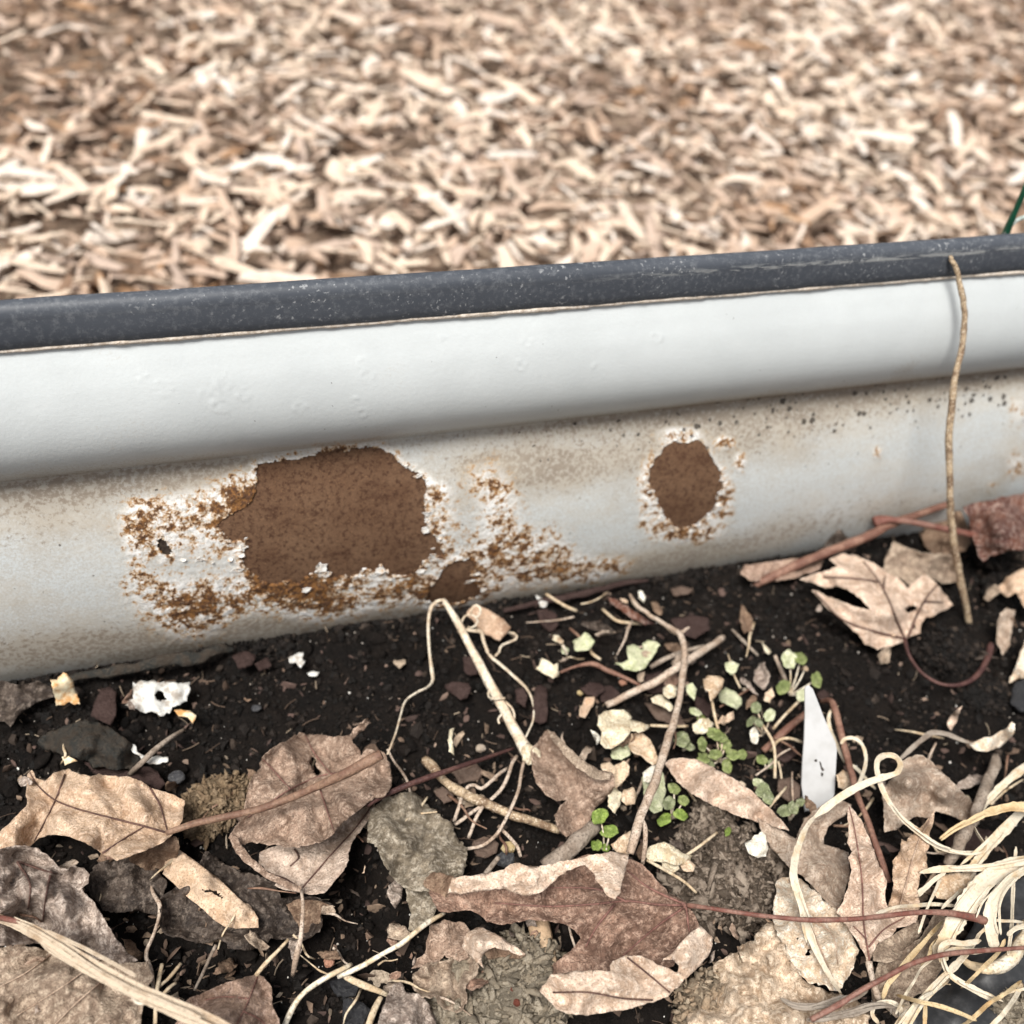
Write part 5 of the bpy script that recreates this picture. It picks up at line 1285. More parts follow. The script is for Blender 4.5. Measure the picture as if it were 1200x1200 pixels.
link('side_shoot', tube_mesh('side_shoot', S_TAN, [(750, 958, 33), (756, 970, 30), (756, 990, 26), (753, 1012, 20)], [6, 6, 6, 5], tl), t)
stick('twig', 'straight grey tan twig crossing under the forked twig', 'twig', S_TAN, [(711, 827, 7), (735, 814, 10), (760, 803, 14), (785, 788, 17), (803, 776, 18), (828, 760, 15), (848, 747, 9)], [8, 9, 9, 9, 9, 9, 7], wobble=.3)
stick('twig', 'dark grey twig lying beside the straight grey tan twig', 'twig', S_GREY, [(762, 782, 6), (780, 772, 8), (800, 764, 9), (825, 757, 7)], [5, 6, 6, 4])
stick('twig', 'thin reddish twig with a pale tip left of the straight grey tan twig', 'twig', S_REDTWIG, [(656, 788, 6), (675, 781, 8), (695, 778, 9), (712, 786, 9), (730, 793, 9), (750, 803, 8)], [3, 3, 6, 6, 5, 4])
stick('twig', 'thick tan brown twig with a rounded pinkish end in the middle of the soil', 'twig', S_STICK, [(498, 890, 8), (508, 900, 10), (518, 912, 11), (530, 922, 12), (555, 935, 12), (580, 946, 11), (605, 956, 11), (630, 965, 10), (656, 974, 8)], [12, 13, 9, 11, 12, 11, 11, 11, 9], wobble=.4)
stick('twig', 'thin dark red stalk crossing the thick tan brown twig', 'twig', S_DARK, [(430, 944, 22), (453, 931, 21), (480, 919, 21), (510, 908, 20), (540, 898, 18), (570, 888, 13), (602, 877, 7)], [5, 6, 7, 7, 6, 5, 3])
t = root('straw', 'thick doubled bundle of straw lying across the near left corner', 'straw', base_loc([(120, 1140)]))
tl = np.array(t.location)
BUND = [(-10, 1072, 24), (15, 1080, 30), (45, 1097, 36), (75, 1114, 40), (110, 1135, 44), (150, 1157, 46), (190, 1176, 46), (230, 1193, 44), (285, 1219, 40)]
BM = ribbon_mat('straw_bundle', (.70, .60, .47), (.56, .44, .32), (.40, .28, .18))
for q, (dx, dy, dh, wq, a0_, b0_) in enumerate([(0, -3, 0, 5.5, 0, 9), (-2, 3, 1, 6, 0, 9), (2, -8, 2, 3.5, 1, 9), (-3, 7, 0, 3.5, 2, 9), (5, 0, 4, 3, 1, 8), (8, -13, 3, 3, 2, 6)]):
    pq = [(p[0] + dx + rng.normal(0, 1.2), p[1] + dy * min(1, .25 + .2 * i_) + rng.normal(0, 1.0), p[2] + dh) for i_, p in enumerate(BUND)][a0_:b0_]
    V, F, l, t_ = ribbon(pq, wq, tl, (rng.uniform(-30, 30), rng.uniform(-30, 30)), .55, nseed())
    solid(link('straw_stalk', mk_mesh('straw_stalk', V, F, BM, True, {'lat': l + q * 3.1}), t), .4)
link('straw_stalk', tube_mesh('straw_stalk', S_RED, [(-10, 1074, 28), (8, 1077, 31), (24, 1081, 33)], [6, 7, 5], tl), t)
link('side_shoot', tube_mesh('side_shoot', S_CREAM, [(155, 1168, 42), (160, 1175, 40), (170, 1176, 40), (182, 1175, 41)], [3, 4, 4, 3], tl), t)
stick('straw', 'long thin cream straw curving across the dark hollow', 'straw', S_CREAM, [(396, 1144, 14), (420, 1134, 17), (450, 1117, 19), (470, 1106, 20), (485, 1094, 21), (503, 1080, 19), (521, 1070, 16)], [7, 6, 6, 7, 6, 6, 4])
stick('straw', 'short split straw lying under the end of the long cream straw', 'straw', S_STRAW, [(398, 1138, 12), (408, 1146, 13), (425, 1154, 12), (440, 1160, 11), (456, 1167, 8)], [5, 8, 8, 7, 5], flat=.6)
stick('straw', 'straw fragment running down to the bottom edge below the long cream straw', 'straw', S_STRAW, [(447, 1168, 8), (440, 1180, 8), (434, 1195, 8), (428, 1215, 8)], [6, 8, 9, 8], flat=.6)
stick('straw', 'thin cream stem rising out of the near edge left of the long straw', 'straw', S_CREAM, [(332, 1205, 6), (345, 1178, 12), (358, 1162, 15), (378, 1148, 18), (396, 1138, 18), (412, 1130, 16)], [7, 7, 6, 6, 6, 5])
stick('twig', 'thin pale twig with a bend between the mottled grey leaf and the sheath', 'twig', S_TAN, [(176, 1034, 8), (180, 1048, 12), (187, 1060, 14), (186, 1075, 14), (180, 1095, 15), (171, 1118, 14), (177, 1138, 13), (180, 1160, 10)], [3, 5, 5, 4, 4, 5, 5, 4])
stick('twig', 'hairlike grey twig standing in the soil left of the rosy pointed leaf', 'twig', S_GREY, [(253, 1108, 22), (246, 1122, 18), (238, 1140, 12), (228, 1160, 6)], [4, 4, 4, 3])
for lb, p, w in (('dry shoot with two pale barbs by the straw bundle', [(182, 1200, 12), (183, 1170, 14), (186, 1148, 16), (190, 1130, 16)], 5), ('pale barb of dry grass above the straw bundle', [(186, 1156, 14), (198, 1146, 15), (212, 1129, 15)], 4),
                 ('short pale spike of dry grass right of the straw bundle', [(190, 1166, 12), (200, 1156, 13), (206, 1152, 12)], 4)):
    stick('dry_shoot', lb, 'dry grass', S_STRAW, p, w)
stick('wood_stick', 'thick pale weathered stick going under the big maple leaf', 'stick', S_GREY, [(697, 968, 10), (685, 980, 12), (670, 993, 13), (655, 1005, 13), (640, 1018, 11)], [17, 20, 21, 22, 20], wobble=.6, jit=.2)
stick('wood_stick', 'smooth tan stick upright in front of the big maple leaf gap', 'stick', stem_mat('stick_tan', (0.52, 0.39, 0.26), (0.46, 0.325, 0.21), 0.65, 150), [(628, 1068, 8), (632, 1085, 9), (638, 1110, 10), (643, 1135, 10), (648, 1165, 8)], [26, 26, 25, 23, 20], flat=.6, jit=.05)
stick('twig', 'long reddish twig propped against the wall foot at the right', 'twig', S_REDTWIG, [(882, 688, 4), (900, 678, 9), (930, 664, 14), (960, 651, 18), (990, 639, 21), (1020, 627, 24), (1045, 614, 26), (1075, 603, 28), (1112, 591, 30)], [7, 10, 11, 11, 11, 11, 10, 9, 8])
stick('twig', 'short red stalk with a thick end crossing the long reddish twig', 'twig', S_RED, [(1024, 612, 27), (1032, 610, 28), (1046, 609, 30), (1070, 612, 30), (1095, 617, 30), (1118, 622, 28), (1145, 628, 24)], [14, 13, 8, 7, 8, 8, 8])
stick('twig', 'brown red twig bending down behind the white plant tag', 'twig', S_REDTWIG, [(963, 822, 10), (974, 822, 20), (980, 836, 22), (986, 860, 20), (992, 885, 18), (999, 910, 19), (1006, 935, 20), (1018, 965, 20), (1030, 1000, 18), (1042, 1034, 14)], [6, 8, 8, 8, 8, 8, 7, 7, 8, 7])
stick('twig', 'short tan red twig leaning on the left side of the white plant tag', 'twig', S_REDTWIG, [(894, 880, 6), (910, 866, 9), (925, 852, 12), (946, 835, 15)], [8, 9, 9, 8])
stick('twig', 'long thin red stalk along the bottom right corner over the straw', 'twig', S_RED, [(1215, 1110, 34), (1180, 1112, 36), (1140, 1115, 37), (1105, 1119, 38), (1070, 1129, 38), (1040, 1144, 37), (1010, 1160, 35), (985, 1176, 32), (950, 1195, 28)], [5, 5, 6, 6, 6, 6, 6, 7, 7])
stick('twig', 'dark thin twig on the soil left of the wilted seedling by the tag', 'twig', S_GREY, [(858, 738, 5), (872, 752, 6), (888, 768, 5)], [3, 4, 3])
stick('twig', 'tan upright twig stub left of the wilted seedling by the tag', 'twig', S_TAN, [(908, 768, 12), (914, 782, 9), (921, 798, 5)], [4, 5, 5])
stick('twig', 'grey stub of twig in the soil above the big maple leaf', 'twig', S_GREY, [(584, 1005, 16), (577, 1014, 12), (568, 1025, 8)], [6, 6, 6])
for lb, p in (('thin pale root loop right of the thick tan brown twig', [(606, 886, 8), (600, 895, 10), (596, 908, 11), (588, 924, 11), (574, 938, 11), (556, 950, 10), (540, 962, 8), (533, 966, 6)]),
              ('pale root piece crossing the thick tan brown twig', [(541, 935, 14), (537, 948, 13), (532, 963, 8)]), ('curled tan root below the white bulb', [(596, 900, 8), (586, 906, 12), (575, 916, 13), (564, 924, 12), (556, 920, 11), (548, 922, 9), (544, 930, 8)]),
              ('thin brown root hanging under the thick tan brown twig', [(566, 945, 12), (558, 958, 11), (553, 972, 9), (549, 982, 6)]), ('thin tan root near the yellow pebble', [(584, 968, 7), (596, 980, 8), (606, 992, 8), (610, 1004, 6)])):
    stick('root_fibre', lb, 'root', S_TAN, p, 4.2, flat=.6)

# straw heap in the near right corner
def strap(label, pts, w, mat=None, flat=0.18, tw=(0, 0), **kw):
    W_ = np.asarray(w, float) * 0.66 if np.ndim(w) else np.full(len(pts), float(w))
    loc = base_loc([pts[-1][:2]])
    sd_ = nseed()
    Vs, Fs, la, off = [], [], [], 0
    jobs = [(pts, W_, 0)]
    if W_.max() > 6:                                  # loose fibres splitting off the blade
        for q in range(2 + int(W_.max() > 14)):
            k0 = rng.integers(0, max(1, len(pts) - 3)); k1 = min(len(pts), k0 + rng.integers(3, 6))
            sgn = rng.choice([-1, 1])
            sub = [(p[0] + sgn * (W_[k0 + j] * .38 + j * j * rng.uniform(.1, .7)), p[1] + sgn * (1 + j * rng.uniform(-.6, .9)), p[2] + 1 + j * .4) for j, p in enumerate(pts[k0:k1])]
            jobs.append((sub, rng.uniform(1.6, 3.2), 1))
    for p_, w_, ex in jobs:
        V, F, l, t = ribbon(p_, w_, loc, (tw[0] + rng.uniform(-25, 25), tw[1] + rng.uniform(-25, 25)), .25 if not ex else .1, sd_ + off)
        Vs.append(V); Fs.append(F + off); la.append(l * (1 if not ex else .2) + sd_ * .37); off += len(V)
    o = link('straw', mk_mesh('straw', np.vstack(Vs), np.vstack(Fs), mat or R_CREAM, True, {'lat': np.concatenate(la)}), None, loc)
    solid(o, .35)
    return tag(o, label, 'straw')
R_CREAM = ribbon_mat('straw_blade_cream', (.78, .72, .60), (.64, .55, .41), (.60, .44, .26))
R_YELLOW = ribbon_mat('straw_blade_yellow', (.72, .58, .36), (.60, .44, .25), (.46, .29, .13))
R_GREY = ribbon_mat('straw_blade_grey', (.42, .37, .31), (.27, .22, .18), (.16, .12, .09))
strap('flat cream straw with a tan loop at its top right of the plant tag', [(950, 962, 26), (965, 949, 30), (985, 934, 34), (1010, 920, 38), (1035, 911, 41), (1050, 906, 42), (1055, 898, 45), (1053, 890, 47), (1045, 885, 48), (1034, 886, 46), (1028, 893, 43), (1028, 906, 40), (1034, 925, 36), (1044, 943, 34), (1058, 960, 32), (1075, 974, 32), (1092, 987, 32), (1110, 996, 30), (1130, 1000, 29), (1147, 998, 28), (1152, 989, 27), (1145, 976, 25), (1138, 962, 22)],
      [8, 12, 13, 13, 12, 9, 8, 9, 9, 9, 9, 10, 11, 11, 10, 10, 10, 10, 10, 9, 8, 8, 7], n=110, tw=(0, 40))
strap('long cream straw drooping past the folded buff leaf', [(957, 955, 27), (946, 968, 30), (938, 985, 32), (932, 1005, 33), (930, 1025, 34), (934, 1045, 33), (941, 1065, 31), (946, 1085, 30), (953, 1105, 29), (962, 1125, 26), (974, 1147, 22), (986, 1165, 17)], [7, 8, 9, 11, 13, 13, 12, 12, 11, 10, 10, 7], tw=(20, -20))
strap('yellowish straw blade entering at the right edge', [(1102, 984, 28), (1118, 972, 31), (1135, 962, 34), (1150, 955, 36), (1170, 949, 37), (1190, 946, 37), (1220, 948, 35)], [4, 5, 6, 12, 16, 17, 15], R_YELLOW)
strap('thick white straw slanting down from the right edge', [(1215, 930, 25), (1195, 953, 27), (1175, 975, 28), (1155, 997, 28), (1138, 1018, 26), (1128, 1032, 22)], [13, 15, 15, 15, 14, 13], flat=.5)
strap('wide cream straw blade across the dark plastic', [(1220, 1004, 30), (1195, 1012, 33), (1170, 1022, 35), (1152, 1036, 36), (1138, 1053, 36), (1126, 1070, 34), (1115, 1088, 31), (1106, 1104, 28), (1095, 1120, 24)], [14, 22, 30, 34, 34, 32, 28, 22, 14], flat=.10)
strap('flat cream straw pointing left above the yellow petal scrap', [(1077, 1023, 28), (1095, 1019, 31), (1115, 1018, 33), (1140, 1017, 35), (1170, 1015, 36), (1215, 1008, 35)], [5, 9, 10, 10, 12, 12])
strap('short cream straw fork below the flat cream straw', [(1073, 1050, 22), (1084, 1041, 25), (1096, 1030, 28), (1108, 1022, 31)], [8, 9, 8, 6])
strap('curved cream straw blade hanging on the dark plastic', [(1215, 1014, 36), (1190, 1026, 38), (1174, 1042, 39), (1163, 1060, 38), (1160, 1078, 36), (1162, 1095, 33), (1166, 1112, 29)], [12, 16, 18, 22, 22, 20, 16], flat=.12)
strap('long pale straw slanting to the bottom edge under the red stalk', [(1144, 1100, 22), (1130, 1120, 26), (1110, 1141, 28), (1092, 1160, 28), (1075, 1180, 26), (1055, 1210, 22)], [10, 10, 11, 11, 11, 11], flat=.5)
strap('cream straw with a frayed bulb end on the dark plastic', [(1103, 1108, 28), (1104, 1122, 28), (1109, 1137, 28), (1120, 1148, 28), (1136, 1157, 27), (1152, 1165, 26), (1168, 1172, 25)], [6, 7, 9, 11, 11, 12, 14], flat=.5)
strap('small cream straw curl under the wide blade', [(1150, 1102, 30), (1130, 1106, 32), (1114, 1104, 33), (1104, 1108, 32), (1101, 1118, 30), (1103, 1130, 27)], [7, 9, 9, 8, 7, 6])
strap('second cream straw curl beside the small one', [(1160, 1112, 28), (1140, 1115, 30), (1122, 1112, 31), (1110, 1116, 30), (1108, 1126, 28)], [7, 9, 8, 7, 6])
strap('thin straw wisp in the bottom right corner', [(1220, 1156, 22), (1195, 1160, 24), (1172, 1165, 25)], [4, 4, 4])
strap('thin yellow straw stub at the bottom edge', [(1085, 1170, 16), (1084, 1190, 16), (1083, 1215, 14)], [5, 6, 6], R_YELLOW)
strap('yellow straw slip under the upright lobed leaf', [(1105, 1080, 20), (1088, 1098, 22), (1070, 1118, 23), (1053, 1138, 22), (1040, 1155, 20), (1034, 1172, 16)], [6, 7, 8, 8, 9, 6], R_YELLOW)
strap('pale straw blade at the right edge above the yellowish one', [(1215, 890, 18), (1198, 902, 21), (1182, 914, 22), (1170, 926, 20), (1158, 940, 17), (1150, 950, 14)], [14, 15, 13, 9, 5, 4])
strap('white hooked straw end on the dark plastic right of the wide blade', [(1215, 1080, 32), (1200, 1085, 33), (1190, 1088, 32), (1180, 1096, 30)], [8, 9, 8, 6])
strap('grey striped straw lying along the bottom edge', [(915, 1170, 20), (930, 1178, 22), (950, 1180, 23), (975, 1176, 23), (1000, 1168, 22), (1015, 1160, 20)], [6, 9, 11, 11, 10, 6], R_GREY, flat=.4)
strap('second grey straw curl at the bottom edge', [(945, 1195, 20), (970, 1192, 22), (1000, 1186, 23), (1025, 1178, 23), (1045, 1180, 21), (1056, 1192, 18)], [9, 11, 12, 11, 9, 7], R_GREY, flat=.4)
strap('looped grey straw at the bottom edge by the beige sheet', [(1030, 1200, 18), (1022, 1188, 20), (1028, 1176, 22), (1044, 1174, 22), (1056, 1184, 21), (1054, 1200, 18)], [6, 7, 7, 7, 7, 6], R_CREAM, flat=.5)
strap('withered blade dark at one end and cream at the other, right soil', [(1052, 892, 12), (1066, 879, 16), (1080, 867, 18), (1092, 859, 19), (1108, 860, 19), (1124, 866, 18), (1140, 872, 18)], [5, 7, 8, 9, 7, 6, 4], R_GREY, flat=.4)
strap('thin wire-like white straw loop beside the brown red twig', [(994, 932, 20), (1004, 922, 22), (1012, 905, 23), (1015, 888, 23), (1010, 872, 23), (1000, 865, 23), (990, 866, 22), (985, 872, 20)], 3.6, R_CREAM, flat=.7)
strap('thin white root curve right of the plant tag', [(983, 827, 18), (974, 833, 20), (971, 842, 19), (973, 855, 17), (978, 866, 14), (990, 892, 12), (1003, 900, 12), (1014, 912, 11), (1026, 925, 8)], 3.2, R_CREAM, flat=.7)
scrap('dead_leaf', 'cream twisted leaf end on the right soil joined to the withered blade', 'dead leaf', L_PALE, [(1136, 872), (1150, 866), (1165, 862), (1178, 855), (1186, 846), (1190, 849), (1188, 860), (1180, 868), (1172, 876), (1155, 880), (1142, 878)], 16, wr=.6, tilt=[(1138, 874, 15), (1188, 850, 24), (1175, 874, 10), (1160, 864, 20)])
scrap('dead_leaf', 'small upright buff leaf curl on the right soil above the withered blade', 'dead leaf', L_BUFF, [(1127, 827), (1124, 836), (1120, 848), (1115, 857), (1110, 850), (1112, 842), (1118, 834)], 16, tilt=[(1127, 828, 24), (1116, 856, 8), (1112, 845, 10)])
scrap('petal_scrap', 'yellow brown crinkled petal scrap under the flat cream straw', 'petal', P_BUFF, [(1097, 1027), (1115, 1023), (1132, 1022), (1146, 1027), (1140, 1036), (1132, 1045), (1120, 1050), (1110, 1054), (1098, 1052), (1093, 1046), (1100, 1038)], 26, wr=.8, thick=.3)

for q in range(13):
    cx, cy, L_ = rng.uniform(1040, 1195), rng.uniform(985, 1185), rng.uniform(45, 130)
    a0 = math.radians(rng.choice([-55, -50, -35, 10, -65, 40]) + rng.normal(0, 12)); bow = rng.normal(0, 4)
    pts_ = [(cx + math.cos(a0) * L_ * u_ - math.sin(a0) * bow * (1 - 4 * u_ * u_) + rng.normal(0, 1.5), cy + math.sin(a0) * L_ * u_ + math.cos(a0) * bow * (1 - 4 * u_ * u_) + rng.normal(0, 1.5), 22 + rng.uniform(0, 12) - 14 * u_ * u_) for u_ in (-.5, -.25, 0, .25, .5)]
    tag(strap('thin loose straw in the heap by the dark plastic', pts_, rng.uniform(2.2, 4.4), [R_CREAM, R_CREAM, R_YELLOW][q % 3]), 'thin loose straw in the heap by the dark plastic' if q % 3 != 2 else 'thin yellow loose straw in the heap by the dark plastic', 'straw', 'loose cream straws in the heap' if q % 3 != 2 else 'loose yellow straws in the heap')

# fuzzy stems: a core and fine hairs
def fuzzy(name, label, pts, w, mat, nh=160, hl=2.2):
    o = stick(name, label, 'dry stem', mat, pts, w, wobble=.5, jit=.25)
    me = o.data
    V = np.array([v.co[:] for v in me.vertices])[:-2]
    N = np.array([v.normal[:] for v in me.vertices])[:-2]
    i = rng.integers(0, len(V), nh)
    d = N[i] + 0.6 * rng.normal(size=(nh, 3)); d /= np.linalg.norm(d, axis=1)[:, None]
    s = np.cross(d, rng.normal(size=(nh, 3))); s /= np.linalg.norm(s, axis=1)[:, None]
    L = (hl * rng.uniform(.4, 1.3, nh) * MM)[:, None]
    b = V[i]
    HV = np.stack([b - s * .09 * MM, b + s * .09 * MM, b + d * L + .2 * L * rng.normal(size=(nh, 3))], 1).reshape(-1, 3)
    link('hairs', mk_mesh('hairs', HV, np.arange(nh * 3).reshape(-1, 3), mat, False), o)['kind'] = 'stuff'
    return o
fuzzy('hairy_straw', 'hairy grey dried stem among the straw near the right edge', [(1168, 888, 6), (1160, 910, 12), (1151, 935, 18), (1142, 958, 22), (1130, 980, 24), (1118, 1000, 23), (1110, 1014, 20)], [12, 14, 14, 13, 14, 13, 10], S_GREY)
fuzzy('hairy_straw', 'hairy pale curled stem hooking over the dark plastic', [(1204, 1078, 26), (1202, 1095, 26), (1192, 1114, 26), (1176, 1128, 26), (1158, 1135, 26), (1142, 1134, 25), (1129, 1124, 23)], [10, 14, 16, 16, 15, 12, 8], S_CREAM)

# plastic in the near right corner
k = NT('charcoal_plastic', 0.42, 0.4)
pn = k.noise(220, 4, .7)
M_PLAS = k.out(k.mix(k.ramp(pn, [(.45, 0), (.7, 1)]), (0.028, 0.029, 0.031), (0.06, 0.06, 0.062)), k.bump(pn, .2, .0006))
scrap('plastic_piece', 'smooth charcoal plastic piece half buried under the straw in the near right corner', 'plastic piece', M_PLAS,
      [(1045, 1225), (1065, 1195), (1085, 1172), (1100, 1140), (1125, 1110), (1140, 1085), (1150, 1060), (1165, 1045), (1190, 1030), (1230, 1020), (1230, 1225)], 8, thick=3.0, wr=.15, step=6, rag=.2,
      tilt=[(1050, 1222, 2), (1100, 1140, 4), (1150, 1060, 4), (1228, 1022, 3), (1228, 1220, 9), (1170, 1130, 15), (1200, 1090, 13), (1130, 1180, 13)])

# plant tag standing in the soil
k = NT('tag_plastic', 0.4, 0.4)
tn = k.noise(120, 4, .6)
tsp = k.vor(90)
M_TAG = k.out(k.mix(k.ramp(tn, [(.4, 0), (.65, .5)]), (0.56, 0.565, 0.57), (0.44, 0.44, 0.43)))
tb = at([(952, 948)], 0)[0]
def on_upright(px, py, lean=0.55):
    """point on the leaning plane of the tag through its foot"""
    nrm = np.array([-0.25, -1.0, lean]); nrm /= np.linalg.norm(nrm)
    d = rays([(px, py)])[0]
    return CAM + d * (((tb - CAM) @ nrm) / (d @ nrm))
TAGO = [(943.5, 808), (945, 805), (949, 804), (953, 808), (959, 823), (965, 839), (972, 855), (979.5, 870), (981, 879), (979.5, 905), (978, 931), (972, 945), (964, 956), (955, 962), (944, 956), (939.5, 921), (940.5, 895), (942.5, 868), (943.5, 840)]
front = np.array([on_upright(*p) for p in TAGO])
nb_ = np.cross(front[4] - front[12], front[8] - front[12]); nb_ /= np.linalg.norm(nb_)
if nb_ @ (CAM - tb) > 0: nb_ = -nb_
bm = bmesh.new()
fv = [bm.verts.new(p - tb) for p in front]
bv = [bm.verts.new(p - tb + nb_ * 1.3 * MM) for p in front]
bm.faces.new(fv); bm.faces.new(bv[::-1])
for q in range(len(fv)):
    bm.faces.new((fv[q], bv[q], bv[(q + 1) % len(fv)], fv[(q + 1) % len(fv)]))
bmesh.ops.recalc_face_normals(bm, faces=bm.faces)
bmesh.ops.bevel(bm, geom=[e for e in bm.edges if len(e.link_faces) == 2 and e.calc_face_angle(0) > 1.0], offset=0.25 * MM, segments=2, affect='EDGES', profile=.5)
me = bpy.data.meshes.new('plant_tag'); bm.to_mesh(me); bm.free(); me.materials.append(M_TAG)
TG = root('plant_tag', 'white plastic plant tag with a pointed top standing in the soil', 'plant tag', tb)
link('tag_blade', me, TG)
k = NT('dirt_speck', .9, .1)
M_SPK = k.out(k.mix(k.ramp(k.noise(300), [(.4, 0), (.6, 1)]), (.03, .025, .02), (.07, .055, .045)))
for poly in ([(954, 890), (957, 889.5), (958, 892), (955, 893)], [(960, 892), (962, 893), (963, 898), (966, 902), (964, 904), (962, 901), (961, 897)], [(962, 905), (965, 906), (964, 910), (962, 909)]):
    cpt = np.array([on_upright(*p) for p in poly]) - tb - nb_ * 0.12 * MM
    o = link('dirt_mark', mk_mesh('dirt_mark', np.vstack([cpt, cpt.mean(0) - nb_ * .25 * MM]), np.array([(q, (q + 1) % len(poly), len(poly)) for q in range(len(poly))]), M_SPK, False), TG)

# green wire behind the rim
k = NT('green_wire', .35, .45)
M_GRN = k.out(k.mix(k.ramp(k.noise(80), [(.4, 0), (.65, 1)]), (0.012, 0.085, 0.045), (0.02, 0.12, 0.07)))
t = root('garden_stake', 'dark green coated garden stake rising behind the rim at the right edge', 'garden stake', at_y([(1172, 330)], 0.03)[0])
tl = np.array(t.location)
link('rod', tube_mesh('rod', M_GRN, [('y', 1166, 330, .028), ('y', 1172, 292, .024), ('y', 1181, 268, .022), ('y', 1190, 247, .02), ('y', 1204, 215, .018)], [11, 11, 9, 7, 7], tl, jit=.04), t)
link('rod', tube_mesh('rod', stem_mat('wire_grey', (.45, .5, .47), (.3, .36, .33)), [('y', 1176, 275, .022), ('y', 1186, 263, .021), ('y', 1196, 256, .021), ('y', 1220, 249, .02)], [4, 5, 5, 5], tl, jit=.04), t)

# ------------------------------------------------------------------ paint flakes, bark, stones, clumps
scrap('paint_flake', 'large ragged white paint flake with a dirty hole lying on the soil', 'paint flake', M_PAINT, [(156, 800), (166, 799), (176, 797), (187, 800), (198, 799), (208, 802), (220, 799), (222, 810), (219, 820), (212, 824), (205, 828), (198, 835), (189, 840), (178, 835), (170, 836), (161, 831), (154, 829), (147, 826), (156, 819), (154, 808)], 10, rag=1.8, wr=.8, holes=[[(180, 815), (186, 809), (192, 812), (195, 820), (188, 822)]], thick=.5)
scrap('paint_flake', 'cream and rusty orange paint flake propped near the wall', 'paint flake', M_PAINTR, [(59, 797), (66, 796), (73, 788), (79, 791), (86, 797), (88, 809), (95, 824), (87, 825), (81, 822), (75, 826), (66, 826), (62, 812)], 12, rag=1.2, wr=.6, tilt=[(60, 797, 16), (74, 789, 19), (94, 824, 8), (64, 826, 8)], thick=.5)
scrap('paint_flake', 'small rust orange paint flake touching the large white flake', 'paint flake', M_PAINTR, [(204, 832), (212, 831), (222, 833), (230, 838), (226, 848), (220, 840), (210, 839)], 11, rag=.8, wr=.5)
scrap('paint_flake', 'small white paint flake alone on the soil below the wide rust patch', 'paint flake', M_PAINT, [(337, 770), (343, 768), (350, 764), (356, 765), (354, 771), (358, 776), (352, 782), (346, 776), (339, 776)], 8, rag=1, wr=.5)
scrap('paint_flake', 'sliver of white paint right of the small white flake', 'paint flake', M_PAINT, [(360, 789), (368, 786), (374, 788), (372, 792), (363, 792)], 7, rag=.8)
scrap('paint_flake', 'white paint bit at the soil line right of the dry stem arch', 'paint flake', M_PAINT, [(628, 697), (634, 699), (642, 706), (640, 711), (633, 710)], 8, rag=.6)
scrap('paint_flake', 'cream paint bit on the edge of the grey bark piece', 'paint flake', M_PAINT, [(150, 870), (157, 873), (163, 882), (172, 888), (182, 886), (197, 887), (196, 892), (186, 896), (176, 895), (166, 890), (156, 880)], 17, rag=1, wr=.6)
scrap('paint_flake', 'yellowish flake under the grey bark piece', 'paint flake', M_PAINTR, [(72, 887), (80, 886), (90, 892), (82, 894), (76, 897)], 14, rag=.6)
scrap('bark_piece', 'large charcoal grey bark piece with brown edges at the left', 'bark', B_CHAR, [(49, 870), (57, 859), (68, 853), (79, 850), (99, 844), (112, 846), (128, 852), (140, 860), (147, 866), (158, 875), (165, 884), (167, 892), (160, 898), (152, 899), (140, 903), (128, 901), (115, 898), (103, 892), (88, 888), (73, 885), (62, 878)], 9, thick=3, rag=1.4, wr=1.2, tilt=[(50, 868, 8), (99, 845, 11), (165, 888, 10), (110, 895, 10), (105, 870, 18), (135, 880, 17)])
scrap('bark_piece', 'brown bark fringe under the large charcoal bark piece', 'bark', B_BARK, [(95, 892), (115, 896), (140, 902), (165, 893), (185, 905), (195, 918), (185, 925), (165, 915), (140, 910), (115, 905)], 8, thick=2, rag=1.8, wr=1)
scrap('wood_chip', 'purplish brown bark chip between the two paint flakes', 'wood chip', B_BARK, [(119, 806), (128, 805), (136, 810), (135, 822), (136, 838), (128, 849), (117, 844), (106, 839), (110, 825)], 9, thick=1.8, rag=.6)
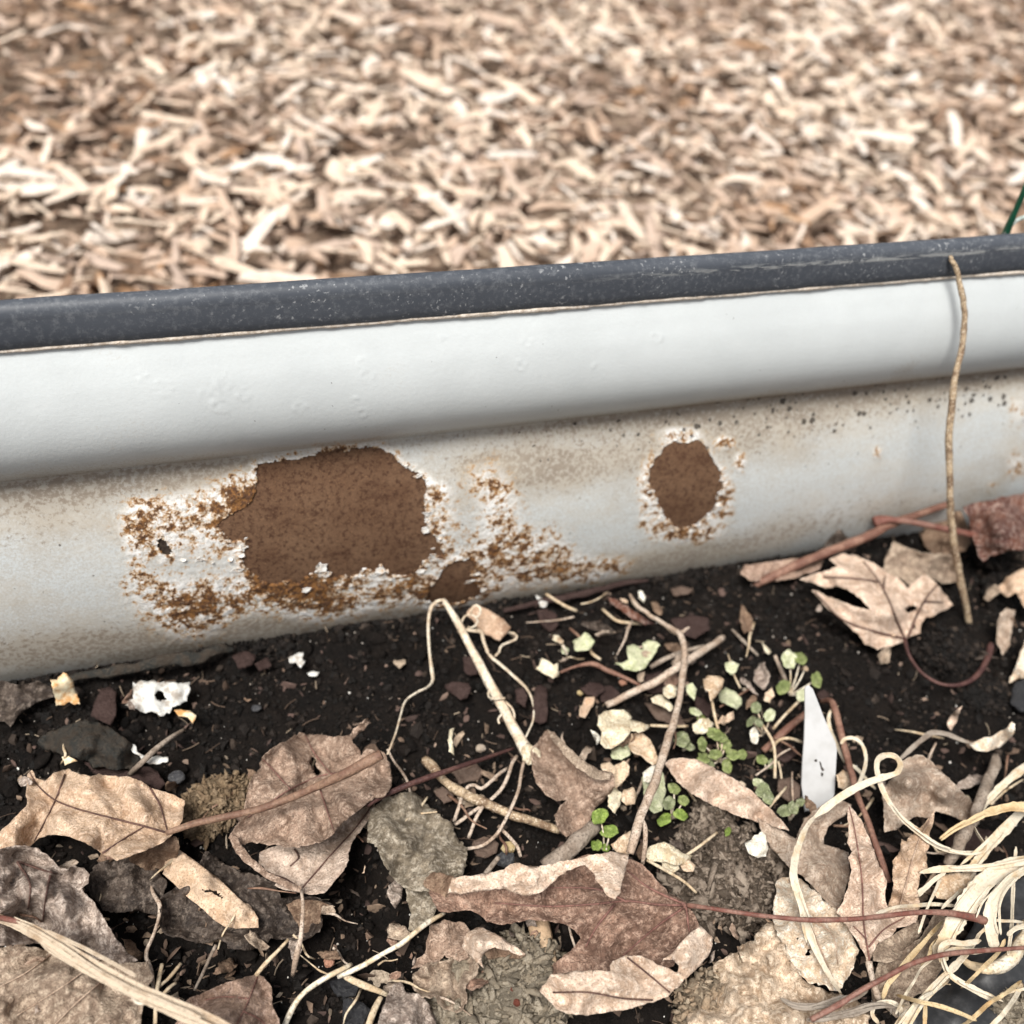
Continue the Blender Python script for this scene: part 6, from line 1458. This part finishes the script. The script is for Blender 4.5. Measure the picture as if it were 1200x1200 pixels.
BARK = [('purplish bark chip left of the white dried stem', [(542, 770), (552, 768), (562, 776), (560, 790), (546, 790)], B_BARK), ('flat dark bark chip beside the arching root', [(520, 804), (530, 799), (548, 800), (552, 806), (548, 818), (540, 820), (528, 812)], B_BARK),
        ('tall reddish brown bark chip right of the white dried stem', [(627, 806), (634, 802), (641, 806), (642, 830), (640, 845), (632, 848), (622, 842), (624, 825)], B_BARK), ('greyish bark chip against the root right of the dried stem', [(604, 808), (614, 804), (618, 815), (616, 828), (606, 822)], B_BARK),
        ('oval purplish bark chip left of the straight grey tan twig', [(680, 806), (690, 800), (704, 800), (710, 808), (700, 815), (688, 812)], B_BARK), ('dull bark chip under the straight grey tan twig', [(703, 806), (718, 803), (726, 812), (716, 824), (704, 820)], B_BARK),
        ('square tan bark chip behind the thick tan brown twig', [(530, 905), (544, 898), (558, 894), (568, 906), (558, 914), (540, 918)], B_TANBARK), ('brown angular bark chip left of the thick tan brown twig', [(508, 927), (518, 922), (532, 930), (530, 938), (520, 941)], B_TANBARK),
        ('brown bark chip beside the yellow pebble', [(556, 986), (574, 982), (584, 988), (582, 1000), (568, 1006), (556, 1000)], B_TANBARK), ('dark bark chip near the wall right of the tan wood chip', [(630, 716), (640, 712), (652, 720), (654, 732), (644, 740), (634, 730)], B_BARK),
        ('red brown bark scrap by the wall foot right of the forked twig', [(785, 690), (800, 686), (812, 690), (806, 696), (790, 697)], B_TANBARK), ('flat dark bark scrap on the soil right of the forked twig', [(788, 725), (810, 720), (830, 724), (832, 738), (815, 748), (796, 742)], B_BARK),
        ('dark bark scrap below the pale three lobed petal', [(755, 792), (775, 786), (790, 795), (785, 810), (765, 812), (752, 804)], B_BARK), ('brown curled bark under the cream leaf behind the forked twig', [(755, 823), (775, 825), (795, 835), (805, 850), (790, 850), (770, 842)], B_TANBARK),
        ('reddish bark slip right of the forked twig', [(814, 815), (825, 818), (836, 830), (830, 840), (818, 832)], B_BARK), ('dark brown bark chip by the wall foot at the left', [(272, 768), (286, 762), (300, 768), (296, 778), (280, 782)], B_BARK),
        ('grey bark chip in the soil by the right edge', [(1190, 800), (1215, 790), (1215, 830), (1198, 834), (1184, 822)], ROCKD), ('dark bark under the straw right of the hooded leaf', [(1110, 975), (1140, 968), (1165, 975), (1160, 1000), (1130, 1006), (1108, 1000)], B_BARK),
        ('brown bark slab behind the green seedlings beside the tag', [(912, 914), (925, 910), (938, 920), (938, 935), (925, 938), (910, 926)], B_TANBARK), ('grey bark plate right of the dark wet leaf', [(386, 1150), (405, 1142), (420, 1150), (416, 1166), (395, 1168)], ROCKD),
        ('grey flat stone chip on the soil near the straw fragments', [(402, 1168), (420, 1172), (436, 1184), (425, 1200), (402, 1200)], ROCKD), ('brown chip on the soil left of the white plant tag', [(905, 872), (915, 866), (930, 872), (935, 882), (920, 892), (908, 886)], B_BARK),
        ('brown chip on the soil under the wilted seedling', [(958, 812), (966, 808), (972, 812), (970, 820), (962, 822)], B_BARK), ('tiny bark flake left of the small white flake', [(300, 776), (314, 770), (318, 780), (306, 786)], B_BARK)]
for lb, ol, m in BARK:
    scrap('wood_chip', lb, 'wood chip', m, ol, 6.5, thick=1.6, rag=.7, wr=.7)
t = scrap('wood_chip', 'tan rectangular wood chip with pale fibres at the top of the dried stem', 'wood chip', B_WOOD, [(547, 717), (553, 711), (560, 708), (575, 716), (590, 726), (599, 734), (593, 742), (585, 750), (572, 743), (560, 734)], 11, thick=2.2, rag=.6, wr=.4)
stick('bark_strip', 'long dark grey bark strip lying along the foot of the wall', 'bark', B_CHAR, [(60, 803, 5), (100, 793, 9), (140, 785, 11), (180, 777, 12), (215, 771, 12), (250, 764, 10), (275, 760, 6)], [5, 10, 12, 13, 15, 14, 6], flat=.3, jit=.35, wobble=.8)
stick('bark_strip', 'dark bark strip along the wall foot right of the rust', 'bark', B_BARK, [(590, 716, 5), (640, 704, 7), (690, 694, 7), (730, 684, 6), (760, 680, 4)], [5, 9, 8, 6, 4], flat=.5, jit=.35)
stick('twig', 'thin dark stalk sticking up against the wall in the left corner', 'twig', S_DARK, [(14, 757, 24), (11, 770, 18), (13, 781, 12), (20, 788, 6)], [3, 3, 3, 3])
stick('twig', 'slanting grey brown twig over the edge of the charcoal bark piece', 'twig', S_GREY, [(152, 907, 10), (165, 895, 19), (180, 880, 20), (198, 866, 17), (216, 855, 10)], [6, 7, 7, 6, 4])
PEB = [('small buff pebble left of the white bulb', 563, 877, 5, 2.4, ROCK), ('yellow angular pebble under the thin tan root', 596, 993, 7, 3.0, ROCKY), ('pink pebble right of the rosy pointed leaf', 386, 1127, 6, 2.3, ROCKP), ('dark stone under the yellow pebble', 592, 1006, 4, 4.0, ROCKD),
       ('grey stone chip beside the charcoal bark piece', 207, 911, 6, 3.4, ROCKD), ('tiny cream pebble near the white plant tag', 873, 808, 6, 1.3, ROCK), ('tiny orange seed left of the oval bark chip', 680, 812, 6, 1.6, ROCKY), ('small buff pebble below the reddish twig near the wall', 730, 800, 6, 2.0, ROCKP),
       ('tiny cream seed on the soil right of the forked twig', 736, 736, 6, 1.3, ROCK), ('dark pebble at the lower left of the wall', 300, 830, 5, 2.2, ROCKD)]
for lb, px, py, h, r, m in PEB:
    lump('pebble', lb, 'pebble', m, px, py, h, r, (1.1, .9, .75), .35, 0, base=ICO3, fscale=1.1)
lump('soil_clod', 'round crumbly clod of dark soil below the buff lobed leaf', 'soil clod', M_CRUMB, 1110, 768, 5, 17, (1, .9, .75), .30, 2600, .72, base=ICO4)
lump('soil_clod', 'rough heap of soil crumbs right of the leaning stem foot', 'soil clod', M_CRUMB, 1172, 690, 4, 11, (1, 1, .7), .4, 800, .7, base=ICO4)
lump('soil_clod', 'low mound of soil crumbs under the wall behind the leaf curl', 'soil clod', M_CRUMB, 1020, 650, -2, 14, (1.5, .8, .7), .4, 900, .7, base=ICO4)
lump('soil_clod', 'pile of soil crumbs beneath the russet leaf tip', 'soil clod', M_CRUMB, 1165, 655, 12, 7, (1.3, 1, .8), .4, 500, .65, base=ICO4)
lump('soil_clod', 'soil lump at the right under the withered blade', 'soil clod', M_CRUMB, 1150, 815, 2, 13, (1.2, 1, .6), .4, 1000, .7, base=ICO4)
lump('moss_clump', 'grey brown rotted crumb clump left of the bleached leaf skeleton', 'moss clump', CLOD, 850, 1030, 2, 21, (1.25, 1.1, .55), .5, 1500, 1.0, fscale=2.6, ridge=True)
lump('moss_clump', 'small grey crumb clump under the long buff leaf blade', 'moss clump', CLOD, 836, 956, 7, 8, (1.1, .9, .85), .45, 700, .62, fscale=2.6, ridge=True)
lump('moss_clump', 'small brown crumb clump between the seedlings and the grey clump', 'moss clump', CLOD, 815, 980, 4, 6.5, (1.1, 1, .8), .5, 400, .6, fscale=2.6, ridge=True)
lump('lichen_clump', 'grey lichen clump at the bottom edge under the big maple leaf', 'lichen clump', LICH, 590, 1168, 3, 20, (1.35, 1.0, .6), .5, 1300, 1.1, fscale=2.4, ridge=True)
lump('lichen_clump', 'pale grey lichen lump against the tan stick', 'lichen clump', LICH, 624, 1130, 8, 9, (1, 1, 1), .5, 500, .9, fscale=2.4, ridge=True)
lump('lichen_clump', 'flat grey lichen lump at the bottom edge right of the greyish leaf tip', 'lichen clump', LICH, 540, 1205, 3, 14, (1.4, 1, .6), .5, 500, 1.0, fscale=2.4, ridge=True)
for px, py in ((603, 1157), (607, 1172), (606, 1180)):
    pass
lump('berry', 'tiny red seed stuck on the grey lichen, upper of two', 'seed', lump_mat('seed_red', (.13, .04, .028), (.10, .03, .02), (.17, .06, .04), .5), 600, 1158, 15, 1.5, (1, 1, .9), .2, 0, base=ICO3)
lump('berry', 'tiny red seed stuck on the grey lichen, lower of two', 'seed', bpy.data.materials['seed_red'], 606, 1175, 15, 1.6, (1, 1, .9), .2, 0, base=ICO3)
lump('moss_clump', 'dry olive moss tuft at the left side of the pinkish leaf', 'moss clump', MOSS, 262, 935, 4, 9, (1.6, 1.0, .8), .6, 900, .7, fscale=2.8, ridge=True)
lump('moss_clump', 'lower dry olive moss tuft under the red-brown stalk', 'moss clump', MOSS, 240, 958, 3, 8, (1.2, 1.2, .7), .6, 700, .7, fscale=2.8, ridge=True)
lump('lichen_clump', 'small beige fluffy lump in the bottom right corner', 'lichen clump', LICH, 1184, 1188, 12, 7, (1.2, 1, .8), .5, 400, .8, fscale=2.4, ridge=True)
lump('moss_clump', 'rotted brown fluff on the beige sheet at the bottom edge', 'moss clump', lump_mat('rot', (.36, .28, .2), (.46, .38, .28), (.25, .18, .12)), 860, 1185, 8, 16, (1.4, 1, .45), .5, 900, .9, fscale=2.6, ridge=True)

# ------------------------------------------------------------------ seedlings and fallen petals
def leaflet(cx, cy, r, ang, asp=0.85, notch=0.0, n=14):
    pts = []
    for q in range(n):
        th = q / n * math.tau
        rr = r * (1 + .13 * math.sin(2 * th + ang) + .08 * math.sin(5 * th + ang * 2)) * (1 - notch * math.exp(-((th - math.pi) if th <= math.pi else (th - math.pi)) ** 2 / .15))
        x, y = math.cos(th) * rr, math.sin(th) * rr * asp
        c, s = math.cos(math.radians(ang)), math.sin(math.radians(ang))
        pts.append((cx + x * c - y * s, cy + x * s + y * c))
    return pts
def seedling(label, base, leaves, cat='seedling', group=None, stem=S_WHITE):
    """base pixel; leaves: (x, y, radius, angle, material, height)"""
    loc = base_loc([base])
    t = root('seedling', label, cat, loc, group)
    for (x, y, r, a, m, h) in leaves:
        ol = leaflet(x, y, r, a, random.uniform(.55, .92), random.choice([0, .2, .35]))
        hs = [(p[0], p[1], h + random.uniform(-2.6, 2.6)) for p in ol[::3]] + [(x, y, h - 2.2)]
        me, _ = blade_mesh('leaf', m, ol, hs, [[(x - r * .8 * math.cos(math.radians(a)), y - r * .8 * math.sin(math.radians(a))), (x + r * .8 * math.cos(math.radians(a)), y + r * .8 * math.sin(math.radians(a)))]], wr=.25, step=2.6, rag=.25, loc=loc, vein_h=.25)
        solid(link('leaf', me, t), .3)
        link('stem', tube_mesh('stem', stem, [(base[0], base[1], 5), ((base[0] + x) / 2 + 1.5, (base[1] + y) / 2, h * .6 + 2), (x, y, h - 4.5)], [2.2, 2.0, 1.6], loc, sides=6), t)
    return t
seedling('bright green seedling with three leaves right of the rolled brown scrap', (708, 998), [(703, 956, 11, 100, G_BRIGHT, 20), (714, 974, 11, 10, G_BRIGHT, 17), (699, 990, 8, 80, G_BRIGHT, 14), (710, 993, 6, 30, G_BRIGHT, 13)])
seedling('olive green seedling clump beside the long buff blade, biggest of them', (842, 892), [(823, 872, 8, 90, G_MID, 17), (838, 860, 10, 20, G_MID, 20), (850, 872, 9, 30, G_MID, 18), (824, 888, 8, 20, G_MID, 14), (838, 884, 9, 10, G_MID, 16), (858, 884, 9, 0, G_MID, 17), (870, 884, 7, 80, G_MID, 15), (852, 898, 8, 70, G_MID, 14), (832, 896, 7, 30, G_GREY, 12), (846, 864, 7, 0, G_MID, 21)])
seedling('grey green round leaf seedling behind the forked twig', (800, 880), [(799, 866, 11, 30, G_GREY, 14), (806, 874, 8, 20, G_GREY, 12)])
seedling('two tone green seedling left of the clump of grey crumbs', (786, 960), [(790, 924, 8, 60, G_MID, 19), (784, 941, 9, 130, G_GREY, 17), (801, 938, 8, 30, G_MID, 17), (779, 960, 10, 160, G_BRIGHT, 13), (797, 954, 9, 40, G_BRIGHT, 14)])
seedling('pale green seedling left of the white plant tag', (894, 862), [(886, 829, 8, 80, G_GREY, 18), (880, 845, 7, 120, G_GREY, 15), (889, 846, 7, 60, G_GREY, 17), (902, 838, 9, 130, P_LIME, 18), (884, 862, 9, 90, P_WHITE, 12)])
seedling('small green seedling low at the left foot of the plant tag', (897, 902), [(893, 890, 7, 60, G_MID, 12), (905, 894, 7, 100, G_GREY, 11)])
seedling('cupped grey green seedling on the end of the long buff blade', (905, 940), [(890, 918, 8, 20, P_LIME, 20), (894, 926, 10, 30, G_GREY, 22), (900, 934, 9, 50, G_GREY, 23)])
seedling('dull green seedling just in front of the plant tag foot', (925, 962), [(920, 950, 10, 150, G_GREY, 16), (930, 946, 8, 110, G_GREY, 17), (938, 940, 6, 100, G_GREY, 14)])
seedling('tiny green sprout beside the small grey crumb clump', (856, 985), [(853, 974, 6, 100, G_BRIGHT, 13), (855, 984, 4, 90, G_MID, 10)])
seedling('wilted yellow green seedling rising above the plant tag tip', (925, 815), [(925, 772, 11, 110, P_LIME, 22), (938, 771, 9, 60, G_MID, 22), (944, 783, 4, 60, P_BUFF, 19), (957, 796, 9, 70, G_MID, 18), (918, 805, 9, 160, G_MID, 13), (940, 814, 9, 100, P_LIME, 15)], stem=S_CREAM)
seedling('small yellow green sprout near the top of the clump', (820, 846), [(815, 834, 7, 20, P_LIME, 15), (822, 842, 6, 60, G_MID, 13)])
seedling('small cream and green sprout by the square pale green petal', (664, 768), [(657, 751, 4, 60, P_BUFF, 12), (652, 748, 5, 20, P_CREAM, 11), (662, 762, 5, 80, P_LIME, 9)])
PET = [('pale green three lobed petal lying on the dark soil', P_LIME, [(721, 777), (731, 776), (738, 773), (735, 764), (735, 757), (741, 754), (748, 757), (753, 762), (753, 754), (760, 751), (770, 752), (773, 756), (768, 766), (760, 776), (756, 782), (745, 787), (732, 784)], 10),
       ('square pale green petal near the wall', P_LIME, [(671, 752), (680, 746), (686, 740), (692, 746), (697, 752), (692, 760), (682, 764), (674, 762)], 11), ('cream star shaped petal left of the oval bark chip', P_CREAM, [(628, 784), (633, 778), (634, 771), (642, 775), (648, 780), (654, 776), (654, 785), (656, 792), (648, 794), (638, 790)], 11),
       ('cream petal cluster, its big upper petal left of the forked twig', P_CREAM, [(702, 838), (708, 834), (720, 832), (730, 831), (738, 837), (742, 848), (738, 860), (730, 868), (720, 876), (710, 878), (704, 870), (706, 860), (700, 850)], 16),
       ('white pointed petal at the left of the cream cluster', P_WHITE, [(692, 855), (700, 859), (706, 866), (700, 872), (695, 865)], 13), ('cream petal arm at the right of the cream cluster', P_CREAM, [(738, 842), (748, 846), (763, 850), (758, 856), (748, 858), (740, 856)], 15),
       ('buff papery petal below the cream cluster', P_BUFF, [(740, 860), (752, 858), (762, 866), (768, 880), (772, 894), (764, 896), (752, 886), (742, 882), (736, 874)], 15), ('pale green petal at the foot of the cream cluster', P_LIME, [(716, 878), (728, 872), (738, 872), (738, 884), (728, 890), (718, 890)], 12),
       ('buff ruffled petal left of the forked twig foot', P_BUFF, [(720, 896), (730, 892), (738, 898), (736, 908), (730, 916), (722, 924), (714, 912)], 13), ('buff petal pair by the rolled brown scrap', P_BUFF, [(704, 896), (714, 892), (722, 900), (718, 912), (708, 908)], 12),
       ('cream petal beside the bright green seedling', P_CREAM, [(712, 926), (722, 922), (730, 930), (726, 945), (720, 953), (713, 944)], 12), ('buff petal folded beside the cream petal', P_BUFF, [(730, 926), (742, 922), (747, 932), (744, 942), (734, 944), (728, 938)], 12),
       ('broad cream petal under the forked twig', P_LIME, [(752, 912), (762, 900), (772, 898), (778, 910), (780, 930), (776, 950), (766, 954), (756, 940)], 11), ('white petal touching the forked twig', P_WHITE, [(754, 905), (762, 897), (770, 896), (770, 908), (760, 918), (755, 915)], 15),
       ('cream petal right of the forked twig below the grey twig', P_CREAM, [(776, 806), (786, 802), (794, 806), (792, 816), (784, 818), (777, 814)], 13), ('pale curled petal right of the forked twig', P_LIME, [(803, 803), (812, 800), (816, 808), (814, 820), (806, 814)], 13),
       ('buff urn shaped petal on a thin stalk', P_BUFF, [(824, 796), (832, 791), (842, 793), (849, 797), (846, 808), (840, 816), (834, 822), (830, 812), (825, 806)], 20), ('ragged pale petal with dark slits right of the urn shaped petal', P_LIME, [(842, 812), (850, 806), (860, 809), (869, 818), (868, 826), (864, 832), (854, 826), (844, 822)], 11),
       ('small pale green petal above the ragged one', P_LIME, [(850, 778), (858, 773), (866, 778), (864, 786), (858, 792), (852, 786)], 9), ('cream petal pair above the seedling clump', P_CREAM, [(812, 848), (820, 842), (830, 842), (838, 848), (834, 856), (824, 860), (816, 860), (811, 856)], 17),
       ('cream broad petal on the sand coloured litter by the grey clump', P_CREAM, [(752, 998), (764, 990), (778, 986), (790, 992), (800, 1000), (812, 1002), (808, 1012), (794, 1014), (778, 1010), (762, 1010)], 15), ('yellowish rounded petal below the cream broad petal', P_CREAM, [(774, 1006), (786, 1002), (796, 1008), (796, 1018), (786, 1024), (776, 1018)], 17),
       ('orange buff petal right of the yellowish rounded one', P_BUFF, [(796, 1008), (806, 1006), (816, 1014), (812, 1022), (800, 1020)], 15), ('white smooth petal under the long buff blade', P_WHITE, [(872, 988), (880, 984), (888, 978), (892, 974), (897, 980), (900, 992), (898, 1003), (888, 1006), (878, 1000)], 17),
       ('buff leaf litter patch left of the forked twig foot', P_BUFF, [(716, 990), (730, 978), (742, 972), (748, 985), (740, 1000), (726, 1004)], 15), ('thin cream petal scrap behind the forked twig', P_CREAM, [(762, 818), (772, 813), (782, 818), (790, 830), (786, 834), (774, 826), (765, 824)], 13),
       ('brown translucent petal behind the plant tag', P_BUFF, [(980, 908), (988, 903), (996, 906), (998, 918), (992, 928), (983, 922)], 13), ('tan wilted petal stack left of the plant tag tip', P_BUFF, [(896, 812), (904, 806), (908, 814), (902, 824), (895, 820)], 9), ('tiny cream seed coat left of the white plant tag', P_CREAM, [(893, 752), (898, 757), (904, 764), (900, 766), (894, 760)], 8),
       ('pale petal at the wall foot behind the forked twig', P_WHITE, [(748, 694), (753, 692), (757, 700), (754, 706), (749, 702)], 8), ('striped husk curl left of the white bulb', P_CREAM, [(526, 856), (533, 853), (530, 864), (530, 876), (532, 885), (527, 880), (525, 868)], 9)]
for lb, m, ol, h in PET:
    c = np.mean(ol, 0)
    scrap('petal', lb, 'petal', m, ol, h, wr=.9, thick=.3, rag=.9, step=3.0, lip=1.2, tilt=[(p[0], p[1], h + random.uniform(-2.5, 2)) for p in ol[::2]] + [(c[0], c[1], h + 2.5)])
for lb, p in (('thin pale stalk of the urn shaped petal', [(834, 820, 18), (838, 840, 16), (842, 858, 13), (844, 870, 10)]), ('thin straw coloured stalk crossing behind the forked twig', [(762, 850, 12), (785, 851, 14), (806, 851, 12)]), ('thin pale stalk bending by the pale green seedling', [(894, 850, 14), (905, 868, 14), (908, 885, 12), (908, 912, 8)]),
              ('cream hair stalk arching to the left side of the plant tag', [(903, 880, 6), (912, 868, 11), (925, 865, 13), (940, 870, 10)]), ('thin white stalk leaning by the plant tag', [(906, 854, 8), (920, 838, 13), (936, 822, 14)]), ('thin cream stalk near the cream broad petal', [(800, 1005, 12), (822, 990, 16), (840, 976, 14)]),
              ('small straw bit below the forked twig', [(706, 714, 6), (722, 727, 8), (738, 730, 8), (752, 731, 6)]), ('thin straw by the wall right of the tan wood chip', [(640, 696, 8), (652, 704, 9), (664, 711, 9), (676, 716, 7)]), ('straw crumb between the pale petals near the wall', [(690, 757, 8), (694, 766, 9), (704, 773, 8)]),
              ('pale thin stick across the litter right of the forked twig foot', [(758, 1008, 18), (780, 1020, 20), (800, 1032, 20), (816, 1046, 18)])):
    stick('dry_stalk', lb, 'dry stalk', S_STRAW, p, 3.6)

# loose fibres and bark crumbs in the soil
SC_M = [L_DUN, L_PINK, L_GREY, L_TAN, L_POCKET, L_RED, L_BEIGE, L_WET]
SC_L = ['small dun brown leaf scrap in the litter', 'small pinkish leaf scrap in the litter', 'small mottled grey leaf scrap in the litter', 'small tan leaf scrap in the litter', 'small dark brown leaf scrap in the litter', 'small red brown leaf scrap in the litter', 'small beige leaf scrap in the litter', 'small wet dark leaf scrap in the litter']
r_ = random.Random(5)
ZONES = [(10, 420, 960, 1190, 34), (390, 640, 1010, 1190, 24), (640, 900, 940, 1190, 16), (900, 1190, 900, 1180, 20), (640, 900, 700, 900, 22), (20, 300, 800, 930, 10), (880, 1190, 640, 800, 10)]
for x0, x1, y0, y1, cnt in ZONES:
    for q in range(cnt):
        cx, cy, rr = r_.uniform(x0, x1), r_.uniform(y0, y1), r_.uniform(5, 17) if cnt < 21 else r_.uniform(5, 20)
        a0, asp, m_ = r_.uniform(0, 6.28), r_.uniform(.22, .6), r_.randint(5, 9)
        ol = []
        for w_ in range(m_):
            th = w_ / m_ * math.tau; rad_ = rr * r_.uniform(.55, 1.25)
            u_, v_ = math.cos(th) * rad_, math.sin(th) * rad_ * asp
            ol.append((cx + u_ * math.cos(a0) - v_ * math.sin(a0), cy + u_ * math.sin(a0) + v_ * math.cos(a0)))
        mi = r_.choices(range(8), [3, 2, 2, 1.2, 3, 2, 1.5, 2.5])[0]
        h_ = r_.uniform(3, 8)
        scrap('leaf_scrap', SC_L[mi], 'leaf scrap', SC_M[mi], ol, h_, SC_L[mi].replace('scrap', 'scraps'), .3, 1.0, [(p[0], p[1], h_ + r_.uniform(-3, 8)) for p in ol], rag=1.3, lip=2.2, step=3.2)
for x0, x1, y0, y1, cnt in [(20, 420, 960, 1190, 14), (390, 700, 900, 1190, 16), (640, 940, 700, 960, 18), (900, 1190, 850, 1190, 18), (60, 460, 790, 950, 6)]:
    for q in range(cnt):
        cx, cy, L_ = r_.uniform(x0, x1), r_.uniform(y0, y1), r_.uniform(16, 62)
        a0, h_ = r_.uniform(0, 6.28), r_.uniform(5, 14)
        pts_ = [(cx + math.cos(a0) * L_ * (u_ - .5) + r_.uniform(-3, 3), cy + math.sin(a0) * L_ * (u_ - .5) + r_.uniform(-3, 3), h_ + r_.uniform(-3, 4) - 4 * abs(u_ - .5)) for u_ in (0, .33, .66, 1)]
        mi = r_.choice([0, 0, 1, 2])
        stick('stalk_bit', ['thin broken straw bit in the litter', 'thin broken tan twig bit in the litter', 'thin broken dark stalk bit in the litter'][mi], 'stalk bit', [S_STRAW, S_TAN, S_BROWN][mi], pts_, [r_.uniform(1.6, 3.2), r_.uniform(2, 4), r_.uniform(1.5, 3), 1.4], ['broken straw bits in the litter', 'broken tan twig bits in the litter', 'broken dark stalk bits in the litter'][mi], sides=6, flat=.6)
P = crumb_points(900)
n = len(P)
V, F = [], []
for q in range(n):
    a = rng.uniform(0, math.tau); L = rng.uniform(2, 9) * MM; b = rng.uniform(-.5, .5)
    p0 = P[q] + np.array([0, 0, 1.2 * MM])
    d = np.array([math.cos(a), math.sin(a), rng.uniform(-.05, .3)]); s = np.array([-d[1], d[0], 0])
    w = rng.uniform(.12, .3) * MM
    base = len(V)
    for u in (0, .33, .66, 1):
        c = p0 + d * L * u + s * b * L * u * u
        V += [c - s * w, c + s * w, c + np.array([0, 0, w * 1.5])]
    for r_ in range(3):
        o_ = base + r_ * 3
        F += [(o_, o_ + 3, o_ + 5, o_ + 2), (o_ + 2, o_ + 5, o_ + 4, o_ + 1)]
k = NT('fibre', .8, .2)
M_FIB = k.out(k.ramp(k.attr('tint'), [(0, (.06, .04, .03)), (.5, (.16, .11, .08)), (1, (.42, .34, .25))]))
tag(link('root_fibres', mk_mesh('root_fibres', V, np.array(F), M_FIB, False, {'tint': np.repeat(rng.random(n), 12)})), 'fine loose root fibres in the soil', None, None, 'stuff')
P = crumb_points(1300)
sz = np.clip(np.exp(rng.normal(.35, .45, len(P))), .7, 4) * MM
P[:, 2] += sz * .2
V, F = scatter(P, sz, ICO1, .45, (1.3, .8, .3))
k = NT('bark_crumb', .85, .2)
M_BC = k.out(k.ramp(k.attr('tint'), [(0, (.05, .034, .03)), (.6, (.11, .072, .06)), (.9, (.2, .14, .11)), (1, (.3, .22, .17))]))
tag(link('bark_crumbs', mk_mesh('bark_crumbs', V, F, M_BC, False, {'tint': np.repeat(rng.random(len(P)), 12)})), 'small flat bark crumbs scattered on the soil', None, None, 'stuff')

P = crumb_points(5200)
pp2, _z2 = project(P)
keep = rng.random(len(P)) < np.clip((pp2[:, 1] - 820) / 330, 0.03, 1)
P = P[keep]
sz = np.clip(np.exp(rng.normal(.35, .5, len(P))), .6, 4.5) * MM
P[:, 2] += sz * .5 + 1.0 * MM
V, F = scatter(P, sz, ICO1, .5, (1.5, .9, .18))
k = NT('leaf_crumb', .85, .2)
M_LC = k.out(k.mix(k.ramp(k.noise(500, 4, .7), [(.45, 0), (.62, .7)]), k.ramp(k.attr('tint'), [(0, (.06, .042, .033)), (.4, (.17, .115, .085)), (.75, (.33, .24, .17)), (1, (.56, .46, .35))]), (.08, .055, .04)))
tag(link('leaf_litter', mk_mesh('leaf_litter', V, F, M_LC, False, {'tint': np.repeat(rng.random(len(P)), 12)})), 'crumbled bits of dead leaf between the leaves', None, None, 'stuff')
